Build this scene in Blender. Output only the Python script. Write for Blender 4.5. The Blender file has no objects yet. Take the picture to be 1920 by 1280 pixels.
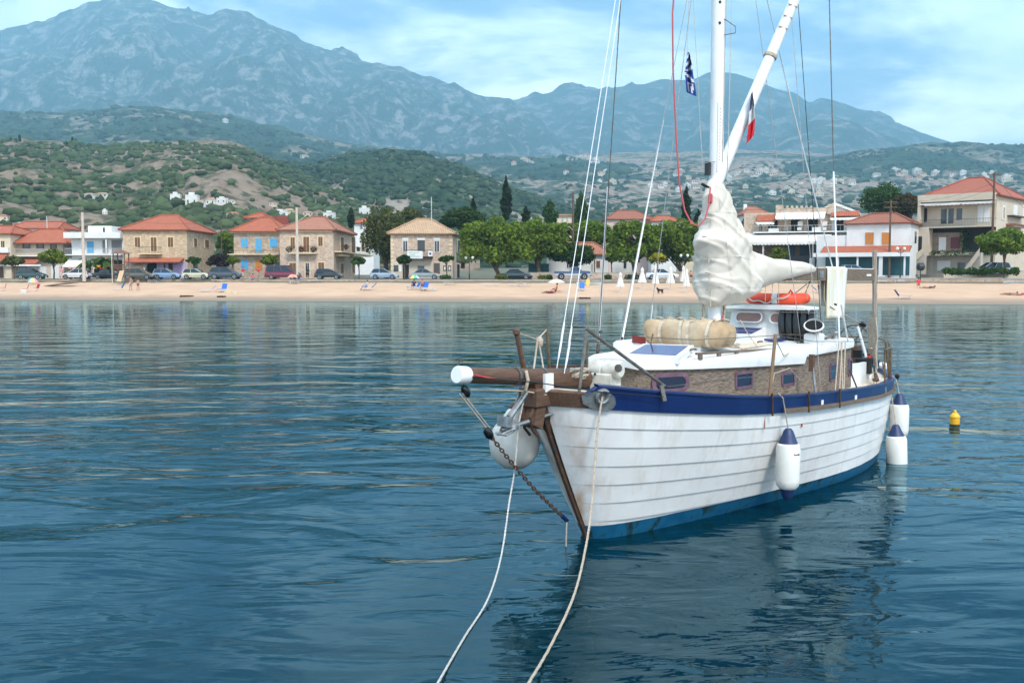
import bpy, bmesh, math, random
import numpy as np
from mathutils import Vector, Matrix, noise as mnoise
from mathutils.bvhtree import BVHTree

random.seed(7); RNG = np.random.default_rng(11)
SC = bpy.context.scene; COL = SC.collection
R = math.radians
# ------------------------------------------------------------------ camera
CAM_Z, F, HOR = 3.0, 1867.0, 512.0          # eye height, focal length and horizon row (photo pixels)
PIT = math.atan((640 - HOR) / F)
cam = bpy.data.cameras.new('camera'); cam.sensor_width = 36.0; cam.lens = F * 36 / 1920
cam.clip_start = 0.1; cam.clip_end = 60000
camo = bpy.data.objects.new('camera', cam); COL.objects.link(camo)
camo.location = (0, 0, CAM_Z); camo.rotation_euler = (R(90) - PIT, 0, 0); SC.camera = camo
# ------------------------------------------------------------------ sky, sun, exposure
SUN_EL, SUN_ROT = R(48), R(158)
sd = Vector((math.sin(SUN_ROT) * math.cos(SUN_EL), math.cos(SUN_ROT) * math.cos(SUN_EL), math.sin(SUN_EL)))
W = bpy.data.worlds.new('World'); SC.world = W; W.use_nodes = True
nt = W.node_tree; nt.nodes.clear()
def N(nt, t, **kw):
    n = nt.nodes.new(t)
    for k, v in kw.items():
        if k.startswith('i_'):
            key = k[2:]; key = int(key) if key.isdigit() else key
            n.inputs[key].default_value = v
        else: setattr(n, k, v)
    return n
def L(nt, a, b): nt.links.new(a, b)
def ramp(nt, stops, fac, interp='LINEAR'):
    r = N(nt, 'ShaderNodeValToRGB'); r.color_ramp.interpolation = interp
    e = r.color_ramp.elements
    while len(e) > 1: e.remove(e[-1])
    for i, (p, c) in enumerate(stops):
        el = e[0] if i == 0 else e.new(p)
        el.position = p; el.color = (*c, 1) if len(c) == 3 else c
    L(nt, fac, r.inputs['Fac']); return r.outputs['Color']
sky = N(nt, 'ShaderNodeTexSky', sky_type='NISHITA', sun_disc=False, sun_elevation=SUN_EL, sun_rotation=SUN_ROT,
        air_density=1.0, dust_density=0.4, ozone_density=3.2, altitude=0)
tc = N(nt, 'ShaderNodeTexCoord')
sep = N(nt, 'ShaderNodeSeparateXYZ'); L(nt, tc.outputs['Generated'], sep.inputs[0])
# cloud deck: the view direction projected on a flat layer
zz = N(nt, 'ShaderNodeMath', operation='MAXIMUM', i_1=0.0); L(nt, sep.outputs['Z'], zz.inputs[0])
za = N(nt, 'ShaderNodeMath', operation='ADD', i_1=0.22); L(nt, zz.outputs[0], za.inputs[0])
dx = N(nt, 'ShaderNodeMath', operation='DIVIDE'); L(nt, sep.outputs['X'], dx.inputs[0]); L(nt, za.outputs[0], dx.inputs[1])
dy = N(nt, 'ShaderNodeMath', operation='DIVIDE'); L(nt, sep.outputs['Y'], dy.inputs[0]); L(nt, za.outputs[0], dy.inputs[1])
cmb = N(nt, 'ShaderNodeCombineXYZ'); L(nt, dx.outputs[0], cmb.inputs[0]); L(nt, dy.outputs[0], cmb.inputs[1])
n1 = N(nt, 'ShaderNodeTexNoise', i_Scale=1.15, i_Detail=8.0, i_Roughness=0.58, i_Distortion=0.35); L(nt, cmb.outputs[0], n1.inputs['Vector'])
n2 = N(nt, 'ShaderNodeTexNoise', i_Scale=3.1, i_Detail=6.0, i_Roughness=0.55); L(nt, cmb.outputs[0], n2.inputs['Vector'])
cov = ramp(nt, [(0.41, (0, 0, 0)), (0.57, (1, 1, 1))], n1.outputs['Fac'], 'EASE')
ccol = ramp(nt, [(0.3, (6.2, 8.0, 9.4)), (0.7, (12.8, 14.0, 14.8))], n2.outputs['Fac'])
cf = N(nt, 'ShaderNodeMath', operation='MULTIPLY', i_1=0.90); L(nt, cov, cf.inputs[0])
mix = N(nt, 'ShaderNodeMix', data_type='RGBA')
L(nt, cf.outputs[0], mix.inputs['Factor']); L(nt, sky.outputs[0], mix.inputs[6]); L(nt, ccol, mix.inputs[7])
bg = N(nt, 'ShaderNodeBackground', i_Strength=0.15); L(nt, mix.outputs[2], bg.inputs['Color'])
wo = N(nt, 'ShaderNodeOutputWorld'); L(nt, bg.outputs[0], wo.inputs['Surface'])
sl = bpy.data.lights.new('sun', 'SUN'); sl.energy = 1.9; sl.angle = R(10); sl.color = (1, 0.95, 0.88)
slo = bpy.data.objects.new('sun', sl); COL.objects.link(slo)
slo.rotation_euler = sd.to_track_quat('Z', 'Y').to_euler(); slo.location = (0, -20, 60)
VS = SC.view_settings; VS.view_transform = 'Standard'; VS.look = 'None'; VS.gamma = 1; VS.use_curve_mapping = False
VS.exposure = 0.78
SC.cycles.use_denoising = True
SC.cycles.max_bounces = 6; SC.cycles.diffuse_bounces = 2; SC.cycles.glossy_bounces = 3; SC.cycles.transmission_bounces = 3
SC.cycles.volume_bounces = 0; SC.cycles.transparent_max_bounces = 6; SC.cycles.caustics_reflective = False; SC.cycles.caustics_refractive = False
SC.cycles.use_adaptive_sampling = True; SC.cycles.adaptive_threshold = 0.015

# ------------------------------------------------------------------ helpers
def PX(px, py, Y):
    """world point seen at photo pixel (px, py) at depth Y"""
    u, v = (px - 960) / F, (640 - py) / F
    d = Vector((u, math.cos(PIT) + v * math.sin(PIT), -math.sin(PIT) + v * math.cos(PIT)))
    return Vector((0, 0, CAM_Z)) + d * (Y / d.y)
def RAY(px, py):
    u, v = (px - 960) / F, (640 - py) / F
    return Vector((u, math.cos(PIT) + v * math.sin(PIT), -math.sin(PIT) + v * math.cos(PIT)))
def pchip(xs, ys):
    xs = np.array(xs, float); ys = np.array(ys, float); h = np.diff(xs); d = np.diff(ys) / h
    m = np.zeros_like(xs); m[0] = d[0]; m[-1] = d[-1]
    for i in range(1, len(xs) - 1):
        if d[i - 1] * d[i] > 0:
            w1 = 2 * h[i] + h[i - 1]; w2 = h[i] + 2 * h[i - 1]
            m[i] = (w1 + w2) / (w1 / d[i - 1] + w2 / d[i])
    def f(x):
        x = min(max(x, xs[0]), xs[-1]); i = int(min(np.searchsorted(xs, x, side='right') - 1, len(xs) - 2))
        t = (x - xs[i]) / h[i]
        return float((2*t**3-3*t**2+1)*ys[i] + (t**3-2*t**2+t)*h[i]*m[i] + (-2*t**3+3*t**2)*ys[i+1] + (t**3-t**2)*h[i]*m[i+1])
    return f
def link(o): COL.objects.link(o); return o
def tag(o, label=None, cat=None, group=None, kind=None):
    if label: o['label'] = label
    if cat: o['category'] = cat
    if group: o['group'] = group
    if kind: o['kind'] = kind
    return o
def empty(name, loc=(0, 0, 0), rz=0, label=None, cat=None, group=None):
    o = link(bpy.data.objects.new(name, None)); o.location = loc; o.rotation_euler = (0, 0, rz); o.empty_display_size = .2
    return tag(o, label, cat, group)
def copy_tree(o, parent=None):
    c = link(o.copy()); c.parent = parent
    for ch in o.children: copy_tree(ch, c)
    return c
class MB:
    """collects faces; build() links them as one mesh object"""
    def __init__(s): s.v = []; s.f = []; s.mi = []; s.smooth = False
    def add(s, vs, fs, mi=0):
        o = len(s.v); s.v += [tuple(p) for p in vs]; s.f += [tuple(i + o for i in f) for f in fs]; s.mi += [mi] * len(fs); return s
    def box(s, x0, x1, y0, y1, z0, z1, mi=0, bev=0):
        if bev:
            b = bev; vs = []; 
            def ring(z, k): return [(x0+k, y0+k, z), (x1-k, y0+k, z), (x1-k, y1-k, z), (x0+k, y1-k, z)]
            vs = ring(z0, b) + ring(z0 + b, 0) + ring(z1 - b, 0) + ring(z1, b)
            fs = [(3, 2, 1, 0), (12, 13, 14, 15)]
            for r in range(3):
                for i in range(4): j = (i + 1) % 4; fs.append((r*4+i, r*4+j, r*4+4+j, r*4+4+i))
            return s.add(vs, fs, mi)
        return s.add([(x0,y0,z0),(x1,y0,z0),(x1,y1,z0),(x0,y1,z0),(x0,y0,z1),(x1,y0,z1),(x1,y1,z1),(x0,y1,z1)],
                     [(3,2,1,0),(4,5,6,7),(0,1,5,4),(1,2,6,5),(2,3,7,6),(3,0,4,7)], mi)
    def obox(s, c, ux, uy, uz, mi=0):
        """box at c with half-extent vectors"""
        c, ux, uy, uz = Vector(c), Vector(ux), Vector(uy), Vector(uz)
        vs = [c+ux*a+uy*b+uz*d for d in (-1, 1) for a, b in ((-1,-1),(1,-1),(1,1),(-1,1))]
        return s.add(vs, [(3,2,1,0),(4,5,6,7),(0,1,5,4),(1,2,6,5),(2,3,7,6),(3,0,4,7)], mi)
    def tube(s, pts, r, n=6, mi=0, cap=True):
        pts = [Vector(p) for p in pts]; m = len(pts); rs = r if isinstance(r, (list, tuple)) else [r] * m
        up = None; rings = []
        for i, p in enumerate(pts):
            t = (pts[min(i+1, m-1)] - pts[max(i-1, 0)])
            if t.length < 1e-9: t = Vector((0, 0, 1))
            t.normalize()
            if up is None: up = t.orthogonal().normalized()
            up = up - t * up.dot(t)
            if up.length < 1e-6: up = t.orthogonal()
            up.normalize(); w = t.cross(up)
            rings.append([p + (up * math.cos(2*math.pi*k/n) + w * math.sin(2*math.pi*k/n)) * rs[i] for k in range(n)])
        vs = [q for rg in rings for q in rg]; fs = []
        for i in range(m - 1):
            for k in range(n): j = (k+1) % n; fs.append((i*n+k, i*n+j, i*n+n+j, i*n+n+k))
        if cap: fs.append(tuple(range(n-1, -1, -1))); fs.append(tuple((m-1)*n+k for k in range(n)))
        return s.add(vs, fs, mi)
    def lathe(s, prof, n=16, mi=0, c=(0,0,0), axis=None):
        """prof: list of (r, h) along axis (default z)"""
        ax = Vector(axis).normalized() if axis else Vector((0,0,1)); u = ax.orthogonal().normalized() if axis else Vector((1,0,0)); w = ax.cross(u)
        c = Vector(c); vs = []; fs = []
        for r, h in prof:
            for k in range(n): a = 2*math.pi*k/n; vs.append(c + ax*h + (u*math.cos(a) + w*math.sin(a))*r)
        for i in range(len(prof)-1):
            for k in range(n): j = (k+1) % n; fs.append((i*n+k, i*n+j, i*n+n+j, i*n+n+k))
        fs.append(tuple(range(n-1,-1,-1))); fs.append(tuple((len(prof)-1)*n+k for k in range(n)))
        return s.add(vs, fs, mi)
    def grid(s, rows, mi=0, closed=False):
        m = len(rows[0]); vs = [p for r in rows for p in r]; fs = []
        for i in range(len(rows)-1):
            for k in range(m if closed else m-1): j = (k+1) % m; fs.append((i*m+k, i*m+j, i*m+m+j, i*m+m+k))
        return s.add(vs, fs, mi)
    def prism(s, poly, y0, y1, mi=0):
        """polygon in (x,z), extruded along y"""
        n = len(poly); vs = [(x, y0, z) for x, z in poly] + [(x, y1, z) for x, z in poly]
        fs = [tuple(range(n)), tuple(range(2*n-1, n-1, -1))] + [(k, n+k, n+(k+1) % n, (k+1) % n) for k in range(n)]
        return s.add(vs, fs, mi)
    def build(s, name, mats, parent=None, smooth=None, origin=None, sharp=40):
        me = bpy.data.meshes.new(name)
        vs = s.v
        if origin is not None: ox, oy, oz = origin; vs = [(x-ox, y-oy, z-oz) for x, y, z in vs]
        me.from_pydata(vs, [], s.f)
        for m in (mats if isinstance(mats, (list, tuple)) else [mats]): me.materials.append(m)
        if any(s.mi): me.polygons.foreach_set('material_index', s.mi)
        bm = bmesh.new(); bm.from_mesh(me); bmesh.ops.recalc_face_normals(bm, faces=bm.faces)
        if smooth or s.smooth:
            for f in bm.faces: f.smooth = True
            for e in bm.edges:
                if len(e.link_faces) == 2 and e.calc_face_angle(0) > R(sharp): e.smooth = False
        bm.to_mesh(me); bm.free()
        o = link(bpy.data.objects.new(name, me))
        if parent is not None: o.parent = parent
        if origin is not None: o.location = origin
        return o

# ------------------------------------------------------------------ materials
MATS = {}
def mat(name, col, rough=.6, col2=None, scale=4., detail=5., lo=.35, hi=.65, bump=0., bscale=None, metal=0., stretch=None, spec=.5, coat=0., island=0.):
    if name in MATS: return MATS[name]
    m = bpy.data.materials.new(name); m.use_nodes = True; nt = m.node_tree; p = nt.nodes['Principled BSDF']
    p.inputs['Roughness'].default_value = rough; p.inputs['Metallic'].default_value = metal
    p.inputs['Specular IOR Level'].default_value = spec; p.inputs['Coat Weight'].default_value = coat
    col2 = col2 or tuple(c * .8 for c in col)
    tc = N(nt, 'ShaderNodeTexCoord'); vec = tc.outputs['Object']
    if stretch:
        mp = N(nt, 'ShaderNodeMapping'); mp.inputs['Scale'].default_value = stretch; L(nt, vec, mp.inputs[0]); vec = mp.outputs[0]
    n = N(nt, 'ShaderNodeTexNoise', i_Scale=scale, i_Detail=detail, i_Roughness=.6); L(nt, vec, n.inputs['Vector'])
    c = ramp(nt, [(lo, col), (hi, col2)], n.outputs['Fac'])
    if island:
        g = N(nt, 'ShaderNodeNewGeometry'); hs = N(nt, 'ShaderNodeHueSaturation'); L(nt, c, hs.inputs['Color'])
        mr = N(nt, 'ShaderNodeMapRange'); mr.inputs[3].default_value = 1 - island; mr.inputs[4].default_value = 1 + island
        L(nt, g.outputs['Random Per Island'], mr.inputs[0]); L(nt, mr.outputs[0], hs.inputs['Value']); c = hs.outputs[0]
    L(nt, c, p.inputs['Base Color'])
    if bump:
        nb = N(nt, 'ShaderNodeTexNoise', i_Scale=bscale or scale * 3, i_Detail=4.); L(nt, vec, nb.inputs['Vector'])
        b = N(nt, 'ShaderNodeBump', i_Strength=bump, i_Distance=.02); L(nt, nb.outputs['Fac'], b.inputs['Height']); L(nt, b.outputs[0], p.inputs['Normal'])
    MATS[name] = m; return m
def leafmat(name, a, b, c=None):
    if name in MATS: return MATS[name]
    m = mat(name, a, .75, b, scale=.6, detail=3, lo=.3, hi=.7, island=.45, spec=.15)
    nt = m.node_tree; p = nt.nodes['Principled BSDF']; out = nt.nodes['Material Output']
    tr = N(nt, 'ShaderNodeBsdfTranslucent'); src = p.inputs['Base Color'].links[0].from_socket; L(nt, src, tr.inputs[0])
    mx = N(nt, 'ShaderNodeMixShader', i_0=.35); L(nt, p.outputs[0], mx.inputs[1]); L(nt, tr.outputs[0], mx.inputs[2]); L(nt, mx.outputs[0], out.inputs[0])
    return m
def stonemat(name, cols, mortar, scale=2.6):
    if name in MATS: return MATS[name]
    m = bpy.data.materials.new(name); m.use_nodes = True; nt = m.node_tree; p = nt.nodes['Principled BSDF']; p.inputs['Roughness'].default_value = .9
    tc = N(nt, 'ShaderNodeTexCoord'); mp = N(nt, 'ShaderNodeMapping'); mp.inputs['Scale'].default_value = (1, 1, 1.7); L(nt, tc.outputs['Object'], mp.inputs[0])
    v = N(nt, 'ShaderNodeTexVoronoi', i_Scale=scale); L(nt, mp.outputs[0], v.inputs['Vector'])
    ve = N(nt, 'ShaderNodeTexVoronoi', feature='DISTANCE_TO_EDGE', i_Scale=scale); L(nt, mp.outputs[0], ve.inputs['Vector'])
    sp = N(nt, 'ShaderNodeSeparateColor'); L(nt, v.outputs['Color'], sp.inputs[0])
    k = len(cols) - 1
    c = ramp(nt, [(i / k, x) for i, x in enumerate(cols)], sp.outputs[0])
    ms = ramp(nt, [(0.0, (1, 1, 1)), (0.07, (0, 0, 0))], ve.outputs['Distance'])
    mx = N(nt, 'ShaderNodeMix', data_type='RGBA'); L(nt, ms, mx.inputs['Factor']); L(nt, c, mx.inputs[6]); mx.inputs[7].default_value = (*mortar, 1)
    n = N(nt, 'ShaderNodeTexNoise', i_Scale=.35, i_Detail=4.); L(nt, tc.outputs['Object'], n.inputs['Vector'])
    hs = N(nt, 'ShaderNodeHueSaturation'); mr = N(nt, 'ShaderNodeMapRange', i_3=.75, i_4=1.25); L(nt, n.outputs[0], mr.inputs[0]); L(nt, mr.outputs[0], hs.inputs['Value'])
    L(nt, mx.outputs[2], hs.inputs['Color']); L(nt, hs.outputs[0], p.inputs['Base Color'])
    b = N(nt, 'ShaderNodeBump', i_Strength=.6, i_Distance=.04); L(nt, ve.outputs['Distance'], b.inputs['Height']); L(nt, b.outputs[0], p.inputs['Normal'])
    MATS[name] = m; return m
def tilemat(name, a, b):
    if name in MATS: return MATS[name]
    m = mat(name, a, .8, b, scale=1.3, detail=6, lo=.3, hi=.7)
    nt = m.node_tree; p = nt.nodes['Principled BSDF']; tc = N(nt, 'ShaderNodeTexCoord')
    w = N(nt, 'ShaderNodeTexWave', wave_type='BANDS', bands_direction='X', i_Scale=1.2, i_Distortion=.3); L(nt, tc.outputs['Object'], w.inputs['Vector'])
    w2 = N(nt, 'ShaderNodeTexWave', wave_type='BANDS', bands_direction='Z', wave_profile='SAW', i_Scale=2.2, i_Distortion=.4); L(nt, tc.outputs['Object'], w2.inputs['Vector'])
    ad = N(nt, 'ShaderNodeMath', operation='ADD'); L(nt, w.outputs['Fac'], ad.inputs[0]); L(nt, w2.outputs['Fac'], ad.inputs[1])
    src = p.inputs['Base Color'].links[0].from_socket; hs = N(nt, 'ShaderNodeHueSaturation'); mr = N(nt, 'ShaderNodeMapRange', i_3=.72, i_4=1.12, i_2=2.0); L(nt, ad.outputs[0], mr.inputs[0]); L(nt, mr.outputs[0], hs.inputs['Value']); L(nt, src, hs.inputs['Color']); L(nt, hs.outputs[0], p.inputs['Base Color'])
    b_ = N(nt, 'ShaderNodeBump', i_Strength=.8, i_Distance=.10); L(nt, ad.outputs[0], b_.inputs['Height']); L(nt, b_.outputs[0], p.inputs['Normal'])
    return m
WHITE = mat('white_paint', (.78, .77, .74), .5, (.66, .64, .60), scale=2)
# ------------------------------------------------------------------ land and water
def np_mesh(name, V, Fq, mats, smooth=True):
    me = bpy.data.meshes.new(name); V = np.asarray(V, np.float32); Fq = np.asarray(Fq, np.int32); k = Fq.shape[1]
    me.vertices.add(len(V)); me.vertices.foreach_set('co', V.ravel())
    me.loops.add(Fq.size); me.loops.foreach_set('vertex_index', Fq.ravel())
    me.polygons.add(len(Fq)); me.polygons.foreach_set('loop_start', np.arange(0, Fq.size, k, dtype=np.int32)); me.polygons.foreach_set('loop_total', np.full(len(Fq), k, np.int32))
    if smooth: me.polygons.foreach_set('use_smooth', np.ones(len(Fq), bool))
    for m in (mats if isinstance(mats, (list, tuple)) else [mats]): me.materials.append(m)
    me.update(); me.validate(); return link(bpy.data.objects.new(name, me))
def grid_faces(nr, nc):
    i, j = np.meshgrid(np.arange(nr - 1), np.arange(nc - 1), indexing='ij'); a = (i * nc + j).ravel()
    return np.stack([a, a + 1, a + nc + 1, a + nc], 1)

def shore_y(x): return 103.5 - .16 * x
def wall_y(x): return 136.0 - .12 * x
ROAD = 2.15

def landmat(name, green, green2, rock, rock2, rk, s, soil=None, bump=1.0, fine=None, soft=.07):
    """scrub and rock by world-scale noise; rk = share of rock"""
    m = bpy.data.materials.new(name); m.use_nodes = True; nt = m.node_tree; p = nt.nodes['Principled BSDF']
    p.inputs['Roughness'].default_value = 1; p.inputs['Specular IOR Level'].default_value = .05
    tc = N(nt, 'ShaderNodeTexCoord'); v = tc.outputs['Object']
    def no(sc, d=8., r=.62, dist=0.):
        n = N(nt, 'ShaderNodeTexNoise', i_Scale=sc, i_Detail=d, i_Roughness=r, i_Distortion=dist); L(nt, v, n.inputs['Vector']); return n.outputs['Fac']
    g = ramp(nt, [(.38, green), (.62, green2)], no(s * 5, 6))
    r = ramp(nt, [(.35, rock), (.65, rock2)], no(s * 9, 6))
    ad = N(nt, 'ShaderNodeMath', operation='MULTIPLY_ADD', i_1=.55); L(nt, no(s * 6, 9, .7), ad.inputs[0]); L(nt, no(s, 6, .6, .6), ad.inputs[2])
    f = ramp(nt, [(.83 - rk * .25, (0, 0, 0)), (.83 + soft - rk * .25, (1, 1, 1))], ad.outputs[0])
    mx = N(nt, 'ShaderNodeMix', data_type='RGBA'); L(nt, f, mx.inputs['Factor']); L(nt, g, mx.inputs[6]); L(nt, r, mx.inputs[7])
    c = mx.outputs[2]
    if fine:   # single bushes as dark dots
        vo = N(nt, 'ShaderNodeTexVoronoi', i_Scale=fine); L(nt, v, vo.inputs['Vector'])
        ff = ramp(nt, [(.25, (1, 1, 1)), (.5, (0, 0, 0))], vo.outputs['Distance'])
        mm = N(nt, 'ShaderNodeMath', operation='MULTIPLY', i_1=.75); L(nt, ff, mm.inputs[0])
        m2 = N(nt, 'ShaderNodeMix', data_type='RGBA'); L(nt, mm.outputs[0], m2.inputs['Factor']); L(nt, c, m2.inputs[6]); m2.inputs[7].default_value = (*[x * .75 for x in green], 1); c = m2.outputs[2]
    L(nt, c, p.inputs['Base Color'])
    b = N(nt, 'ShaderNodeBump', i_Strength=bump, i_Distance=.12 / s); L(nt, no(s * 4, 9, .65), b.inputs['Height']); L(nt, b.outputs[0], p.inputs['Normal'])
    return m
HILLS = {}
def hill(name, ridge, Yf, Yr, Yb, zf, m, nx, ny, amp, fs, power=1.25, seed=0, rough=.006, label=None):
    """real terrain: rises from Yf to a ridge at Yr (read at photo pixels) and falls to Yb"""
    rx, ry = zip(*ridge); fr = pchip(rx, ry)
    pxs = np.linspace(rx[0], rx[-1], nx); nb = max(4, ny // 5); V = []
    for r in range(ny + nb):
        for px in pxs:
            top = PX(px, fr(px), Yr)
            if r < ny:
                t = r / (ny - 1); Y = Yf + (Yr - Yf) * t; sh = t ** power
            else:
                t = 1 - (r - ny + 1) / nb; Y = Yr + (Yb - Yr) * (1 - t); sh = t ** .8
            x = (px - 960) / F * Y
            z = zf + (top.z - zf) * sh
            q = Vector((x * fs, Y * fs, seed * 7.3))
            rm = mnoise.ridged_multi_fractal(q, .9, 2.1, 6, 1.0, 2.0) - 1.1
            w = math.sin(math.pi * min(1, t * .96)) if r < ny else t
            fine = mnoise.fractal(q * 6, .8, 2., 4)
            w = max(w, 0)
            z += rm * amp * w * .8 + fine * (top.z - zf) * rough * (1 if r >= ny - 1 else w + .25)
            if r == 0: z = zf - 3
            if r == ny + nb - 1: z = -5
            V.append((x, Y, z))
    V = np.array(V); o = np_mesh(name, V, grid_faces(ny + nb, nx), m); tag(o, kind='structure')
    HILLS[name] = (V.reshape(ny + nb, nx, 3), ny, BVHTree.FromPolygons([tuple(p) for p in V], grid_faces(ny + nb, nx).tolist()))
    return o
m_mtn = landmat('mountain_rock', (.030, .050, .040), (.055, .080, .055), (.24, .22, .20), (.36, .33, .31), +.22, .012, bump=1, soft=.14)
m_mtn2 = landmat('far_mountain_rock', (.030, .050, .040), (.05, .075, .05), (.22, .20, .18), (.32, .29, .27), +.18, .009, bump=1, soft=.14)
m_foot = landmat('foothill_scrub', (.030, .055, .030), (.065, .10, .045), (.26, .20, .15), (.36, .29, .22), +.12, .004, fine=.055)
m_plain = landmat('plain_olive_groves', (.028, .060, .034), (.07, .105, .05), (.34, .24, .17), (.44, .35, .27), +.55, .0055, fine=.07)
m_near = landmat('near_hill_scrub', (.060, .075, .034), (.11, .115, .06), (.24, .17, .12), (.33, .25, .185), +.55, .014, fine=.16)
m_mid = landmat('rocky_hill_scrub', (.028, .055, .028), (.06, .09, .04), (.30, .24, .19), (.42, .35, .28), +.12, .012, fine=.12)

hill('mountain', [(-420, 150), (-200, 95), (-60, 70), (0, 62), (90, 38), (150, 12), (185, -2), (240, -4), (300, 2), (350, 18), (400, 30), (432, 21), (470, 24), (540, 55), (600, 85), (640, 100), (700, 118), (738, 122), (790, 140), (850, 158), (905, 175), (955, 188), (1010, 225), (1080, 275), (1200, 330)],
     3000, 6200, 7400, 60, m_mtn, 300, 110, 260, 1 / 750., power=1.15, seed=1, rough=.010)
hill('far_mountain', [(700, 260), (880, 215), (960, 190), (1000, 180), (1045, 176), (1080, 167), (1110, 170), (1170, 165), (1235, 152), (1290, 148), (1335, 130), (1385, 139), (1440, 164), (1480, 172), (1512, 190), (1530, 181), (1560, 190), (1600, 206), (1660, 228), (1720, 250), (1775, 267), (1850, 285), (2000, 300), (2400, 310)],
     3800, 7000, 7700, 60, m_mtn2, 220, 80, 260, 1 / 1300., power=1.1, seed=2, rough=.008)
hill('dark_spur', [(1330, 330), (1400, 278), (1440, 262), (1480, 240), (1530, 225), (1575, 226), (1640, 246), (1700, 268), (1760, 292), (1850, 320)],
     3400, 5200, 6500, 60, m_mtn2, 90, 40, 60, 1 / 700., power=1.0, seed=3, rough=.01)
hill('foothill', [(-500, 205), (-200, 200), (0, 208), (130, 207), (270, 198), (340, 204), (430, 216), (520, 236), (620, 262), (700, 276), (800, 285), (950, 292), (1100, 300), (1250, 318), (1400, 345)],
     900, 2700, 4200, 25, m_foot, 220, 70, 40, 1 / 420., power=1.1, seed=4, rough=.02)
hill('village_slope', [(600, 330), (800, 300), (900, 290), (1050, 292), (1200, 286), (1400, 282), (1600, 292), (1800, 290), (2000, 290), (2500, 300)],
     420, 3300, 5000, 8, m_plain, 240, 90, 24, 1 / 420., power=1.25, seed=5, rough=.015)
hill('scrub_ridge', [(1280, 345), (1420, 318), (1500, 300), (1580, 286), (1640, 278), (1720, 270), (1790, 266), (1850, 271), (1920, 275), (2050, 285), (2400, 320)],
     1300, 2500, 3600, 60, m_foot, 130, 50, 30, 1 / 300., power=1.1, seed=6, rough=.02)
hill('rocky_hill', [(420, 350), (480, 318), (530, 303), (590, 306), (630, 294), (690, 284), (740, 281), (790, 286), (830, 302), (880, 318), (940, 345), (1010, 372), (1080, 395), (1180, 415)],
     430, 1000, 1500, 8, m_mid, 170, 70, 16, 1 / 110., power=1.05, seed=7, rough=.03)
hill('near_hill', [(-500, 250), (-200, 262), (-60, 262), (0, 259), (60, 264), (130, 268), (200, 274), (280, 270), (350, 266), (420, 263), (445, 266), (480, 284), (540, 312), (600, 340), (660, 368), (720, 392), (800, 412), (900, 425)],
     260, 760, 1300, 5, m_near, 220, 90, 13, 1 / 110., power=1.1, seed=8, rough=.02)

# ground sheet behind the beach, to the feet of the hills and past them
gr = []
GY = [126, 134, 140, 150, 165, 200, 260, 400, 800, 2000, 6000, 7780]
GZ = [ROAD - 1.2, ROAD - .4, ROAD - .05, ROAD - .03, ROAD, ROAD + .6, ROAD + 1.5, 5, 8, 8, 5, 0]
for Y, z in zip(GY, GZ):
    h = max(200, Y * .85); gr.append([(x, Y - (.12 * x if Y < 300 else 0), z) for x in np.linspace(-h, h, 12)])
g = MB().grid(gr).build('ground', mat('dry_earth', (.16, .12, .08), .95, (.09, .10, .05), scale=.12, bump=.5), smooth=True); tag(g, kind='structure')

# beach
sand = mat('sand', (.50, .305, .185), .95, (.57, .365, .235), scale=.35, detail=9, bump=.35, bscale=2.5)
nt = sand.node_tree; p = nt.nodes['Principled BSDF']; src = p.inputs['Base Color'].links[0].from_socket
geo = N(nt, 'ShaderNodeNewGeometry'); sx = N(nt, 'ShaderNodeSeparateXYZ'); L(nt, geo.outputs['Position'], sx.inputs[0])
nz = N(nt, 'ShaderNodeTexNoise', i_Scale=.25, i_Detail=5.); L(nt, geo.outputs['Position'], nz.inputs['Vector'])
ad = N(nt, 'ShaderNodeMath', operation='MULTIPLY_ADD', i_1=-.35); L(nt, nz.outputs[0], ad.inputs[0]); L(nt, sx.outputs['Z'], ad.inputs[2])
wf = ramp(nt, [(.0, (1, 1, 1)), (.34, (0, 0, 0))], ad.outputs[0])          # wet sand and weed line along the water
mx = N(nt, 'ShaderNodeMix', data_type='RGBA'); L(nt, wf, mx.inputs['Factor']); L(nt, src, mx.inputs[6]); mx.inputs[7].default_value = (.27, .185, .125, 1)
L(nt, mx.outputs[2], p.inputs['Base Color'])
V = []; NX, NY = 300, 46
for r in range(NY):
    t = -.25 + 1.27 * r / (NY - 1)
    for x in np.linspace(-110, 110, NX):
        y = shore_y(x) + (wall_y(x) - shore_y(x)) * t
        z = (1.72 * (1 - max(0, 1 - max(t, 0)) ** 1.5) if t > 0 else t * 4)
        z += .07 * mnoise.fractal(Vector((x * .16, y * .3, 1)), .8, 2., 4) * (min(1, max(t * 4, 0)) + .1)
        if t > .0 and t < .12: z += .05 * math.sin(t / .12 * math.pi)
        V.append((x, y, z))
b = np_mesh('beach', V, grid_faces(NY, NX), sand); tag(b, kind='structure')

# road along the front
rd = MB().grid([[(x, wall_y(x) + d, ROAD + .012) for x in np.linspace(-110, 110, 40)] for d in (.3, 14)])
tag(rd.build('road', mat('asphalt', (.16, .15, .14), .95, (.11, .105, .10), scale=.5)), kind='structure')

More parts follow.
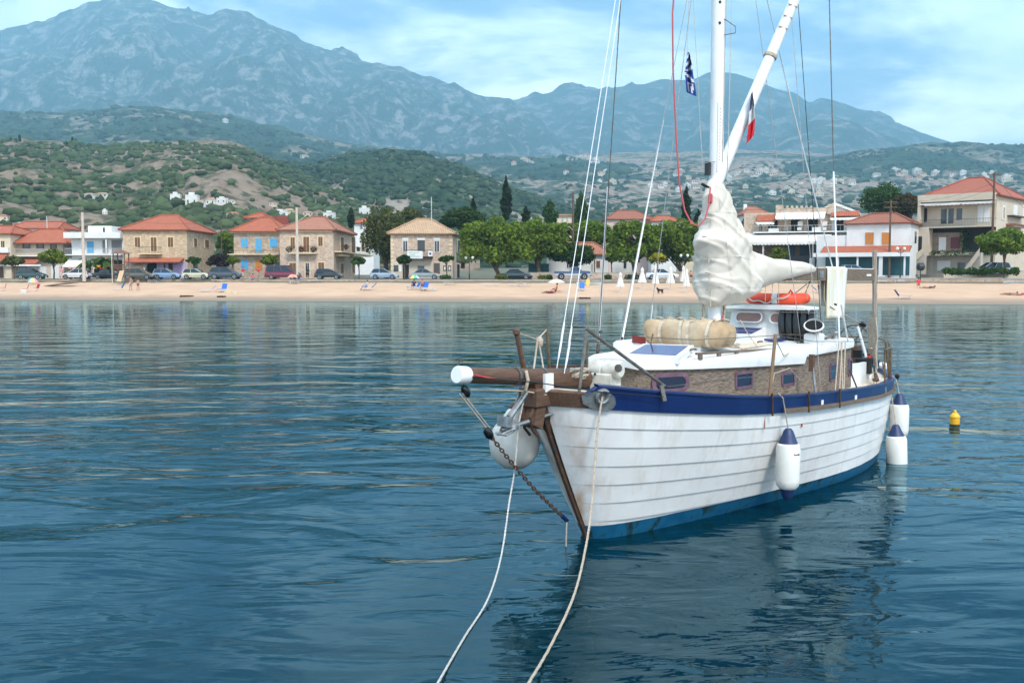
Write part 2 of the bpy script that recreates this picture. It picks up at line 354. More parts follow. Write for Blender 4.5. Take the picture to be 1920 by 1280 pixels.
# sea
wm = bpy.data.materials.new('sea_water'); wm.use_nodes = True; nt = wm.node_tree; p = nt.nodes['Principled BSDF']
p.inputs['Base Color'].default_value = (.0, .034, .052, 1); p.inputs['Roughness'].default_value = .025; p.inputs['IOR'].default_value = 1.46; p.inputs['Specular Tint'].default_value = (.62, .92, 1.0, 1)
geo = N(nt, 'ShaderNodeNewGeometry')
def wn(sx_, sy_, sc, det, rot=0., dist=0.):
    mp = N(nt, 'ShaderNodeMapping'); mp.inputs['Scale'].default_value = (sx_, sy_, 1); mp.inputs['Rotation'].default_value = (0, 0, rot); L(nt, geo.outputs['Position'], mp.inputs[0])
    n = N(nt, 'ShaderNodeTexNoise', i_Scale=sc, i_Detail=det, i_Roughness=.5, i_Distortion=dist); L(nt, mp.outputs[0], n.inputs['Vector']); return n.outputs['Fac']
w1 = wn(.50, 1., .62, 3., .15, .6)      # slow swell
w2 = wn(.42, 1., 1.9, 3., -.12, .9)     # ripples
w3 = wn(.5, 1., 6.5, 3., .2, .5)        # fine ripples
w4 = wn(1, 1, .16, 3.)                  # calm and ruffled areas
def mul(a, k):
    m_ = N(nt, 'ShaderNodeMath', operation='MULTIPLY'); L(nt, a, m_.inputs[0])
    if isinstance(k, float): m_.inputs[1].default_value = k
    else: L(nt, k, m_.inputs[1])
    return m_.outputs[0]
def add(a, b_):
    m_ = N(nt, 'ShaderNodeMath', operation='ADD'); L(nt, a, m_.inputs[0]); L(nt, b_, m_.inputs[1]); return m_.outputs[0]
sh_ = N(nt, 'ShaderNodeSeparateXYZ'); L(nt, geo.outputs['Position'], sh_.inputs[0]); lee = N(nt, 'ShaderNodeMapRange', i_1=22., i_2=75., i_3=1., i_4=.20); L(nt, sh_.outputs['Y'], lee.inputs[0])   # sheltered water under the shore
calm = ramp(nt, [(.40, (.25,) * 3), (.60, (1,) * 3)], w4)
hh = add(mul(w1, .115), add(mul(mul(w2, .038), calm), mul(mul(w3, .0042), calm)))
hh = mul(hh, lee.outputs[0])
bp_ = N(nt, 'ShaderNodeBump', i_Strength=1.0, i_Distance=1.0); L(nt, hh, bp_.inputs['Height']); nt.nodes.remove(p)
df = N(nt, 'ShaderNodeBsdfDiffuse', i_Color=(.0, .016, .024, 1)); gl = N(nt, 'ShaderNodeBsdfAnisotropic', i_Color=(.56, .82, .92, 1), i_Roughness=.02); fz = N(nt, 'ShaderNodeFresnel', i_IOR=1.36); ms_ = N(nt, 'ShaderNodeMixShader')
for n_ in (df, gl, fz): L(nt, bp_.outputs[0], n_.inputs['Normal'])
L(nt, fz.outputs[0], ms_.inputs[0]); L(nt, df.outputs[0], ms_.inputs[1]); L(nt, gl.outputs[0], ms_.inputs[2]); L(nt, ms_.outputs[0], nt.nodes['Material Output'].inputs[0])
wt = MB().grid([[(x, y, 0) for x in np.linspace(-400, 400, 9)] for y in (-150, 0, 60, 130)])
tag(wt.build('sea', wm), kind='structure')

# haze: one closed box of even, thin air round camera and scene
def haze():
    hz = MB().box(-7200, 7200, -400, 7800, -12, 1980)
    m = bpy.data.materials.new('haze_air'); m.use_nodes = True; nt = m.node_tree; nt.nodes.remove(nt.nodes['Principled BSDF'])
    v = N(nt, 'ShaderNodeVolumePrincipled'); v.inputs['Density'].default_value = 2.0e-4; v.inputs['Color'].default_value = (.40, .78, 1.0, 1); v.inputs['Anisotropy'].default_value = .0
    L(nt, v.outputs[0], nt.nodes['Material Output'].inputs['Volume'])
    tag(hz.build('haze', m), kind='stuff')
# ------------------------------------------------------------------ the moored sailing boat
S0 = Vector((0.25, 10.40, 0)); AFT = Vector((.64, .7684, 0)); PORT = Vector((.7684, -.64, 0))
BRZ = math.atan2(-AFT.y, -AFT.x)
BOATM = Matrix.Translation(S0) @ Matrix.Rotation(BRZ, 4, 'Z')
def bl(a, y, z): return Vector((-a, y, z))           # a = metres aft of the stem head, y = to port
def BP(px, py, y=None, z=None, a=None):
    """boat-local point seen at a photo pixel, on a fore-and-aft plane (y), a level (z) or a station (a)"""
    d = RAY(px, py); o = Vector((0, 0, CAM_Z)) - S0
    if y is not None: t = (y - o.dot(PORT)) / d.dot(PORT)
    elif z is not None: t = (z - CAM_Z) / d.z
    else: t = (a - o.dot(AFT)) / d.dot(AFT)
    q = o + d * t
    return Vector((-q.dot(AFT), q.dot(PORT), q.z))
boat = empty('sailing_boat', S0, BRZ, 'white clinker sailing boat with blue bulwark and covered sail, moored in the bay', 'boat')
def top(o, origin, label, cat, group=None):
    """make a thing built in boat coordinates (origin given) top-level at its place on the boat"""
    o.matrix_world = BOATM @ Matrix.Translation(Vector(origin)); return tag(o, label, cat, group)
# hull form
hS = pchip([0, .12, .34, 1.27, 3.1, 4.9, 6.5, 7.8, 8.7, 9.2, 9.4], [.06, .29, .47, .80, 1.16, 1.26, 1.22, 1.02, .66, .32, .03])
hW = pchip([.91, 1.0, 1.4, 2.25, 3.95, 6.08, 7.62, 8.5, 9.1], [.03, .14, .29, .49, .80, 1.05, .87, .47, .03])
zS = pchip([0, .34, 1.27, 3.1, 4.9, 7.8, 9.4], [1.86, 1.82, 1.69, 1.49, 1.39, 1.30, 1.36])
def aB(q): return .95 * (1 - q) ** 1.15 if q >= 0 else .95 + 1.1 * -q
def aE(q): return 9.1 + .3 * max(q, 0) ** .7 if q >= 0 else 9.1 - .8 * -q
def hull(s, q, off=0.):
    """point of the port side: s 0 bow..1 stern, q 0 waterline..1 rail"""
    def pt(s, q):
        a0, a1 = aB(q), aE(q); a = a0 + (a1 - a0) * s
        bs = hS(9.4 * s); bw = hW(.91 + (9.1 - .91) * s)
        if q >= 0: b_ = bw + (bs - bw) * (1 - (1 - q) ** 1.55)
        else: b_ = bw * max(.0, 1 + q * 1.4)
        return Vector((-a, b_, q * zS(9.4 * s)))
    p0 = pt(s, q)
    if off:
        e = .004; ds = pt(min(1, s + e), q) - pt(max(0, s - e), q); dq = pt(s, min(1, q + e)) - pt(s, q - e)
        n = ds.cross(dq); n.normalize()
        if n.y < 0: n = -n
        p0 = p0 + n * off
    return p0
def mir(p, sd): return Vector((p[0], p[1] * sd, p[2]))
STN = [0, .006, .015, .03, .05, .075, .1, .135, .17, .21, .26, .32, .38, .45, .52, .6, .67, .74, .8, .85, .89, .92, .95, .97, .985, 1]
# hull paint: white topsides with a little rust, blue below the paint line
hp = mat('hull_paint', (.78, .77, .745), .36, (.70, .685, .655), scale=1.6, detail=4, spec=.5)
nt = hp.node_tree; p = nt.nodes['Principled BSDF']; src = p.inputs['Base Color'].links[0].from_socket
tcn = N(nt, 'ShaderNodeTexCoord'); sx = N(nt, 'ShaderNodeSeparateXYZ'); L(nt, tcn.outputs['Object'], sx.inputs[0])
nz = N(nt, 'ShaderNodeTexNoise', i_Scale=3., i_Detail=6.); mpn = N(nt, 'ShaderNodeMapping'); mpn.inputs['Scale'].default_value = (1.2, 1.2, .35); L(nt, tcn.outputs['Object'], mpn.inputs[0]); L(nt, mpn.outputs[0], nz.inputs['Vector'])
def mth(op, a, b_, nt=None):
    m_ = N(nt, 'ShaderNodeMath', operation=op)
    for i, v in enumerate((a, b_)):
        if isinstance(v, (int, float)): m_.inputs[i].default_value = v
        else: L(nt, v, m_.inputs[i])
    return m_.outputs[0]
rx_ = mth('MULTIPLY_ADD', sx.outputs['X'], 1.0, nt)   # distance from the raked stem: x + .52*(1.7 - z)
rx_ = mth('ADD', sx.outputs['X'], mth('MULTIPLY', mth('SUBTRACT', 1.75, sx.outputs['Z'], nt), .52, nt), nt)
near = ramp(nt, [(.70, (0, 0, 0)), (.98, (1, 1, 1))], mth('ADD', rx_, 1.0, nt))
rn = ramp(nt, [(.48, (0, 0, 0)), (.68, (1, 1, 1))], nz.outputs[0])
rf = mth('MULTIPLY', near, mth('MULTIPLY', rn, .85, nt), nt)
m1 = N(nt, 'ShaderNodeMix', data_type='RGBA'); L(nt, rf, m1.inputs['Factor']); L(nt, src, m1.inputs[6]); m1.inputs[7].default_value = (.42, .21, .08, 1)
gr_ = N(nt, 'ShaderNodeTexNoise', i_Scale=5., i_Detail=8., i_Roughness=.7); mp2 = N(nt, 'ShaderNodeMapping'); mp2.inputs['Scale'].default_value = (1, 1, .22); L(nt, tcn.outputs['Object'], mp2.inputs[0]); L(nt, mp2.outputs[0], gr_.inputs['Vector'])
gf = ramp(nt, [(.50, (0, 0, 0)), (.74, (.50,) * 3)], gr_.outputs[0])
m1b = N(nt, 'ShaderNodeMix', data_type='RGBA'); L(nt, gf, m1b.inputs['Factor']); L(nt, m1.outputs[2], m1b.inputs[6]); m1b.inputs[7].default_value = (.45, .40, .32, 1)
bf = mth('LESS_THAN', mth('ADD', sx.outputs['Z'], mth('MULTIPLY', gr_.outputs[0], .012, nt), nt), .175, nt)
gb = ramp(nt, [(.35, (.004, .065, .15)), (.52, (.010, .11, .21)), (.60, (.012, .03, .03)), (.7, (.02, .03, .015))], gr_.outputs[0])
m2 = N(nt, 'ShaderNodeMix', data_type='RGBA'); L(nt, bf, m2.inputs['Factor']); L(nt, m1b.outputs[2], m2.inputs[6]); L(nt, gb, m2.inputs[7])
L(nt, m2.outputs[2], p.inputs['Base Color'])
blue = mat('blue_paint', (.002, .013, .080), .38, (.0035, .019, .10), scale=3, spec=.5)
wood = mat('dark_wood', (.075, .034, .018), .7, (.13, .07, .04), scale=6, stretch=(1, 8, 8), bump=.4)
wwood = mat('weathered_wood', (.30, .235, .18), .9, (.075, .05, .036), scale=9, detail=10, lo=.42, hi=.66, stretch=(1.1, 4, 10), bump=.9)
teak = mat('grey_teak', (.20, .15, .11), .85, (.12, .085, .06), scale=10, stretch=(1, 6, 6), bump=.4)
galv = mat('galvanised_steel', (.34, .35, .35), .45, (.20, .19, .18), scale=12, metal=.7)
steel = mat('dull_steel', (.20, .19, .17), .4, (.12, .09, .07), scale=14, metal=.7)
bronze = mat('aged_bronze', (.22, .14, .07), .5, (.10, .065, .04), scale=14, metal=.5)
deckc = mat('deck_cream', (.62, .50, .36), .75, (.70, .62, .50), scale=2, bump=.2)
cwhite = mat('cabin_white', (.78, .77, .75), .42, (.70, .68, .64), scale=2.2, detail=8)
rope_m = mat('rope', (.55, .46, .36), .9, (.38, .30, .22), scale=40, bump=.6)
wrope = mat('white_line', (.52, .50, .46), .8, (.40, .37, .32), scale=20)
wire_m = mat('stay_wire', (.42, .42, .42), .45, (.30, .28, .26), scale=6, metal=.4)
whitealu = mat('white_mast_paint', (.80, .80, .79), .35, (.72, .72, .71), scale=2)
canvas = mat('sail_canvas', (.59, .53, .445), .95, (.67, .61, .525), scale=1.6, detail=7, bump=.25, bscale=14)
tan = mat('tan_canvas', (.54, .43, .30), .95, (.36, .24, .13), scale=2.4, detail=7, bump=.3, bscale=10)
black = mat('black_plastic', (.004, .004, .0045), .3, (.007, .007, .0075), scale=6)
dglass = mat('dark_glass', (.010, .012, .030), .08, (.014, .016, .04), scale=2)
purple = mat('faded_purple_frame', (.10, .045, .07), .6, (.16, .085, .12), scale=9)
rust = mat('rusty_iron', (.10, .045, .022), .8, (.035, .02, .014), scale=9, bump=.4)
red = mat('red_plastic', (.55, .04, .03), .5, (.45, .03, .03), scale=4)
# strakes, each its own plank; the lower edge stands proud of the plank below
NSTR = 7; QT = .872
for sd_ in (1, -1):
    for k in range(NSTR):
        q0 = QT * k / NSTR; q1 = QT * (k + 1) / NSTR
        if k == 0: q0 = -.16
        rows = []
        for s in STN:
            lap = .014 * min(1, max(0, (s - .004) / .045)) * min(1, (1 - s) / .04 + .15)
            qa = q1 + (.012 if k < NSTR - 1 else 0)
            rows.append([mir(hull(s, qa, .001), sd_), mir(hull(s, q0 + (q1 - q0) * .66, lap * .40 + .001), sd_), mir(hull(s, q0 + (q1 - q0) * .33, lap * .70 + .001), sd_), mir(hull(s, q0, lap + .002), sd_), mir(hull(s, q0, -.004), sd_)])
        MB().grid(rows).build('hull_plank', hp, boat, smooth=True, sharp=35)
    # bulwark, painted blue, with a wooden capping
    SB = [.030, .036, .042] + [x_ for x_ in STN if x_ > .045]; SF = [0, .004, .008, .014, .020, .026, .0295]
    rows = [[mir(hull(s, QT - .004, .016), sd_), mir(hull(s, .955, .018), sd_), mir(hull(s, .955, -.05), sd_), mir(hull(s, QT - .004, -.05), sd_)] for s in SF]
    MB().grid(rows, closed=True).build('bow_rail', wood, boat)
    rows = []
    for s in SB:
        k_ = min(1, (s - .030) / .012); qt = .955 + .045 * k_
        rows.append([mir(hull(s, QT - .004, .030), sd_), mir(hull(s, qt, .034), sd_), mir(hull(s, qt, -.045), sd_), mir(hull(s, QT - .004, -.05), sd_)])
    bw = MB().grid(rows, closed=True); bw.add(rows[0], [(0, 1, 2, 3)]); bw = bw.build('bulwark', blue, boat)
    rows = []
    for s in [x_ for x_ in SB if x_ > .04]:
        t = hull(s, 1, .05) + Vector((0, 0, .002)); i = hull(s, 1, -.06) + Vector((0, 0, .002)); up = Vector((0, 0, .022))
        rows.append([mir(t, sd_), mir(t + up, sd_), mir(i + up, sd_), mir(i, sd_)])
    MB().grid(rows, closed=True).build('capping_rail', blue if sd_ > 0 else teak, boat)
    rows = []                                # rubbing strake along the aft two thirds
    for s in np.linspace(.36, .995, 24):
        b0 = hull(s, QT - .004, .031); b1 = hull(s, QT + .034, .031); e = Vector((0, .03 * sd_, 0))
        rows.append([mir(b0, sd_), mir(b0, sd_) + e, mir(b1, sd_) + e, mir(b1, sd_)])
    MB().grid(rows, closed=True).build('rubbing_strake', teak, boat)
# deck and bottom
rows = [[mir(hull(s, .955, -.03), 1), (hull(s, .955)[0], 0, hull(s, .955)[2] + .03), mir(hull(s, .955, -.03), -1)] for s in STN]
MB().grid(rows).build('deck', deckc, boat, smooth=True)
# stem post
pts = [hull(0, q) for q in (1.0, .9, .8, .7, .6, .5, .4, .3, .2, .1, 0, -.1)]
mb = MB(); rows = []
for i, q in enumerate(pts):
    w_ = .075 if i < 3 else .028; fwd = .085 if i < 3 else .034
    rows.append([(q.x - .02, w_, q.z), (q.x + fwd, w_ * .7, q.z - .01), (q.x + fwd, -w_ * .7, q.z - .01), (q.x - .02, -w_, q.z)])
mb.grid(rows, closed=True).build('stem_post', rust, boat)
mb = MB(); mb.box(-.16, .14, -.12, .12, 1.60, 1.80, bev=.02); mb.obox((.05, 0, 1.52), (.07, 0, .03), (0, .10, 0), (-.03, 0, .12)); mb.build('stem_head', wood, boat)
mb = MB()
for sg in (1, -1): mb.tube([(.10, .07 * sg, 1.62), (.17, .06 * sg, 1.52), (.12, .05 * sg, 1.38), (.03, .055 * sg, 1.30)], .018, 6)
mb.build('stem_fitting', rust, boat)
# bowsprit
E = BP(862, 703, y=0); Rt = BP(1052, 708, y=0)
d = (E - Rt).normalized(); sp = MB()
A0 = Rt - d * .45; A1 = E - d * .04
sp.tube([A0, A0 + d * .5, A0 + d * .9, A1], [.104, .104, .092, .078], 12)
bs = sp.build('bowsprit', wood, boat, smooth=True)
c = MB(); c.lathe([(.084, -.10), (.088, -.08), (.088, .03), (.076, .045)], 20, c=E, axis=d); c.build('cap', whitealu, bs, smooth=True)
for t in (.35, .8): q = Rt + d * t; MB().lathe([(.104, -.02), (.104, .02)], 14, c=q, axis=d).build('iron_band', steel, bs)
c = MB(); q = E + Vector((0, 0, .09)); c.tube([q + Vector((-.02, -.05, -.02)), q + Vector((0, 0, .05)), q + Vector((.0, .05, .07))], .008); q2 = Rt + d * .55 + Vector((0, 0, .10)); c.tube([q2, q2 + Vector((0, .0, .05)), q2 + Vector((.03, 0, .05))], .009)
q2 = Rt + d * .75 + Vector((0, 0, .10)); c.tube([q2, q2 + Vector((0, .0, .05)), q2 + Vector((.03, 0, .05))], .009); c.build('eye_bolt', steel, bs)
c = MB(); c.tube([E - d * .10 + Vector((0, .10, .01)), E - d * .42 + Vector((0, .115, -.03))], .010, 6); c.build('red_line', red, bs)
wb = MB(); q = BP(1027, 716, y=.10); wb.box(q.x - .07, q.x + .07, q.y - .01, q.y + .025, q.z - .10, q.z + .09); wb.build('white_cheek', cwhite, boat)
# bobstay tackle and chain
mb = MB(); p0 = E + Vector((-.02, 0, -.08)); p1 = BP(916, 812, y=0); p2 = BP(1062, 974, y=0)
for o_ in (-.022, .022): mb.tube([p0 + Vector((o_, 0, -.10)), p1 + Vector((o_, 0, .05))], .006)
bst = mb.build('bobstay_tackle', rope_m, boat)
for q, s_ in ((p0 + (p1 - p0) * .16, .05), (p1, .055)):
    ax = (p1 - p0).normalized(); MB().lathe([(.02, -s_ * 1.3), (s_ * .8, -s_ * .6), (s_ * .8, s_ * .6), (.02, s_ * 1.3)], 10, c=q, axis=ax).build('tackle_block', black, bst, smooth=True)
mb = MB(); ln = (p2 - p1).length; n_ = int(ln / .048); ax = (p2 - p1).normalized()
sag = lambda t: Vector((0, 0, -.05 * math.sin(math.pi * t)))
for i in range(n_):
    t = (i + .5) / n_; q = p1 + (p2 - p1) * t + sag(t); sdv = ax.orthogonal().normalized(); sdv = sdv if i % 2 else ax.cross(sdv)
    loop = [q + ax * .034 * math.cos(k * math.pi / 4) + sdv * .017 * math.sin(k * math.pi / 4) for k in range(9)]
    mb.tube(loop, .0075, 5, cap=False)
mb.build('bobstay_chain', rust, boat, smooth=True)
mb = MB(); mb.tube([p2 - ax * .12 + sag(.93), p2 + ax * .02], .024, 8); mb.build('chain_lashing', blue, boat)
mb = MB(); mb.tube([p2 + Vector((.02, .02, -.02)), p2 + Vector((.03, .02, -.2)), p2 + Vector((.02, .01, -.4))], .008); mb.build('loose_line', rope_m, boat)
# anchor on the bow
an = empty('anchor_tmp')
def on_boat_empty(name, org, label, cat, group=None):
    o = empty(name, BOATM @ Vector(org), BRZ, label, cat, group); return o
bpy.data.objects.remove(an)
org = BP(955, 792, y=-.04); an = on_boat_empty('anchor', org, 'galvanised anchor hanging under the bowsprit of the sailing boat', 'anchor')
def rel(p): return Vector(p) - org
mb = MB(); s0_, s1_ = rel(BP(988, 735, y=.02)), rel(BP(955, 782, y=-.03)); mb.tube([s0_, s1_], [.026, .036], 8); mb.build('shank', galv, an)
mb = MB(); c0, c1 = rel(BP(940, 806, y=-.03)), rel(BP(1036, 775, y=.10)); mb.tube([c0, (c0 + c1) * .5, c1], [.022, .024, .014], 8); mb.build('stock', galv, an)
mb = MB(); mb.obox(rel(BP(946, 790, y=-.03)), (.05, 0, .01), (0, .06, 0), (0, 0, .055)); mb.tube([rel(BP(930, 812, y=-.05)), rel(BP(948, 815, y=-.03)), rel(BP(962, 808, y=0)), rel(BP(972, 797, y=.05))], .016, 6); mb.build('crown', galv, an)
mb = MB(); f0 = rel(BP(932, 815, y=-.05)); f1 = rel(BP(975, 797, y=.05)); f2 = rel(BP(952, 775, y=-.12)); mb.add([f0, f1, f2, f0 + Vector((.01, 0, -.02)), f1 + Vector((.01, 0, -.02)), f2 + Vector((.01, 0, -.02))], [(0, 1, 2), (5, 4, 3), (0, 3, 4, 1), (1, 4, 5, 2), (2, 5, 3, 0)]); mb.build('fluke', galv, an)
# trunk cabin
def zr(a): return 1.945 + .004 * max(a - 2, 0)
lipz = pchip([1.4, 2.02, 3.2, 4.74, 4.80, 6.8], [1.905, 1.885, 1.835, 1.775, 1.865, 1.885])   # lower edge of the white fascia, with a step aft
plan = [(1.50, .30), (1.62, .44), (2.02, .64), (2.5, .70), (3.4, .79), (4.74, .855), (4.80, .857), (5.6, .86), (6.5, .80), (6.75, .76)]
def wall_strip(side, i0, i1, name):
    rows = []
    for a, y in plan[i0:i1 + 1]: rows.append([bl(a, (y + .02) * side, zS(a) - .30), bl(a, y * side, zr(a) - .035), bl(a, (y - .05) * side, zr(a) - .035), bl(a, (y - .03) * side, zS(a) - .30)])
    return MB().grid(rows, closed=True).build(name, wwood, boat)
for side in (1, -1):
    wall_strip(side, 0, 2, 'cabin_front_side'); wall_strip(side, 2, 5, 'cabin_side'); wall_strip(side, 5, 9, 'cabin_aft_side')
MB().box(-1.53, -1.48, -.31, .31, 1.42, zr(1.5) - .035).build('cabin_front', wwood, boat)
MB().box(-6.76, -6.70, -.74, .74, 1.1, zr(6.7) - .035).build('cabin_aft_bulkhead', cwhite, boat)
rows = []
for a, y in [(1.42, .30)] + plan[1:]:
    z = zr(a); o_ = .045
    prof = [(y + o_, lipz(a) - z), (y + o_ + .008, 0), (y + o_ - .01, .045), (y * .8, .056), (y * .4, .07), (0, .075)]
    r_ = [bl(a, yy, z + dz) for yy, dz in prof] + [bl(a, -yy, z + dz) for yy, dz in prof[-2::-1]] + [bl(a, -y * .5, z - .02), bl(a, y * .5, z - .02)]
    rows.append(r_)
rf_ = MB().grid(rows, closed=True); n = len(rows[0]); rf_.add(rows[0], [tuple(range(n))]); rf_.add(rows[-1], [tuple(range(n - 1, -1, -1))])
roof = rf_.build('cabin_roof', cwhite, boat, smooth=True, sharp=50)
# deckhouse-coloured non-slip patch on the cabin roof
MB().grid([[bl(a, yy, zr(a) + .079 - .012 * (abs(yy) / .6) ** 2) for yy in (.10, .3, .5)] for a in (3.7, 4.2, 4.8)]).build('non_slip_patch', deckc, roof)
# windows
def rrect(c, u, v, w, h, r, n=5):
    pts = []
    for cx, cy, a0 in ((w/2-r, h/2-r, 0), (-w/2+r, h/2-r, 90), (-w/2+r, -h/2+r, 180), (w/2-r, -h/2+r, 270)):
        for k in range(n + 1): a = R(a0 + 90 * k / n); pts.append(c + u * (cx + r * math.cos(a)) + v * (cy + r * math.sin(a)))
    return pts
def port_light(c, u, v, w, h, r, fr=.035, frame_m=purple, pane_m=dglass, name='window'):
    u = u.normalized(); v = v.normalized(); nn = u.cross(v).normalized()
    o_ = rrect(c, u, v, w, h, r); i_ = rrect(c, u, v, w - 2*fr, h - 2*fr, max(r - fr, .015))
    rows = [[q - nn * .004 for q in o_], [q + nn * .016 for q in o_], [q + nn * .018 for q in i_], [q + nn * .006 for q in i_]]
    f = MB().grid(rows, closed=True).build(name, frame_m, boat)
    k = len(i_); MB().add([q + nn * .008 for q in i_], [tuple(range(k))]).build('pane', pane_m, f)
    sm = MB()
    m_ = rrect(c + nn * .019, u, v, w - fr, h - fr, r - fr / 2, 2)
    for q in m_: sm.obox(q, u * .006, v * .006, nn * .004)
    sm.build('screw', purple if frame_m is purple else cwhite, f)
def side_frame(a0):
    for (A, ya), (B_, yb) in zip(plan, plan[1:]):
        if A <= a0 <= B_:
            t = (a0 - A) / (B_ - A); y = ya + (yb - ya) * t; return y, (bl(A, ya, 0) - bl(B_, yb, 0))
for pxx, pyy, w_, h_ in ((1393, 712, .40, .22), (1476, 709, .38, .20), (1561, 697, .34, .27), (1592, 688, .26, .27)):
    y_ = .8
    for _ in range(4): q = BP(pxx, pyy, y=y_); y_ = side_frame(-q.x)[0]
    u_ = side_frame(-q.x)[1]
    for sg in (1, -1): port_light(Vector((q.x, sg * (q.y + .006), q.z)), Vector((-u_.x, -u_.y * sg, 0)) * sg, Vector((0, 0, 1)), w_, h_, .05)
for sg in (1, -1):
    (A, ya), (B_, yb) = plan[1], plan[2]; m_ = bl((A + B_) / 2 - .02, (ya + yb) / 2 + .012, 1.74); u_ = bl(A, ya, 0) - bl(B_, yb, 0)
    port_light(Vector((m_.x, m_.y * sg, m_.z)), Vector((-u_.x, -u_.y * sg, 0)) * sg, Vector((0, 0, 1)),   .50, .235, .105, .05)
# foredeck hatch with dark panel
def plate(name, c4, th, m, parent, inset=None, m2=None, iname='panel'):
    c4 = [Vector(q) for q in c4]; dn = Vector((0, 0, -th))
    o_ = MB().add(c4 + [q + dn for q in c4], [(0,1,2,3), (7,6,5,4), (0,4,5,1), (1,5,6,2), (2,6,7,3), (3,7,4,0)]).build(name, m, parent)
    if inset:
        cc = sum(c4, Vector()) / 4; i4 = [q + (cc - q) * inset + Vector((0, 0, .003)) for q in c4]
        MB().add(i4, [(0, 1, 2, 3)]).build(iname, m2, o_)
    return o_
hz0 = 2.05
h4 = [BP(1168, 664, z=hz0), BP(1273, 669, z=hz0 - .01), BP(1301, 647, z=hz0 + .085), BP(1206, 644, z=hz0 + .09)]
solar = mat('solar_glass', (.028, .035, .13), .12, (.04, .05, .16), scale=3)
plate('hatch', h4, .085, mat('hatch_white', (.70, .68, .64), .5, (.42, .37, .30), scale=6, lo=.5, hi=.8), boat, .16, solar)
# low white deckhouse behind the hatch
mb = MB(); mb.box(-3.95, -2.95, -.55, .30, zr(3), 2.10, bev=.03); mb.build('hatch_coaming', cwhite, boat)
mb = MB(); q = BP(1182, 640, y=-.62); mb.box(q.x - .25, q.x + .25, q.y - .1, q.y + .16, 1.95, q.z + .02, bev=.03); hb_ = mb.build('ventilator_box', cwhite, boat)
mb = MB(); mb.obox(q + Vector((.06, .17, .03)), (.14, .0, .02), (0, .015, 0), (0, 0, .045)); mb.build('red_pad', mat('dark_red', (.16, .015, .015), .6), hb_)
# windlass
wl = bl(.98, .02, 0); q0 = BP(1108, 690, a=1.02); q1 = BP(1165, 693, a=1.05)
ax = (q1 - q0); mb = MB(); mb.lathe([(.05, -.01), (.095, 0), (.10, .03), (.10, ax.length * .42), (.085, ax.length * .44), (.085, ax.length * .50), (.10, ax.length * .52), (.10, ax.length * .95), (.08, ax.length)], 18, c=q0, axis=ax)
mb.box(q0.x - .11, q0.x + .10, min(q0.y, q1.y) + .06, max(q0.y, q1.y) - .06, 1.56, q0.z - .04, bev=.015)
wd = mb.build('windlass', mat('windlass_enamel', (.60, .58, .52), .4, (.40, .34, .26), scale=7, lo=.45, hi=.8), boat, smooth=True)
mb = MB(); e_ = q1 + Vector((.0, 0, .0)); mb.lathe([(.045, 0), (.045, .012), (.02, .014)], 14, c=BP(1160, 690, a=.93), axis=(1, .1, 0)); mb.build('maker_disc', steel, wd)
mb = MB(); mb.lathe([(.014, 0), (.014, .01)], 8, c=BP(1116, 701, a=.91), axis=(1, 0, 0)); mb.build('socket', black, wd)
# rope coil on the foredeck
mb = MB(); cc = BP(1084, 700, a=.62); rr = random.Random(3)
for k in range(9):
    ph = rr.uniform(0, 6.28); r_ = rr.uniform(.07, .13); ti = rr.uniform(-.5, .5); tj = rr.uniform(-.5, .5)
    mb.tube([cc + Vector((r_ * math.cos(t + ph), r_ * math.sin(t + ph), ti * r_ * math.cos(t) + tj * r_ * math.sin(t) + rr.uniform(-.005, .005))) for t in np.linspace(0, 6.28, 14)], .016, 6)
cr = mb.build('coiled_rope', rope_m, origin=tuple(cc)); top(cr, cc, 'coil of worn beige mooring rope heaped on the foredeck beside the windlass', 'rope')
# pulpit pipes and posts
def pipe(name, pts, r, m=steel, parent=boat, n=8): return MB().tube(pts, r, n).build(name, m, parent, smooth=True)
pT = BP(1100, 617, y=.36); pB = BP(1086, 716, y=.36)
pipe('pulpit_pipe', [pT, pB + Vector((0, 0, -.1))], .018)
pipe('pulpit_pipe', [pT + Vector((.02, 0, .01)), BP(1246, 724, y=.80)], .02)
pipe('pulpit_pipe', [BP(969, 626, y=-.10), BP(984, 698, y=-.10)], [.027, .030], wood); MB().lathe([(.01, -.04), (.04, -.02), (.04, .02), (.01, .04)], 10, c=BP(968, 622, y=-.10)).build('pulpit_knob', wood, boat, smooth=True)
pipe('pulpit_pipe', [BP(1025, 616, y=-.28), BP(1031, 705, y=-.28)], .018, bronze)
pipe('pulpit_pipe', [BP(1102, 640, y=.0), BP(1101, 690, y=.0)], .012, bronze)
pipe('pulpit_rail', [BP(1035, 686, y=-.25), BP(1104, 686, y=-.2)], .016, rust)
pipe('pulpit_line', [BP(972, 624, y=-.10), BP(1000, 634, y=-.18), BP(1008, 636, y=-.2), BP(1025, 618, y=-.28)], .007, rope_m)
pipe('pulpit_line', [BP(1008, 632, y=-.2), BP(1004, 668, y=-.2), BP(1000, 697, y=-.1)], .010, rope_m)
pipe('pulpit_line', [BP(1010, 640, y=-.2), BP(1016, 672, y=-.15), BP(1020, 700, y=-.05)], .009, rope_m)
MB().lathe([(.01, -.07), (.035, -.04), (.04, .02), (.01, .06)], 8, c=BP(1012, 640, y=-.2)).build('rope_knot', rope_m, boat, smooth=True)
pipe('bow_lashing', [BP(986, 695, y=.1), BP(990, 712, y=.14), BP(986, 730, y=.12), BP(980, 738, y=.05)], .018, rope_m)
pipe('bow_lashing', [BP(882, 730, y=0), BP(940, 731, y=.02), BP(982, 733, y=.06), BP(1024, 740, y=.12)], .008, rope_m)
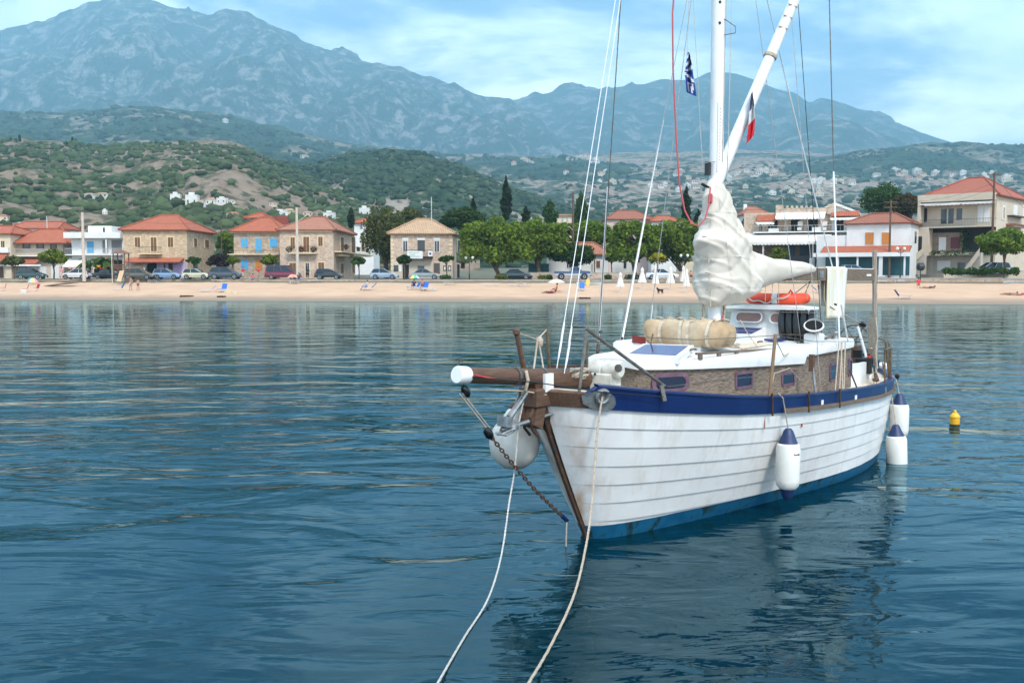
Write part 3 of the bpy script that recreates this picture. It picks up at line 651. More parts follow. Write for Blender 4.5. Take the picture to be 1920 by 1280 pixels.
pipe('guard_wire', [E + Vector((-.08, .09, -.02)), BP(1000, 716, y=.2), BP(1130, 735, y=.58), BP(1243, 744, y=.86)], .006, black)
# patched bulwark plate and fairlead ring
mb = MB(); rows = []
for s, qa_, qb_ in ((.024, .90, .95), (.030, QT + .005, .962), (.038, QT - .01, .978), (.048, QT - .012, .985), (.056, QT + .01, .97), (.060, .91, .95)): rows.append([hull(s, qa_, .040), hull(s, qb_, .042)])
mb.grid(rows).build('patch_plate', galv, boat)
def s_at(px, py, q):
    best = min((abs((lambda w_: 960 + F * w_.x / ((w_ - Vector((0, 0, 3))).dot(Vector((0, math.cos(PIT), -math.sin(PIT))))))(BOATM @ hull(s, q, .03)) - px), s) for s in np.linspace(0, 1, 600)); return best[1]
sf = s_at(1128, 730, .95); fc = hull(sf, .95, .045); nrm = (hull(sf, .95, .2) - hull(sf, .95, .0)).normalized(); uu = nrm.orthogonal().normalized(); vv = nrm.cross(uu)
mb = MB(); rows = []
for k in range(24):
    a = 2 * math.pi * k / 24; dv = uu * math.cos(a) + vv * math.sin(a)
    rows.append([fc + dv * (.068 + .024 * math.cos(b_)) + nrm * .026 * math.sin(b_) for b_ in np.linspace(0, 2 * math.pi, 9)[:-1]])
rows.append(rows[0]); mb.grid(rows, closed=True).build('fairlead', galv, boat, smooth=True)
# mooring ropes: sagging towards the quay under the camera
def rope(name, pts, r, label, m=rope_m):
    pts = [Vector(p_) for p_ in pts]; P_ = []
    for i in range(len(pts) - 1):
        p0, p1, p2, p3 = pts[max(i-1, 0)], pts[i], pts[i+1], pts[min(i+2, len(pts)-1)]
        for t in np.linspace(0, 1, 9)[:-1]: P_.append(.5 * ((2*p1) + (p2-p0)*t + (2*p0-5*p1+4*p2-p3)*t*t + (-p0+3*p1-3*p2+p3)*t**3))
    P_.append(pts[-1])
    mb = MB(); n = 5; ls = 0.
    for st in range(3):                                   # three twisted strands
        s_ = 0.; S = []
        D = []
        for i, q in enumerate(P_):
            t = (P_[min(i+1, len(P_)-1)] - P_[max(i-1, 0)]).normalized()
            if i: s_ += (q - P_[i-1]).length
            D.append((q, t, s_))
        fine = []
        for (qa, ta, sa), (qb, tb, sb) in zip(D, D[1:]):
            k = max(1, int((sb - sa) / .03))
            for j in range(k): f_ = j / k; fine.append((qa + (qb - qa) * f_, ta, sa + (sb - sa) * f_))
        for q, t, s2 in fine:
            u_ = t.cross(Vector((.3, .9, .1))).normalized(); v_ = t.cross(u_); a = s2 / (r * 7) * 2 * math.pi + st * 2.094
            S.append(q + (u_ * math.cos(a) + v_ * math.sin(a)) * r * .5)
        mb.tube(S, r * .62, 5)
    o = mb.build(name, m, smooth=True); return tag(o, label, 'rope', None)
fw = BOATM @ fc
rope('mooring_rope', [fw, PX(1121, 800, 10.30), PX(1112, 920, 10.05), PX(1101, 1010, 9.7), PX(1078, 1110, 8.9), PX(1035, 1205, 7.9), PX(985, 1290, 6.8), PX(930, 1380, 5.9)], .013, 'thick beige mooring rope running down from the ring on the blue bulwark')
bw0 = BOATM @ BP(984, 740, y=.02)
rope('mooring_rope', [bw0, PX(972, 800, 10.2), PX(965, 880, 10.2), PX(955, 940, 10.1), PX(940, 1040, 9.6), PX(915, 1122, 8.9), PX(870, 1195, 8.0), PX(818, 1285, 7.0), PX(775, 1365, 6.1)], .0105, 'thin pale mooring rope passing in front of the round fender at the bow', wrope)
# mast
MA = 3.86; mtop = BP(1354, -560, y=0); mft = bl(MA, 0, 1.98); mm = BP(1340, 560, y=0)
mb = MB(); up = (mtop - mm) / (mtop.z - mm.z); base = mm + up * (1.98 - mm.z)
mb.tube([base, base + up * 2.6, base + up * 6, base + up * 11], [.088, .092, .09, .075], 16)
mast = mb.build('mast', whitealu, boat, smooth=True)
def mastz(z): return base + up * (z - 1.98)
mb = MB(); a_, b_ = BP(1334, 300, y=0), BP(1339, 205, y=0)
for z in np.linspace(a_.z, b_.z, 16): q = mastz(z); mb.obox(q + Vector((.05, .075, 0)), (.012, .004, 0), (0, .006, 0), (0, 0, .006))
mb.build('scale_mark', red, mast)
mb = MB(); mb.box(-.02, .02, -.02, .02, -.8, .8); 
mb = MB(); q = mastz(a_.z + .3); mb.obox(q + Vector((.062, .068, 0)), (.02, -.012, 0), (.004, .006, 0), (0, 0, .45)); mb.build('track', cwhite, mast)
mb = MB()
for pyy in (8, 47): q = mastz(BP(1348, pyy, y=0).z); mb.obox(q + Vector((.065, .06, 0)), (.012, 0, 0), (0, .012, 0), (0, 0, .015))
mb.build('bolt', black, mast)
mb = MB(); q1 = BP(1358, 36, y=.09); q2 = BP(1379, 50, y=.28); q3 = BP(1379, 62, y=.28); q4 = BP(1358, 66, y=.09); mb.tube([q1, q2, q3, q4], .006); mb.build('bail', steel, mast)
mb = MB(); q = BP(1327, 316, y=-.05); mb.obox(q, (.03, .0, 0), (0, .03, 0), (0, 0, .09)); q = BP(1316, 345, y=-.08); mb.tube([q, q + Vector((0, .12, -.06))], .02); mb.build('mast_fitting', black, mast)
# slanting gaff pole from mast to out of the frame
gp0 = BP(1342, 345, y=.02); gp1 = BP(1492, -5, y=.62); dd = gp1 - gp0
pl_ = MB().tube([gp0, gp0 + dd * .5, gp1 + dd * .6], [.088, .078, .062], 12).build('gaff', whitealu, boat, smooth=True)
mb = MB(); q = gp0 + dd * .68; mb.lathe([(.092, -.02), (.094, .02)], 12, c=q, axis=dd)
for k in range(4): q = gp0 + dd * (.82 + .06 * k); mb.tube([q + Vector((.09, 0, .04)), q + Vector((0, .085, 0)), q + Vector((-.09, 0, .05))], .010)
mb.build('lashing', rope_m, pl_)
# rig: (bottom px, plane) -> (top px, plane), carried on past the top of the frame
def stay(p0, y0, p1, y1, r=.006, m=wire_m, ext=.5, name='stay'):
    A = BP(*p0, y=y0); B_ = BP(*p1, y=y1); return MB().tube([A, B_, B_ + (B_ - A) * ext], r, 6).build(name, m, boat)
stay((1044, 690), .05, (1154, 0), .02, .005, whitealu)
stay((1058, 700), .12, (1163, 0), .03, .005, whitealu)
for p0, p1, y0 in (((1047, 672), (1055, 625), .05), ((1060, 690), (1069, 640), .12), ((1052, 640), (1058, 604), .05), ((1066, 650), (1072, 612), .12)):
    A, B_ = BP(*p0, y=y0), BP(*p1, y=y0); MB().tube([A, A + (B_-A)*.3, A + (B_-A)*.7, B_], [.008, .012, .012, .008], 8).build('turnbuckle', cwhite, boat, smooth=True)
st = stay((1120, 668), -.78, (1164, 0), -.2, .007, steel)
pipe('shroud_tube', [BP(1122, 640, y=-.776), BP(1140, 350, y=-.53)], .012, whitealu)
pipe('turnbuckle', [BP(1118, 690, y=-.78), BP(1122, 645, y=-.776)], .02, rust)
MB().obox(BP(1126, 622, y=-.7), (.06, .02, 0), (0, .012, 0), (0, 0, .012)).build('cleat', black, boat)
stay((1160, 650), -.86, (1288, 0), -.3, .0045)
pipe('antenna_rod', [BP(1166, 640, y=-.8), BP(1220, 350, y=-.78), BP(1244, 225, y=-.77)], [.014, .012, .008], whitealu)
pipe('antenna_base', [BP(1163, 652, y=-.8), BP(1167, 632, y=-.8)], .014, black)
stay((1216, 625), -.75, (1296, 0), -.1, .005)
stay((1219, 606), -.75, (1223, 572), -.75, .012, cwhite, 0., 'wire_terminal')
stay((1212, 690), .02, (1224, 626), .02, .010, bronze, 0., 'stanchion')
stay((1502, 640), .55, (1417, 0), .12, .0045)
stay((1475, 157), .5, (1438, 0), .3, .0055, wire_m)
stay((1561, 502), .42, (1475, 157), .5, .010, whitealu, 0., 'topping_lift')
stay((1538, 720), .98, (1482, 0), .3, .0045)
stay((1542, 640), .5, (1496, 0), .2, .005, black)
sh = stay((1563, 322), .6, (1555, 0), .3, .008, steel)
pipe('shroud_tube', [BP(1574, 640, y=.95), BP(1563, 322, y=.60)], .012, whitealu)
pipe('shroud_tube', [BP(1590, 640, y=.9), BP(1577, 570, y=.93)], .013, whitealu)
pipe('radio_wire', [BP(1178, 328, y=-.6), BP(1330, 304, y=0), BP(1562, 278, y=.55)], .004, wire_m)
pipe('radio_wire', [BP(1502, 263, y=.5), BP(1562, 278, y=.55)], .004, wire_m)
for xx, x2, yy in ((1358, 1362, .1), (1368, 1372, .16)): stay((xx - 4, 330), yy, (x2, 0), yy, .005, wrope, name='halyard')
stay((1318, 330), -.12, (1300, 0), -.2, .004, wrope, name='flag_halyard')
stay((1288, 105), -.2, (1292, 0), -.2, .004, wrope, name='flag_halyard')
rl = [BP(1264, -10, y=-.25), BP(1261, 25, y=-.25), BP(1262, 130, y=-.22), BP(1268, 260, y=-.2), BP(1274, 345, y=-.15), BP(1284, 395, y=-.1), BP(1297, 420, y=0), BP(1310, 424, y=.05), BP(1322, 410, y=.1), BP(1329, 385, y=.12), BP(1332, 352, y=.1)]
pipe('red_halyard', [BP(1268, -60, y=-.25)] + rl, .011, mat('red_rope', (.52, .08, .09), .8, (.40, .10, .10), scale=30))
mb = MB(); mb.lathe([(.01, -.07), (.03, -.05), (.03, .05), (.01, .07)], 8, c=BP(1332, 372, y=.1)); mb.build('halyard_knot', MATS['red_rope'], boat, smooth=True)
# sail cover round the mast and along the boom
def ridge(v_): return math.exp(-abs(mnoise.noise(v_)) * 11)
def wr(p_, k=1.):
    a = mnoise.noise(Vector((p_.x * 1.2 + p_.z * .6, p_.y * 1.2, p_.z * 1.8)))
    c1 = ridge(Vector((p_.x * .55 + 9, p_.y * .7, p_.z * 2.3 - p_.x * 1.5))); c2 = ridge(Vector((p_.x * .6, p_.y * .7 + 4, p_.z * 1.7 + p_.x * 1.5 + 2)))
    c3 = mnoise.noise(Vector((p_.x * 2 + 1, p_.y * 2, p_.z * 7 - p_.x * 3)))
    c4 = ridge(Vector((p_.x * .9 + 3, p_.y * .9, p_.z * 4.2 - p_.x * 2.2 + 7))); c5 = ridge(Vector((p_.x * 1.2 + 5, p_.y * 1.2 + 2, p_.z * 3.0 + p_.x * 2.6)))
    return (a * .05 + c1 * .045 - c2 * .040 + c4 * .024 - c5 * .022 + c3 * .004) * k
prof = [(338, 1330, 1352), (352, 1326, 1358), (372, 1321, 1369), (392, 1319, 1377), (412, 1318, 1387), (432, 1317, 1395), (446, 1310, 1399), (458, 1306, 1403), (480, 1308, 1409), (505, 1310, 1415), (528, 1311, 1421), (545, 1310, 1420), (558, 1313, 1401), (568, 1318, 1378), (573, 1326, 1360)]
f0, f1 = pchip([p_[0] for p_ in prof], [p_[1] for p_ in prof]), pchip([p_[0] for p_ in prof], [p_[2] for p_ in prof])
rows = []; NC = 84
for py in np.linspace(338, 573, 96):
    x0, x1 = f0(py), f1(py); ctr = BP((x0 + x1) / 2, py, y=.03); wid = (x1 - x0) / F * 13.5; ra, ry = wid * .80, wid * .39; row = []
    for k in range(NC):
        t = 2 * math.pi * k / NC; cs, sn = math.cos(t), math.sin(t); sq = (abs(cs) ** 2.6 + abs(sn) ** 2.6) ** (-1 / 2.6)
        q = ctr + Vector((ra * cs * sq, ry * sn * sq, 0)); w_ = wr(q, min(1, (wid / .60) ** 1.3))
        row.append(q + Vector((cs * w_, sn * w_, w_ * .25)))
    rows.append(row)
mc = MB().grid(rows, closed=True); mc.add(rows[0], [tuple(range(NC))]); mc.add(rows[-1], [tuple(range(NC - 1, -1, -1))])
mcv = mc.build('mast_cover', canvas, boat, smooth=True, sharp=80)
ks = NC // 7; st_ = []
for r_ in rows:
    c_ = sum(r_, Vector()) / NC; st_.append([r_[ks + j] + (r_[ks + j] - c_).normalized() * .006 for j in (0, 1)])
MB().grid(st_).build('seam', mat('seam_cloth', (.70, .65, .55), .9), mcv, smooth=True)
for z_ in (24, 58, 80):
    c_ = sum(rows[z_], Vector()) / NC; MB().grid([[q + (q - c_).normalized() * .005 for q in rows[z_ + j]] for j in (0, 1)], closed=True).build('cross_seam', mat('seam_cloth', (.70, .65, .55), .9), mcv, smooth=True)
for i_, r_i in enumerate((30, 44, 58, 70, 82, 90)):
    r_ = rows[r_i]; c_ = sum(r_, Vector()) / NC; q = r_[2]; dv = (q - c_).normalized(); MB().tube([q + dv * .004 + Vector((0, -.04, .0)), q + dv * .02, q + dv * .006 + Vector((0, .04, -.01)), q + dv * .03 + Vector((0, .05, -.09))], .006, 5).build('lace', rope_m, mcv)
BA, BB = Vector((-3.95, .03, 3.0)), BP(1641, 516, y=.60)
bdir = (BB - BA); blen = bdir.length; bn = bdir.normalized(); bside = Vector((-bn.y, bn.x, 0)).normalized()
if bside.y < 0: bside = -bside
rows = []
def boom_px(px):   # fraction along the boom seen at px
    lo_, hi_ = 0., 1.2
    for _ in range(40):
        m_ = (lo_ + hi_) / 2; w_ = BOATM @ (BA + bdir * m_)
        if 960 + F * w_.x / (w_.y * math.cos(PIT) - (w_.z - 3) * math.sin(PIT)) < px: lo_ = m_
        else: hi_ = m_
    return lo_
bc = [(1372, 466, 552, .19), (1395, 468, 548, .19), (1410, 471, 543, .18), (1425, 477, 538, .165), (1445, 482, 532, .15), (1465, 486, 527, .13), (1485, 489, 520, .12), (1505, 492, 516, .10), (1518, 495, 514, .085), (1524, 498, 512, .07)]
for px, y0, y1, ry in bc:
    f_ = boom_px(px); c_ = BA + bdir * f_; w_ = BOATM @ c_; zt = PX(px, y0, w_.y).z; zb = PX(px, y1, w_.y).z
    ctr = Vector((c_.x, c_.y, (zt + zb) / 2)); rz = (zt - zb) / 2; row = []
    for k in range(32):
        t = 2 * math.pi * k / 32; q = ctr + bside * (ry * math.cos(t)) + Vector((0, 0, rz * math.sin(t))); w2_ = wr(q, .55)
        row.append(q + (bside * math.cos(t) + Vector((0, 0, math.sin(t)))) * w2_)
    rows.append(row)
fr = []
for i in range(len(rows) - 1):
    for t in (0, .2, .4, .6, .8): fr.append([A + (B_ - A) * t + bside * (wr((A + (B_ - A) * t) * 1.8, .35) * math.sin(t * math.pi)) for A, B_ in zip(rows[i], rows[i + 1])])
fr.append(rows[-1]); bcv = MB().grid(fr, closed=True); bcv.add(rows[-1], [tuple(range(31, -1, -1))]); bcv.build('boom_cover', canvas, boat, smooth=True, sharp=80)
mb = MB(); mb.obox(BA + bdir * .5, bdir * .5, bside * .045, (0, 0, .095)); boom = mb.build('boom', teak, boat)
mb = MB(); mb.obox(BA + bdir * .5 + Vector((0, 0, .100)), bdir * .5, bside * .03, (0, 0, .006)); mb.build('sail_track', cwhite, boom)
mb = MB(); mb.obox(BA + bdir * .93 + bside * .048, bn * .07, bside * .004, (0, 0, .016)); mb.build('plaque', cwhite, boom)
mb = MB(); f_ = boom_px(1535); mb.obox(BA + bdir * f_ + bside * .048, bn * .06, bside * .004, (0, 0, .05)); mb.build('patch', galv, boom)
for px, ln_ in ((1430, .28), (1443, .2), (1455, .3), (1508, .25), (1532, .22)):
    f_ = boom_px(px); q = BA + bdir * f_ + Vector((0, 0, -.12)); pipe('reef_line', [q + bside * .05, q + bside * .05 + Vector((0, 0, -ln_))], .005, rope_m)
q = BA + bdir * boom_px(1520) + Vector((0, 0, -.1)); pipe('vang_line', [q, BP(1505, 560, y=.25)], .006, black); pipe('vang_line', [q, BP(1470, 566, y=.1)], .006, black)
# mast foot lines
for xx, yy in ((1318, -.08), (1322, -.05), (1356, .12), (1361, .14)): pipe('mast_line', [BP(xx, 560, y=yy), BP(xx + random.uniform(-3, 3), 585, y=yy), BP(xx - 4, 606, y=yy)], .009, rope_m if xx != 1356 else MATS['red_rope'])
# wheelhouse
PA, PB_, PZ = 5.45, 5.9, 2.50
rows = [[bl(PA, .62, 1.95), bl(PA + .10, .60, PZ)], ]
wh = MB()
f4 = [bl(PA, -.66, 1.94), bl(PA, .58, 1.94), bl(PA + .12, .54, PZ - .03), bl(PA + .12, -.62, PZ - .03)]
b4 = [bl(PB_, -.66, 1.94), bl(PB_, .58, 1.94), bl(PB_, .54, PZ - .03), bl(PB_, -.62, PZ - .03)]
wh.add(f4 + b4, [(0, 1, 2, 3), (7, 6, 5, 4), (1, 5, 6, 2), (4, 0, 3, 7), (3, 2, 6, 7), (0, 4, 5, 1)])
whouse = wh.build('wheelhouse', cwhite, boat)
rows = []
for a in (PA - .02, PA + .02, PB_, PB_ + .04): rows.append([bl(a, yy, PZ - .03 + dz) for yy, dz in ((.58, 0), (.58, .035), (.3, .055), (0, .062), (-.3, .055), (-.67, .035), (-.67, 0))])
r_ = MB().grid(rows, closed=True); r_.add(rows[0], [tuple(range(7))]); r_.add(rows[-1], [tuple(range(6, -1, -1))]); whr = r_.build('wheelhouse_roof', cwhite, boat)
pinkg = mat('reflection_tint_glass', (.30, .16, .11), .15, (.24, .13, .10), scale=2)  # warm reflection is painted into the pane colour
fu = (f4[1] - f4[0]).normalized(); fv = (f4[3] - f4[0]).normalized(); fn = fu.cross(fv)
for yy in (-.31, .24):
    c_ = bl(PA + .06, yy, 2.345) + Vector((.012, 0, 0)); port_light(c_, fu, fv, .44, .17, .08, .02, cwhite, pinkg, 'window')
for sg in (1, -1):
    for aa in (): port_light(bl(aa, .628 * sg, 2.27), Vector((-1, 0, 0)) * sg, Vector((0, 0, 1)), .36, .18, .07, .02, cwhite, dglass, 'window')
h4 = [bl(5.0, -.55, 2.12), bl(5.0, .0, 2.12), bl(5.44, .0, 2.20), bl(5.44, -.55, 2.20)]
plate('companion_hatch', h4, .16, cwhite, boat, .14, solar)
plate('deck_hatch', [bl(4.95, .2, 2.075), bl(4.95, .36, 2.065), bl(5.25, .40, 2.07), bl(5.25, .24, 2.08)], .03, solar, boat)
# grab rails
def grab(p0, p1, y0, y1, n_):
    A, B_ = BP(*p0, y=y0) + Vector((0, 0, .05)), BP(*p1, y=y1) + Vector((0, 0, .06)); g_ = MB().tube([A, A + (B_ - A) * .5 + Vector((0, 0, .006)), B_], .016, 7).build('grab_rail', teak, boat, smooth=True)
    for t in np.linspace(.04, .96, n_): q = A + (B_ - A) * t; MB().box(q.x - .035, q.x + .035, q.y - .014, q.y + .014, q.z - .075, q.z - .008).build('rail_foot', teak, g_)
grab((1305, 671), (1476, 662), .70, .72, 6); grab((1495, 648), (1566, 638), .62, .62, 5)
# ribbed black bundle and ventilator cowl on the cabin roof
q = BP(1497, 612, y=.47); mb = MB()
bun = on_boat_empty('ribbed_bundle', q, 'ribbed black bundle of five curved panels strapped at the wheelhouse corner', 'bundle')
for k in range(5):
    yy = -.24 + .112 * k; pts = [Vector((.0 + .05 * math.sin(t * 3.1), yy + .035 * t, .235 - .47 * t)) for t in np.linspace(0, 1, 9)]
    MB().tube(pts, [.04, .055, .062, .064, .064, .064, .062, .055, .04], 8).build('panel', black, bun, smooth=True)
pipe('strap', [Vector((.07, -.3, .2)), Vector((.09, 0, .21)), Vector((.07, .3, .2))], .008, steel, bun); pipe('strap', [Vector((.1, -.27, -.12)), Vector((.12, 0, -.11)), Vector((.1, .3, -.12))], .008, steel, bun)
q = BP(1528, 638, y=.80); cw_ = MB(); cw_.box(q.x - .09, q.x + .10, q.y - .12, q.y + .10, 1.94, q.z + .10, bev=.02); vb = cw_.build('cowl_box', cwhite, boat)
mb = MB(); c0 = Vector((q.x, q.y, q.z + .09)); c1 = BP(1526, 613, y=.80)
mb.tube([c0, c0 + (c1 - c0) * .4, c0 + (c1 - c0) * .8, c1 + Vector((.05, .02, .02))], [.06, .065, .09, .125], 16, cap=False); cwl = mb.build('cowl', cwhite, vb, smooth=True)
mouth = c1 + Vector((.05, .02, .02)); axm = (mouth - c0).normalized(); axm = Vector((.50, .22, .84)).normalized()
rows = []; uu = axm.orthogonal().normalized(); vv = axm.cross(uu)
for k in range(25):
    a = 2 * math.pi * k / 24; dv = uu * math.cos(a) + vv * math.sin(a); rows.append([mouth + dv * (.128 + .012 * math.cos(b_)) + axm * .014 * math.sin(b_) for b_ in np.linspace(0, 2 * math.pi, 7)[:-1]])
MB().grid(rows, closed=True).build('cowl_rim', cwhite, vb, smooth=True)
MB().lathe([(.118, 0), (.118, .004)], 20, c=mouth + axm * .008, axis=axm).build('cowl_mouth', mat('cowl_inside_shade', (.003, .003, .003), .95), vb)  # black disc stands in for the shade inside the cowl
# dinghy bag lashed across the cabin roof
bc_ = BP(1292, 655, y=.0); bc_.z = 2.06
bag = on_boat_empty('canvas_bag', bc_, 'bulging tan canvas bag strapped across the cabin roof before the mast', 'bag')
rows = []
for i, t in enumerate(np.linspace(-1, 1, 27)):
    rad = .225 * (1 - abs(t) ** 9) ** .45 + .012 if abs(t) < 1 else .06; row = []
    pin = 1 - .07 * sum(math.exp(-((t - s_) / .05) ** 2) for s_ in (-.45, .05, .25, .68))
    for k in range(24):
        a = 2 * math.pi * k / 24; e_ = (abs(math.cos(a)) ** 3 + abs(math.sin(a)) ** 3) ** (-1 / 3.); q = Vector((math.cos(a) * e_ * rad * 1.35 * pin, t * .60, .165 + math.sin(a) * e_ * rad * .74 * pin))
        w_ = mnoise.noise(q * 5 + Vector((3, 1, 2))) * .05 + abs(mnoise.noise(Vector((q.x * 9, q.y * 7, q.z * 9)))) * .05 - .01
        q = q + Vector((math.cos(a), 0, math.sin(a))) * w_; q.z = max(q.z, 0.0); row.append(q)
    rows.append(row)
bm_ = MB().grid(rows, closed=True); bm_.add(rows[0], [tuple(range(24))]); bm_.add(rows[-1], [tuple(range(23, -1, -1))]); bm_.build('bag_body', tan, bag, smooth=True, sharp=80)
strapm = mat('webbing', (.58, .50, .39), .9, (.46, .38, .28), scale=9)
for s_ in (-.45, .05, .25, .68):
    i = int(round((s_ + 1) / 2 * 26)); loop = [Vector((q.x, q.y, q.z - .19)) * 1.0 for q in rows[i]]
    rws = [[Vector((q.x * 1.05, q.y + dy_, 0.165 + (q.z + .025) * 1.05 + .004)) for dy_ in (-.022, .022)] for q in loop + [loop[0]]]
    MB().grid(rws).build('strap', strapm, bag)
kn = MB()
for k in range(7): y_ = -.5 + .16 * k; kn.tube([Vector((.02 * math.sin(k), y_, .345)), Vector((.03, y_ + .05, .365)), Vector((-.02, y_ + .1, .345))], .012, 5)
kn.build('lacing', rope_m, bag)
# orange horseshoe lifebuoy on the wheelhouse roof
lc = BP(1440, 572, a=5.72); lc.z = PZ + .035
lb = on_boat_empty('lifebuoy', lc, 'orange horseshoe lifebuoy lying on the wheelhouse roof', 'lifebuoy')
org_m = mat('orange_vinyl', (.75, .075, .02), .55, (.62, .05, .015), scale=4)
ptsb = []
for t in np.linspace(0, 1, 23): a = R(-35 + 250 * t); ptsb.append(Vector((-.33 + .36 * math.sin(a), .40 * -math.cos(a), .085)))
rb = [.05] + [.085] * 21 + [.05]
MB().tube(ptsb, rb, 12).build('ring', org_m, lb, smooth=True)
i0 = 9; MB().tube([p_ + Vector((0, 0, .0)) for p_ in ptsb[12:14]], .088, 12).build('reflective_band', mat('reflector', (.70, .70, .68), .3), lb, smooth=True)
MB().tube([ptsb[15] + Vector((0, 0, .07)), ptsb[15] + Vector((0, .03, .13)), ptsb[16] + Vector((0, 0, .07))], .016, 6).build('becket', org_m, lb)
MB().tube([Vector((.03 + .10 * math.sin(t * math.pi), -.40 + .76 * t, .155 - .12 * math.sin(t * math.pi) + .02 * math.sin(t * 19))) for t in np.linspace(0, 1, 16)], .009, 6).build('grab_line', wrope, lb)
# towel over the boom
tf0, tf1 = boom_px(1544), boom_px(1581)
tw = MB(); rows = []
tp = BA + bdir * (tf0 + tf1) / 2; half = (tf1 - tf0) / 2
for j in range(13):
    u_ = j / 12; along = BA + bdir * (tf0 + (tf1 - tf0) * u_); row = []
    for k in range(26):
        s_ = k / 25
        if s_ < .66: dz = -(.66 - s_) / .66 * .78 + .115; off_ = .065 + .03 * (1 - s_ / .66) * math.sin(u_ * 9 + 1) + .01 * math.sin(u_ * 21)
        elif s_ < .74: t = (s_ - .66) / .08; dz = .115 + .01 * math.sin(t * math.pi); off_ = .065 - .13 * t
        else: dz = .115 - (s_ - .74) / .26 * .60; off_ = -.065 - .02 * math.sin(u_ * 8)
        sway = -.05 * max(0, .115 - dz) if s_ < .7 else .06 * max(0, .115 - dz)
        row.append(along + bside * off_ + Vector((0, 0, dz)) + bn * sway)
    rows.append(row)
tw.grid(rows)
twm = mat('towel_cloth', (.70, .69, .64), .95, (.66, .56, .33), scale=5, detail=2, lo=.45, hi=.6, stretch=(2.2, 2.2, .15), bump=.3, bscale=60)
to = tw.build('towel', twm, origin=tuple(tp), smooth=True); md = to.modifiers.new('thickness', 'SOLIDIFY'); md.thickness = .008
top(to, tp, 'white and pale yellow striped towel hung over the boom', 'towel')
# stern post, mainsheet, coiled line, wheel
q0, q1 = BP(1640, 470, y=.62), BP(1641, 695, y=.62); pipe('boom_crutch', [q1 + Vector((0, 0, -.15)), q0], .04, mat('bare_pole', (.36, .30, .24), .6, (.24, .19, .15), scale=8, stretch=(6, 6, 1)))
mb = MB(); cq = BP(1636, 640, y=.70)
for k in range(7): y_ = (k - 3) * .012; mb.tube([cq + Vector((y_, y_ * 1.5, .38)), cq + Vector((y_ * 2.2, y_ * 3, .1)), cq + Vector((y_ * 1.5, y_ * 2, -.16)), cq + Vector((y_ * 2.5, y_ * 3.4, -.42 + .04 * (k % 3)))], .013, 5)
mb.tube([cq + Vector((-.03, -.07, -.12)), cq + Vector((.05, 0, -.11)), cq + Vector((-.03, .07, -.12))], .016, 6)
hc = mb.build('hanging_rope_coil', rope_m, origin=tuple(cq), smooth=True); top(hc, cq, 'beige rope coil hanging on the stern post below the boom', 'rope')
b0, b1 = BP(1550, 573, y=.45), BP(1618, 610, y=.5)
mb = MB()
for o_ in (-.02, .01): mb.tube([b0 + Vector((0, o_, o_)), b1 + Vector((0, o_, o_))], .007)
msh = mb.build('mainsheet', rope_m, boat); mb = MB()
for q, s_ in ((BP(1567, 572, y=.45), .07), (BP(1617, 608, y=.5), .08)): mb.lathe([(.015, -s_ * 1.4), (s_ * .55, -s_ * .7), (s_ * .6, s_ * .6), (.015, s_ * 1.4)], 10, c=q, axis=(b1 - b0))
mb.build('sheet_block', black, msh, smooth=True)
pipe('mainsheet_tail', [b0, BP(1545, 560, y=.42), BA + bdir * .63 + Vector((0, 0, -.1))], .007, rope_m)
pipe('stern_strut', [BP(1608, 612, y=.5), BP(1622, 660, y=.6), BP(1632, 712, y=.7)], .022, whitealu)
wc = BP(1603, 640, y=.25); rows = []
for k in range(33):
    a = 2 * math.pi * k / 32; dv = Vector((0, math.cos(a), 0)) + Vector((.1, 0, math.sin(a))); rows.append([wc + dv * (.27 + .014 * math.cos(b_)) + Vector((.014 * math.sin(b_), 0, 0)) for b_ in np.linspace(0, 2 * math.pi, 7)[:-1]])
wheel = MB().grid(rows, closed=True).build('steering_wheel', steel, boat, smooth=True); mb = MB()
for k in range(6): a = k * math.pi / 3; mb.tube([wc, wc + Vector((.1 * math.sin(a) * .27, .27 * math.cos(a), .27 * math.sin(a)))], .009)
mb.lathe([(.04, -.03), (.04, .03)], 10, c=wc, axis=(1, 0, 0)); mb.build('spokes', steel, wheel)
mb = MB(); mb.box(wc.x + .02, wc.x + .20, wc.y - .12, wc.y + .12, 1.1, wc.z - .05, bev=.02); mb.build('binnacle', wood, boat)
# cockpit coaming, aft deck box
mb = MB(); rows = []
for a, y in ((6.75, .74), (7.3, .72), (7.9, .62), (8.35, .40), (8.5, 0)): rows.append([bl(a, y, 1.1), bl(a, y, 1.62 - .04 * (a - 6.7)), bl(a, y - .05, 1.62 - .04 * (a - 6.7)), bl(a, y - .05, 1.1)])
mb.grid(rows, closed=True).build('cockpit_coaming', cwhite, boat)
rows = [[Vector((q[0], -q[1], q[2])) for q in r_] for r_ in rows]; MB().grid(rows, closed=True).build('cockpit_coaming', cwhite, boat)
mb = MB(); q = BP(1655, 690, y=.35); mb.lathe([(.02, -.10), (.11, -.07), (.12, .06), (.04, .10)], 14, c=q); mb.build('stern_locker', cwhite, boat, smooth=True)
mb = MB(); q = BP(1608, 663, y=.70); mb.obox(q, (.02, 0, 0), (0, .07, 0), (0, 0, .06)); mb.build('lamp_box', black, boat)
mb = MB(); q = BP(1640, 682, y=.55); mb.obox(q, (.05, .0, 0), (0, .06, 0), (0, 0, .07)); mb.build('outboard_bracket', black, boat)
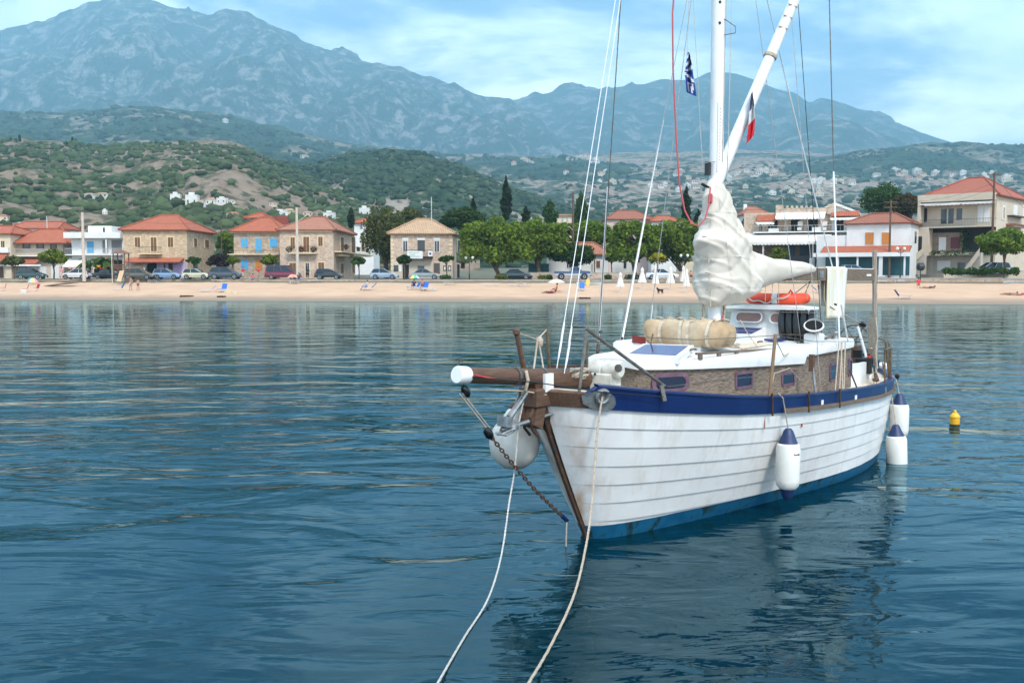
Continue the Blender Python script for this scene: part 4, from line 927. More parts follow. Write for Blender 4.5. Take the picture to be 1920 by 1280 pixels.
# stanchions, guard wires and chain plates on the port rail
def stan(t_, b_, r=.017, m=bronze, y0=None, y1=None):
    return pipe('stanchion', [BP(*t_, y=y0), BP(*b_, y=y1) + Vector((0, 0, -.03))], r, m)
stan((1454, 627), (1443, 738), .022, mat('wood_post', (.20, .12, .06), .7), 1.12, 1.18); stan((1521, 665), (1530, 738), .018, galv, 1.10, 1.18)
MB().obox(BP(1522, 680, y=1.11), (.03, 0, 0), (0, .03, 0), (0, 0, .11)).build('deadeye', wood, boat)
stan((1592, 690), (1608, 726), .012, steel, 1.1, 1.12); stan((1660, 640), (1668, 712), .016, bronze, .9, .95); stan((1655, 680), (1660, 712), .014, bronze, .6, .7); stan((1652, 580), (1664, 665), .007, steel, .7, .9)
for x0, x1 in ((1573, 1566), (1579, 1574), (1585, 1582), (1577, 1580)): pipe('lanyard', [BP(x0, 642, y=1.02), BP(x1, 732, y=1.16)], .009, rope_m)
for x0, x1 in ((1636, 1640), (1642, 1645)): pipe('lanyard', [BP(x0, 690, y=.75), BP(x1, 732, y=1.05)], .008, rope_m)
pipe('guard_wire', [BP(1212, 632, y=.05), BP(1300, 637, y=.7), BP(1380, 633, y=1.0), BP(1453, 629, y=1.12), BP(1525, 640, y=1.1), BP(1600, 640, y=1.0), BP(1632, 630, y=.9)], .0045, steel)
pipe('guard_wire', [BP(1250, 725, y=.82), BP(1350, 712, y=1.02), BP(1450, 703, y=1.14), BP(1525, 700, y=1.13), BP(1590, 692, y=1.08)], .004, steel)
pipe('bow_bracket', [BP(1240, 722, y=.82), BP(1246, 752, y=.87)], .028, steel)
for px in (1444, 1512, 1570, 1640):
    s_ = s_at(px, 750, .93); A = hull(s_, 1.0, .062); B_ = hull(s_, .86, .066); MB().tube([A + Vector((0, 0, .06)), A, B_], .014, 5).build('chain_plate', rust, boat)
for px in (1541, 1604, 1660):
    s_ = s_at(px, 750, .93); q = hull(s_, .93, .035); MB().obox(q, (.035, 0, 0), (0, .004, 0), (0, 0, .03 if px != 1660 else .06)).build('paint_chip', galv if px == 1660 else cwhite, boat)
MB().obox(hull(s_at(1506, 795, .72), .73, .012), (.012, 0, 0), (0, .006, 0), (0, 0, .022)).build('rust_spot', mat('rust_red', (.45, .10, .03), .8), boat)
MB().obox(hull(s_at(1436, 790, .8), .80, .012), (.006, 0, 0), (0, .006, 0), (0, 0, .09)).build('drain_stain', mat('stain_brown', (.40, .20, .15), .8), boat)
# deck gear: cleats, blocks, winch, spare lines
def winch(px, py, y, r_=.06): q = BP(px, py, y=y); MB().lathe([(r_ * 1.2, -.06), (r_ * 1.1, -.03), (r_ * .8, 0), (r_ * .8, .05), (r_, .07), (r_ * .9, .085), (.02, .09)], 14, c=q).build('winch', galv, boat, smooth=True)
winch(1566, 632, .66); winch(1330, 640, .35, .045)
for px, py, y in ((1300, 660, .55), (1360, 652, .60), (1425, 645, .62)): q = BP(px, py, y=y); MB().tube([q + Vector((-.07, 0, .03)), q + Vector((-.03, 0, .035)), q + Vector((.03, 0, .035)), q + Vector((.07, 0, .03))], .011, 6).build('cleat', bronze, boat)
for pts in ([(1500, 712, 1.13), (1480, 690, 1.12), (1452, 700, 1.14), (1447, 722, 1.16)], [(1456, 640, 1.12), (1470, 668, .95), (1490, 654, .8), (1520, 655, .8)], [(1388, 600, .2), (1400, 622, .35), (1418, 648, .5), (1440, 655, .6)], [(1345, 610, .1), (1362, 640, .3), (1392, 655, .55), (1430, 650, .62)]): pipe('deck_line', [BP(a_, b_, y=c_) for a_, b_, c_ in pts], .006, rope_m)
mb = MB(); q = BP(1372, 648, y=.28)
for k in range(5): mb.tube([q + Vector(((.06 + .012 * k) * math.cos(t), (.06 + .012 * k) * math.sin(t), .012 + .008 * (k % 3))) for t in np.linspace(k, k + 6.28, 14)], .008, 5)
lc_ = mb.build('halyard_coil', rope_m, origin=tuple(q), smooth=True); top(lc_, q, 'small flat coil of halyard on the cabin roof beside the mast', 'rope')
mb = MB(); q = BP(1645, 712, y=.95); mb.tube([q + Vector((-.25, -.12, .06)), q, q + Vector((.2, .02, .02))], .03, 8); mb.build('boat_hook', wood, boat, smooth=True)
q = BP(1622, 700, y=.60); jc = on_boat_empty('fuel_can', q, 'dark fuel can standing in the cockpit by the stern post', 'fuel can'); MB().box(-.09, .09, -.13, .13, 0, .26, bev=.025).build('can', black, jc); MB().tube([(0, -.08, .26), (0, -.06, .31), (0, .06, .31), (0, .08, .26)], .014, 6).build('handle', black, jc); MB().lathe([(.03, .26), (.03, .30)], 10, c=(.05, .08, 0)).build('cap', red, jc)
for a_ in (7.2, 7.9, 8.5): 
    for sg in (1, -1): q = hull(a_ / 9.4, 1.0, -.01); MB().tube([mir(q, sg), mir(q + Vector((0, -.02, .52)), sg)], .013, 6).build('stern_stanchion', bronze, boat)
rl_ = [hull(s_, 1.0, -.03) + Vector((0, 0, .52)) for s_ in np.linspace(7.2 / 9.4, .985, 10)]; pipe('stern_rail', rl_ + [mir(q, -1) for q in rl_[::-1]], .013, bronze)
MB().lathe([(.01, -.05), (.035, -.03), (.04, .03), (.01, .05)], 8, c=BP(1682, 706, y=.9)).build('stern_lamp', black, boat, smooth=True)
# fenders
navy = mat('navy_rubber', (.010, .025, .09), .5, (.014, .035, .11), scale=6)
fwhite = mat('fender_white', (.76, .75, .69), .4, (.68, .66, .60), scale=2.5, detail=7)
def fender(px, py0, py1, s_off, label, r=.155, tilt=0):
    s_ = s_at(px, 0, .6); base_ = hull(s_, .6, r + .02); w_ = BOATM @ base_
    z1 = PX(px, py0, w_.y).z; z0 = PX(px, py1, w_.y).z
    base_.z = z0; h = z1 - z0; o = on_boat_empty('fender', base_, label, 'fender', 'cylindrical white fenders with blue ends'); o.rotation_euler = (0, 0, BRZ)
    o.rotation_euler.x = tilt
    b0, b1 = .17 * h / 1.0, h * .80
    MB().lathe([(r * .70, b0 - .01), (r * .93, b0 + .03), (r, b0 + .10), (r, b1 - .07), (r * .93, b1 - .02), (r * .75, b1)], 24).build('body', fwhite, o, smooth=True)
    for nm, pr in (('bottom_cap', [(.035, 0), (.06, .03), (.075, b0 * .4), (r * .62, b0 * .85), (r * .78, b0 + .012)]), ('top_cap', [(r * .80, b1 - .004), (r * .72, b1 + .02), (.085, b1 + (h - b1) * .45), (.06, h - .03), (.035, h)])):
        MB().lathe(pr, 20).build(nm, navy, o, smooth=True)
    ht = (hull(s_, 1.0, .06) - base_); tq = Vector((ht.x, ht.y, ht.z)); MB().tube([Vector((0, 0, h - .03)), tq * 1.0, tq + Vector((0, -.06, .05))], .008, 6).build('line', rope_m, o)
    wm_ = mat('fender_print', (.05, .05, .06), .6); mk = MB()
    if px < 1600:
        axd = Vector((0.25, .95, 0)).normalized(); 
        for k in range(8):
            a = R(74 + (k - 4) * 5.0); c_ = Vector((math.cos(a), math.sin(a), 0)) * (r + .001); mk.obox(c_ + Vector((0, 0, b1 - .13 + (.006 if k in (0, 5) else 0))), Vector((-math.sin(a), math.cos(a), 0)) * .0045, Vector((math.cos(a), math.sin(a), 0)) * .0012, (0, 0, .007 if k not in (0, 5) else .012))
        mk.build('print', wm_, o)
    return o
fender(1460, 803, 936, 0, 'white cylindrical fender hanging at the middle of the hull, nearest the bow', .150)
fender(1667, 796, 898, 0, 'white cylindrical fender touching the water near the stern', .160, R(3))
fender(1692, 738, 832, 0, 'white cylindrical fender hanging highest, at the stern rail', .150)
bc2 = bl(.30, -.54, 0); w_ = BOATM @ bc2; zc = PX(970, 832, w_.y).z
bc2.z = zc; o = on_boat_empty('ball_fender', bc2, 'big round off-white fender hanging at the bow behind the anchor', 'fender')
MB().lathe([(.02, -.285), (.12, -.262), (.205, -.20), (.262, -.11), (.285, 0), (.275, .09), (.235, .18), (.17, .26), (.12, .32), (.08, .38), (.05, .40)], 28).build('ball', mat('dirty_white_ball', (.66, .64, .58), .45, (.50, .45, .38), scale=3, detail=7), o, smooth=True)
MB().lathe([(.05, .39), (.06, .42), (.03, .46)], 12).build('eye', rust, o, smooth=True)
MB().tube([Vector((0, 0, .44)), Vector((.05, .2, .7)), Vector((.1, .42, .82))], .012, 6).build('line', rope_m, o)
# flags on the halyards
fb = mat('flag_blue', (.010, .05, .30), .8); fwm = mat('flag_white', (.75, .75, .75), .8); frd = mat('flag_red', (.62, .02, .03), .8); fnb = mat('flag_navy', (.01, .02, .10), .8)
def flag(org, quads, label):
    o = MB(); ms = [fb, fwm, frd, fnb]
    for q4, mi in quads: o.add([q - org for q in q4], [tuple(range(len(q4)))], mi)
    ob = o.build('flag', ms); top(ob, org, label, 'flag'); md = ob.modifiers.new('thickness', 'SOLIDIFY'); md.thickness = .004; return ob
# drooping striped flag: columns of stripes over folded cloth
fo = BP(1292, 98, y=-.2); quads = []
def fp(u, v):   # u across 0..1, v down 0..1
    x0 = 1289.5 - 5 * min(1, v * 2.2) + (3 * max(0, v - .55) * 2); x1 = 1291.5 + 14 * v ** .75
    yy = -.2 + .04 * math.sin(u * 7 + v * 4)
    return BP(x0 + (x1 - x0) * u, 98 + 83 * v - (1 - u) * 8 * v, y=yy)
nu, nv = 6, 26
for i in range(nv):
    for j in range(nu):
        v0, v1, u0, u1 = i / nv, (i + 1) / nv, j / nu, (j + 1) / nu
        vm, um = (v0 + v1) / 2, (u0 + u1) / 2
        if vm < .48: st_ = int((vm * 1.25 + um * .20) * 9) % 2
        elif vm < .74: st_ = 1 if abs((vm - .48) / .26 - (.20 + um * .55)) < .14 else 0
        else: st_ = 1 if um > .15 and (int((um * .9 + (vm - .74) * .6) * 5.2) % 2) and vm < .97 else 0
        quads.append(([fp(u0, v0), fp(u1, v0), fp(u1, v1), fp(u0, v1)], st_))
flag(fo, quads, 'blue and white striped flag drooping from the halyard in front of the mast')
fo = BP(1412, 165, y=.35); quads = []
def fp2(u, v):
    x0 = 1404 - 4 * v + 4 * (1 - v); x1 = x0 + 3 + 10 * min(1, v * 1.6); return BP(x0 + (x1 - x0) * u, 178 + 82 * v + (1 - u) * 10 * v - 6 * (u), y=.35 + .03 * math.sin(u * 6 + v * 3))
for i in range(18):
    for j in range(4):
        v0, v1 = i / 18, (i + 1) / 18; quads.append(([fp2(j / 4, v0), fp2((j + 1) / 4, v0), fp2((j + 1) / 4, v1), fp2(j / 4, v1)], 3 if v0 < .28 else 1 if v0 < .60 else 2))
flag(fo, quads, 'small red white and navy flag hanging beside the slanting gaff')
# yellow mooring buoy
by = PX(1790, 800, 0.1); t = CAM_Z / -RAY(1790, 797).z; by = Vector((0, 0, CAM_Z)) + RAY(1790, 797) * t
o = empty('mooring_buoy', by, 0, 'small yellow mooring buoy floating beyond the stern', 'buoy')
yel = mat('yellow_plastic', (.80, .42, .01), .45, (.70, .34, .01), scale=6)
k = by.y / F
MB().lathe([(8 * k, -.03), (8.5 * k, 0), (8.5 * k, 14 * k), (9.5 * k, 15 * k), (9.5 * k, 17 * k), (6 * k, 22 * k), (3.5 * k, 24 * k)], 14).build('float', yel, o, smooth=True)
MB().lathe([(2.5 * k, 23 * k), (3.2 * k, 26 * k), (1.5 * k, 29 * k)], 8).build('knob', yel, o, smooth=True)
MB().lathe([(8.8 * k, -.06), (9.6 * k, -.01), (9.2 * k, 2.5 * k)], 14).build('dark_foot', black, o, smooth=True)
# ------------------------------------------------------------------ the sea front: walls, houses
stone_w = stonemat('honey_stone', [(.52, .38, .23), (.42, .29, .17), (.58, .45, .30), (.36, .25, .16)], (.50, .38, .25), 2.4)
stone_g = stonemat('mixed_stone', [(.50, .36, .25), (.30, .20, .13), (.46, .40, .32), (.42, .27, .17)], (.46, .36, .26), 2.2)
stone_p = stonemat('pale_stone', [(.50, .36, .26), (.40, .28, .20), (.56, .43, .32), (.48, .37, .29)], (.52, .41, .31), 2.6)
stone_d = stonemat('shaded_stone', [(.22, .15, .11), (.30, .20, .15), (.18, .13, .10)], (.24, .18, .14), 2.2)  # shade under awning and porch is put into this darker stone colour
tile_o = tilemat('orange_tiles', (.50, .135, .060), (.38, .105, .052)); tile_s = tilemat('salmon_tiles', (.48, .19, .11), (.37, .145, .085))
tile_p = tilemat('pale_tiles', (.58, .38, .23), (.46, .28, .16)); tile_r = tilemat('old_red_tiles', (.38, .11, .06), (.30, .13, .08))
plw = mat('white_plaster', (.72, .71, .69), .8, (.64, .62, .58), scale=.5, detail=7); plc = mat('cream_plaster', (.66, .55, .40), .85, (.58, .47, .33), scale=.5, detail=7)
plb = mat('beige_plaster', (.58, .49, .38), .85, (.50, .41, .30), scale=.6, detail=7); trim = mat('cream_trim', (.70, .56, .36), .8, (.62, .48, .30), scale=2)
shb = mat('brown_shutter', (.17, .075, .025), .6, (.13, .055, .02), scale=5); sho = mat('orange_shutter', (.55, .20, .03), .6, (.48, .17, .025), scale=5); shblue = mat('blue_shutter', (.08, .36, .60), .6, (.06, .30, .52), scale=5)
hgl = mat('house_glass', (.02, .025, .03), .1, (.03, .035, .04), scale=1); dark = mat('dark_interior', (.012, .011, .010), .9, (.02, .016, .014), scale=1)
awn = mat('white_awning', (.74, .71, .66), .85, (.66, .62, .56), scale=.8); rail_m = mat('iron_rail', (.03, .03, .032), .5, (.05, .045, .04), scale=5); railw = mat('pale_rail', (.55, .53, .50), .6)
conc = mat('concrete', (.48, .42, .35), .9, (.38, .33, .27), scale=1.2, detail=7, bump=.3); teal = mat('teal_panel', (.015, .10, .11), .5, (.01, .07, .08), scale=1)
lav = mat('lavender_plaster', (.45, .33, .52), .8); woodb = mat('brown_boards', (.16, .085, .045), .8, (.10, .055, .03), scale=2)
orange = mat('orange_print', (.70, .28, .06), .7); greenp = mat('green_print', (.30, .48, .36), .7)

class House:
    def __init__(s, name, label, Y, px0, px1, py_eave, wall, depth=11., zb=ROAD - .15, group='houses along the sea front', cat='house', rot=0.):
        """front corner px0 at depth Y; the front runs to px1, turned by rot about the vertical"""
        s.rot = R(rot); s.ex = Vector((math.cos(s.rot), math.sin(s.rot), 0)); s.ey = Vector((-s.ex.y, s.ex.x, 0)); a = PX(px0, py_eave, Y); d = RAY(px1, py_eave); o = Vector((0, 0, CAM_Z))
        t = (a - o).dot(s.ey) / d.dot(s.ey); b = o + d * t; s.hw = (b - a).dot(s.ex) / 2; s.Y = Y; m = (a + b) / 2; s.c = Vector((m.x, m.y, zb)); s.h = a.z - zb; s.D = depth
        s.o = empty(name, s.c, s.rot, label, cat, group); s.wall = MB().box(-s.hw, s.hw, 0, depth, -.4, s.h).build('wall', wall, s.o); s.wm = wall
    def xz(s, px, py, dy=0.):
        d = RAY(px, py); o = Vector((0, 0, CAM_Z)); p_ = s.c + s.ey * dy; q = o + d * ((p_ - o).dot(s.ey) / d.dot(s.ey)); return (q - s.c).dot(s.ex), q.z - s.c.z
    def mz(s, py, dy): return s.xz(960 + F * s.c.x / s.c.y, py, dy)[1]
    def F(s, name, px0, px1, py0, py1, m, out=.05, inn=.0, parent=None):
        (x0, z1), (x1, z0) = s.xz(px0, py0), s.xz(px1, py1); return MB().box(x0, x1, -out, inn, z0, z1).build(name, m, parent or s.o)
    def side(s, px, py, sd):
        d = RAY(px, py); o = Vector((0, 0, CAM_Z)); p_ = s.c + s.ex * sd * s.hw; q = o + d * ((p_ - o).dot(s.ex) / d.dot(s.ex)); return (q - s.c).dot(s.ey), q.z - s.c.z
    def side_y(s, px, sd): return s.side(px, 480, sd)[0]
    def S(s, name, px0, px1, py0, py1, m, out=.05, parent=None, sd=1):
        ya, yb = sorted((s.side_y(px0, sd), s.side_y(px1, sd))); pm = (px0 + px1) / 2; z1 = s.side(pm, py0, sd)[1]; z0 = s.side(pm, py1, sd)[1]
        x0, x1 = (s.hw, s.hw + out) if sd > 0 else (-s.hw - out, -s.hw); return MB().box(x0, x1, ya, yb, z0, z1).build(name, m, parent or s.o)
    def win(s, px0, px1, py0, py1, sh=None, sur=trim, pane=hgl, b=2.0, name='window', arch=False):
        w = s.F(name, px0 - b, px1 + b, py0 - b, py1 + b * .9, sur, .05); m = (px0 + px1) / 2
        if sh:
            for x0, x1 in ((px0, m - .15), (m + .15, px1)): s.F('shutter', x0, x1, py0, py1, sh, .10, -.05, w)
        else:
            s.F('pane', px0, px1, py0, py1, pane, .065, -.045, w); s.F('glazing_bar', m - .4, m + .4, py0, py1, sur, .09, -.06, w)
        return w
    def swin(s, px0, px1, py0, py1, m=shb, sur=trim, b=1.5, sd=1, name='window'):
        w = s.S(name, px0 - b, px1 + b, py0 - b * 1.3, py1 + b, sur, .05, None, sd); s.S('shutter' if m in (shb, sho, shblue) else 'pane', px0, px1, py0, py1, m, .09, w, sd)
    def hip(s, py_apex, m, over=.6, ridge=.35, apex_dy=None):
        D = s.D; z = s.h; ady = D / 2; za = s.mz(py_apex, ady); w = s.hw + over; r = s.hw * ridge
        mb = MB(); t = .12
        vs = [(-w, -over, z - .12), (w, -over, z - .12), (w, D + over, z - .12), (-w, D + over, z - .12), (-r, ady, za), (r, ady, za), (-w, -over, z + .05), (w, -over, z + .05), (w, D + over, z + .05), (-w, D + over, z + .05)]
        mb.add(vs, [(6, 7, 5, 4), (8, 9, 4, 5), (7, 8, 5), (9, 6, 4), (0, 1, 7, 6), (1, 2, 8, 7), (2, 3, 9, 8), (3, 0, 6, 9), (3, 2, 1, 0)]); rf = mb.build('roof', m, s.o)
        rd_ = MB(); up = Vector((0, 0, .04))
        for a, b in ((6, 4), (7, 5), (4, 5), (8, 5), (9, 4)): rd_ = MB(); rd_.tube([Vector(vs[a]) + up, Vector(vs[b]) + up], .13, 6); rd_.build('ridge_tiles', m, rf)
        s.roof = rf; return rf
    def canopy(s, px0, px1, py0, py1, m, proj, name='canopy', th=.12, posts=None):
        (x0, z1), (x1, z0) = s.xz(px0, py0), s.xz(px1, py1); zo = s.mz(py1, -proj)
        o = MB().add([(x0, 0, z1), (x1, 0, z1), (x1, -proj, zo), (x0, -proj, zo), (x0, 0, z1 - th), (x1, 0, z1 - th), (x1, -proj, zo - th), (x0, -proj, zo - th)], [(0, 3, 2, 1), (4, 5, 6, 7), (0, 1, 5, 4), (2, 3, 7, 6), (1, 2, 6, 5), (3, 0, 4, 7)]).build(name, m, s.o)
        return o
    def valance(s, px0, px1, py, m, proj, drop=.35, n=None, parent=None):
        x0, x1 = s.xz(px0, py, -proj)[0], s.xz(px1, py, -proj)[0]; z = s.mz(py, -proj); n = n or max(4, int((x1 - x0) / .5)); vs = []; fs = []
        for i in range(n * 3 + 1):
            x = x0 + (x1 - x0) * i / (n * 3); dz = drop * (.65 + .35 * abs(math.sin(i / 3 * math.pi))); vs += [(x, -proj - .01, z), (x, -proj - .01, z - dz)]
        fs = [(2*i, 2*i+1, 2*i+3, 2*i+2) for i in range(n * 3)]; o = MB().add(vs, fs).build('valance', m, parent or s.o); md = o.modifiers.new('t', 'SOLIDIFY'); md.thickness = .03
    def balcony(s, px0, px1, py, proj=1.1, slab=trim, rail=rail_m, rh=.95, solid=None, step=.22):
        x0, x1 = s.xz(px0, py)[0], s.xz(px1, py)[0]; z = s.xz(px0, py)[1]
        b = MB().box(x0, x1, -proj, 0, z - .16, z).build('balcony', slab, s.o)
        if solid: MB().box(x0, x1, -proj - .02, -proj + .10, z + .002, z + rh).build('parapet', solid, b); return b
        r_ = MB()
        r_.tube([(x0 + .03, 0, z + rh), (x0 + .03, -proj + .03, z + rh), (x1 - .03, -proj + .03, z + rh), (x1 - .03, 0, z + rh)], .03, 5); r_.build('handrail', rail, b)
        r_ = MB(); n = int((x1 - x0) / step)
        for i in range(n + 1): x = x0 + .03 + (x1 - x0 - .06) * i / n; r_.box(x - .012, x + .012, -proj + .02, -proj + .044, z + .002, z + rh - .03)
        o = r_.build('balusters', rail, b); tag(o, kind='stuff'); return b
    def chim(s, px, py0, py1, m=plw):
        x, z1 = s.xz(px, py0, 4); z0 = s.xz(px, py1, 4)[1]; MB().box(x - .35, x + .35, 3.6, 4.3, z0 - .8, z1).build('chimney', m, s.roof)

# 1: cream house at the picture edge, 2: tiled house with long balcony
h = House('cream_house', 'cream house with red tiled lean-to at the far end of the sea front', 158, -60, 19, 438, plc); h.hip(424, tile_o, .5); h.win(2, 9, 452, 466); h.canopy(-60, 17, 474, 490, tile_o, 2.2); h.F('shopfront', -10, 7, 500, 521, woodb); h.F('parapet', -60, 19, 464, 474, plw, .6)
h = House('balcony_house', 'two storey house with orange roof and long white balcony over white shutters', 160, 24, 118, 456, plb, 10); h.hip(430, tile_o, 1.3, .45)
for a, b in ((24, 28), (42, 57), (68, 83), (94, 107)): h.F('window', a, b, 457, 466, shb, .05); h.F('window_pane', a + (b - a) * .25, b - (b - a) * .15, 458, 466, hgl, .08, -.05)
h.balcony(20, 110, 479, 1.3, plw, railw, .95, step=.3); h.canopy(14, 80, 482, 494, tile_o, 2.4); h.F('fascia', 9, 90, 496, 499, plw, 2.5, -2.3)
for a, b in ((10, 30), (31, 49), (51, 70), (72, 88)): h.F('roller_shutter', a, b, 500, 522, plw, .12)
h.F('white_gate', 96, 112, 498, 522, plw, .08)
h = House('pale_back_house', 'pale house with low orange roof standing behind the balcony house', 185, 18, 108, 428, plw, 9, group='houses in the second row'); h.hip(416, tile_o, .4, .8); h.chim(40, 417, 424)
# 3: white flat roofed building
h = House('flat_roofed_house', 'white flat roofed house with blue door and roof hut', 157, 134, 231, 447, plw, 11)
h.F('roof_slab', 126, 232, 436, 447, plw, 1.4, 3); h.F('roof_hut', 160, 204, 423, 436, plw, -1.0, 5); h.F('hut_window', 188, 192, 426, 435, hgl, -.96, 1.0)
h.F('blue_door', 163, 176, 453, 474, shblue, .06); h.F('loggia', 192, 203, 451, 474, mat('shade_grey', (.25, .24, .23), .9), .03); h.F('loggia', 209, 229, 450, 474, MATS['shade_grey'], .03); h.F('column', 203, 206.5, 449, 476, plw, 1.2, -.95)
h.balcony(128, 232, 477, 1.3, plw, railw, .9); aw = h.canopy(130, 178, 484, 500, awn, 2.6, 'awning', .06); h.valance(128, 178, 500, mat('striped_valance', (.6, .12, .10), .8, (.7, .65, .6), scale=6, lo=.45, hi=.55), 2.62)
h.F('shop_front', 138, 170, 503, 522, dark, .04); h.F('post', 131, 133, 500, 522, plw, 2.6, -2.4); h.F('shop_front', 176, 230, 487, 522, dark, .04); h.F('counter', 183, 190, 512, 522, plw, 1.2, -.6)
for k, (a, m_) in enumerate(((183, 'yellow_plastic'), (199, 'red_plastic'))): h.canopy(a - 4, a + 8, 497, 503, MATS[m_], 2.0, 'sunshade', .05)
# 4: big stone house with brown shutters
h = House('stone_house', 'large honey stone house with brown shutters and orange hipped roof', 152, 230, 350, 431, stone_w, 13.5); h.hip(404, tile_o, .5, .28)
for a, b, y0, y1 in ((253, 263, 445, 463), (315, 325, 445, 463)): h.win(a, b, y0, y1, shb)
h.win(283, 294, 445, 471, shb, name='balcony_door'); h.balcony(263, 305, 475, 1.0, trim, rail_m); h.swin(364, 369, 447, 462); h.swin(384.5, 391, 450, 464)
h.F('shutter', 391.6, 391.9, 449, 465, shb); h.canopy(240, 346, 483, 491, tile_o, 2.2); h.F('dark_shop', 276, 296, 492, 522, dark); h.F('lavender_wall', 294, 350, 492, 522, lav, .07); h.F('shop_door', 316, 325, 494, 520, dark, .10); h.F('shop_pillar', 307, 311, 492, 520, woodb, .10); h.F('post', 331, 332, 492, 522, rail_m, 2.1, -2.0)
h.S('side_door', 364, 369, 493, 508, teal, .08); 
o = h.canopy(243, 279, 492, 513, awn, 2.6, 'awning', .05)
qa = [Vector(v.co) for v in o.data.vertices][:4]
def on4(u, v): return qa[0] + (qa[1] - qa[0]) * u + (qa[3] - qa[0]) * v + Vector((0, -.02, .03))
MB().add([on4(.52 + .34 * math.cos(t) * (1 if abs(math.cos(t)) < .8 else .97), .42 + .19 * math.sin(t)) for t in np.linspace(0, 6.28, 22)[:-1]], [tuple(range(21))]).build('oval_print', orange, o)
MB().add([on4(.52 + .29 * math.cos(t), .42 + .12 * math.sin(t)) + Vector((0, -.006, .01)) for t in np.linspace(0, 6.28, 22)[:-1]], [tuple(range(21))]).build('oval_centre', trim, o)
# 5: stone house with blue shutters, 6: stone house with white surrounds
h = House('blue_shutter_house', 'stone house with bright blue shutters and blue balcony door', 154, 438, 526, 434, stone_g, 12); h.hip(408, tile_o, .6, .2); h.F('cornice', 432, 526, 434, 437, trim, .35)
for a, b in ((452, 465), (506, 520)): h.win(a, b, 447, 463, shblue, stone_g)
h.win(479, 491, 447, 473, shblue, stone_g, name='balcony_door'); h.balcony(430, 526, 476, 1.0, trim, rail_m, .5, step=.6); h.win(452, 466, 487, 505, shblue, stone_g, name='arched_window'); h.F('orange_door', 479, 492, 487, 506, sho, .08); h.F('dark_recess', 516, 524, 492, 505, teal, .05)
h = House('tower_room', 'small roof room with orange hipped roof above the blue shutter house', 162, 463, 500, 409, plw, 5, 12, 'houses in the second row', 'roof room'); h.hip(399, tile_o, .5, .1)
MB().box(2.5, 4.6, 1.5, 2.6, h.h - 1.2, h.h + .4).build('solar_panel', mat('dull_red', (.25, .05, .03), .6), h.o)
h = House('surround_house', 'stone house with cream window surrounds and flowered balconies', 148, 524, 625, 431, stone_p, 19); h.hip(407, tile_s, .5, .25); h.F('cornice', 560, 623, 431, 435, trim, .3)
for a, b, y0, y1 in ((545, 553, 445, 466), (597, 605, 444, 461)): h.win(a, b, y0, y1, shb)
h.win(569, 580, 444, 472, shb, name='balcony_door'); h.balcony(544, 596, 474, 1.0, trim, rail_m)
for a, b, y0 in ((543, 555, 493), (597, 608, 492)): h.win(a, b, y0, 512, shb)
h.win(573, 580, 493, 520, None, name='door'); h.swin(639, 644, 445, 472, name='balcony_door'); h.swin(659, 665, 445, 473, name='balcony_door'); h.swin(678, 682, 446, 470); h.swin(638, 643, 494, 512); h.swin(660, 664, 494, 512)
yb0, yb1 = h.side_y(627, 1), h.side_y(690, 1); z = h.xz(0, 475, (yb0 + yb1) / 2)[1]
bs_ = MB().box(h.hw, h.hw + 1.1, yb0, yb1, z - .18, z).build('side_balcony', trim, h.o); mb = MB()
for t in np.linspace(0, 1, 40): y = yb0 + (yb1 - yb0) * t; mb.box(h.hw + 1.05, h.hw + 1.075, y - .012, y + .012, z + .002, z + .95)
tag(mb.build('balusters', rail_m, bs_), kind='stuff'); MB().box(h.hw + 1.03, h.hw + 1.09, yb0, yb1, z + .95, z + 1.0).build('handrail', rail_m, bs_)
flow = leafmat('red_flowers', (.20, .05, .03), (.07, .10, .03))
def leaf_cloud(blobs, n, size, seed=0, flat=.0):
    """blobs: (cx,cy,cz,rx,ry,rz); n leaf faces in all, near the blob surfaces"""
    r = np.random.default_rng(seed); B_ = np.array(blobs, float); vol = (B_[:, 3] * B_[:, 4] * B_[:, 5]) ** .67; k = r.choice(len(B_), n, p=vol / vol.sum())
    d = r.normal(size=(n, 3)); d /= np.linalg.norm(d, axis=1)[:, None]; rad = r.random(n) ** .28
    C = B_[k, :3] + d * B_[k, 3:] * rad[:, None]
    nn = d * .6 + r.normal(size=(n, 3)) * .7; nn[:, 2] += flat; nn /= np.linalg.norm(nn, axis=1)[:, None]
    a = np.cross(nn, r.normal(size=(n, 3))); a /= np.linalg.norm(a, axis=1)[:, None]; b = np.cross(nn, a)
    s = size * (.6 + .8 * r.random(n))[:, None]; a = a * s; b = b * s * .62
    V = np.stack([C - a, C - b * .9, C + a, C + b * .9], 1).reshape(-1, 3); Fq = np.arange(4 * n).reshape(n, 4); return V, Fq
def leafy(name, blobs, n, size, m, parent, seed=0, flat=0.):
    V, Fq = leaf_cloud(blobs, n, size, seed, flat); o = np_mesh(name, V, Fq, m, False); o.parent = parent; return o
for i, px in enumerate((545, 566, 590)):
    x, z = h.xz(px, 470); leafy('balcony_flowers', [(x, -.9, z + .2, .55, .3, .45)], 160, .12, flow, h.o, i)
for i, t in enumerate((.15, .5, .8)): leafy('balcony_flowers', [(h.hw + .9, yb0 + (yb1 - yb0) * t, z + .7, .3, .9, .45)], 160, .12, flow, h.o, 5 + i)
for a, b in ((631, 645), (653, 670), (673, 686)): h.S('balcony_bracket', a, b, 476.5, 481, trim, .9)
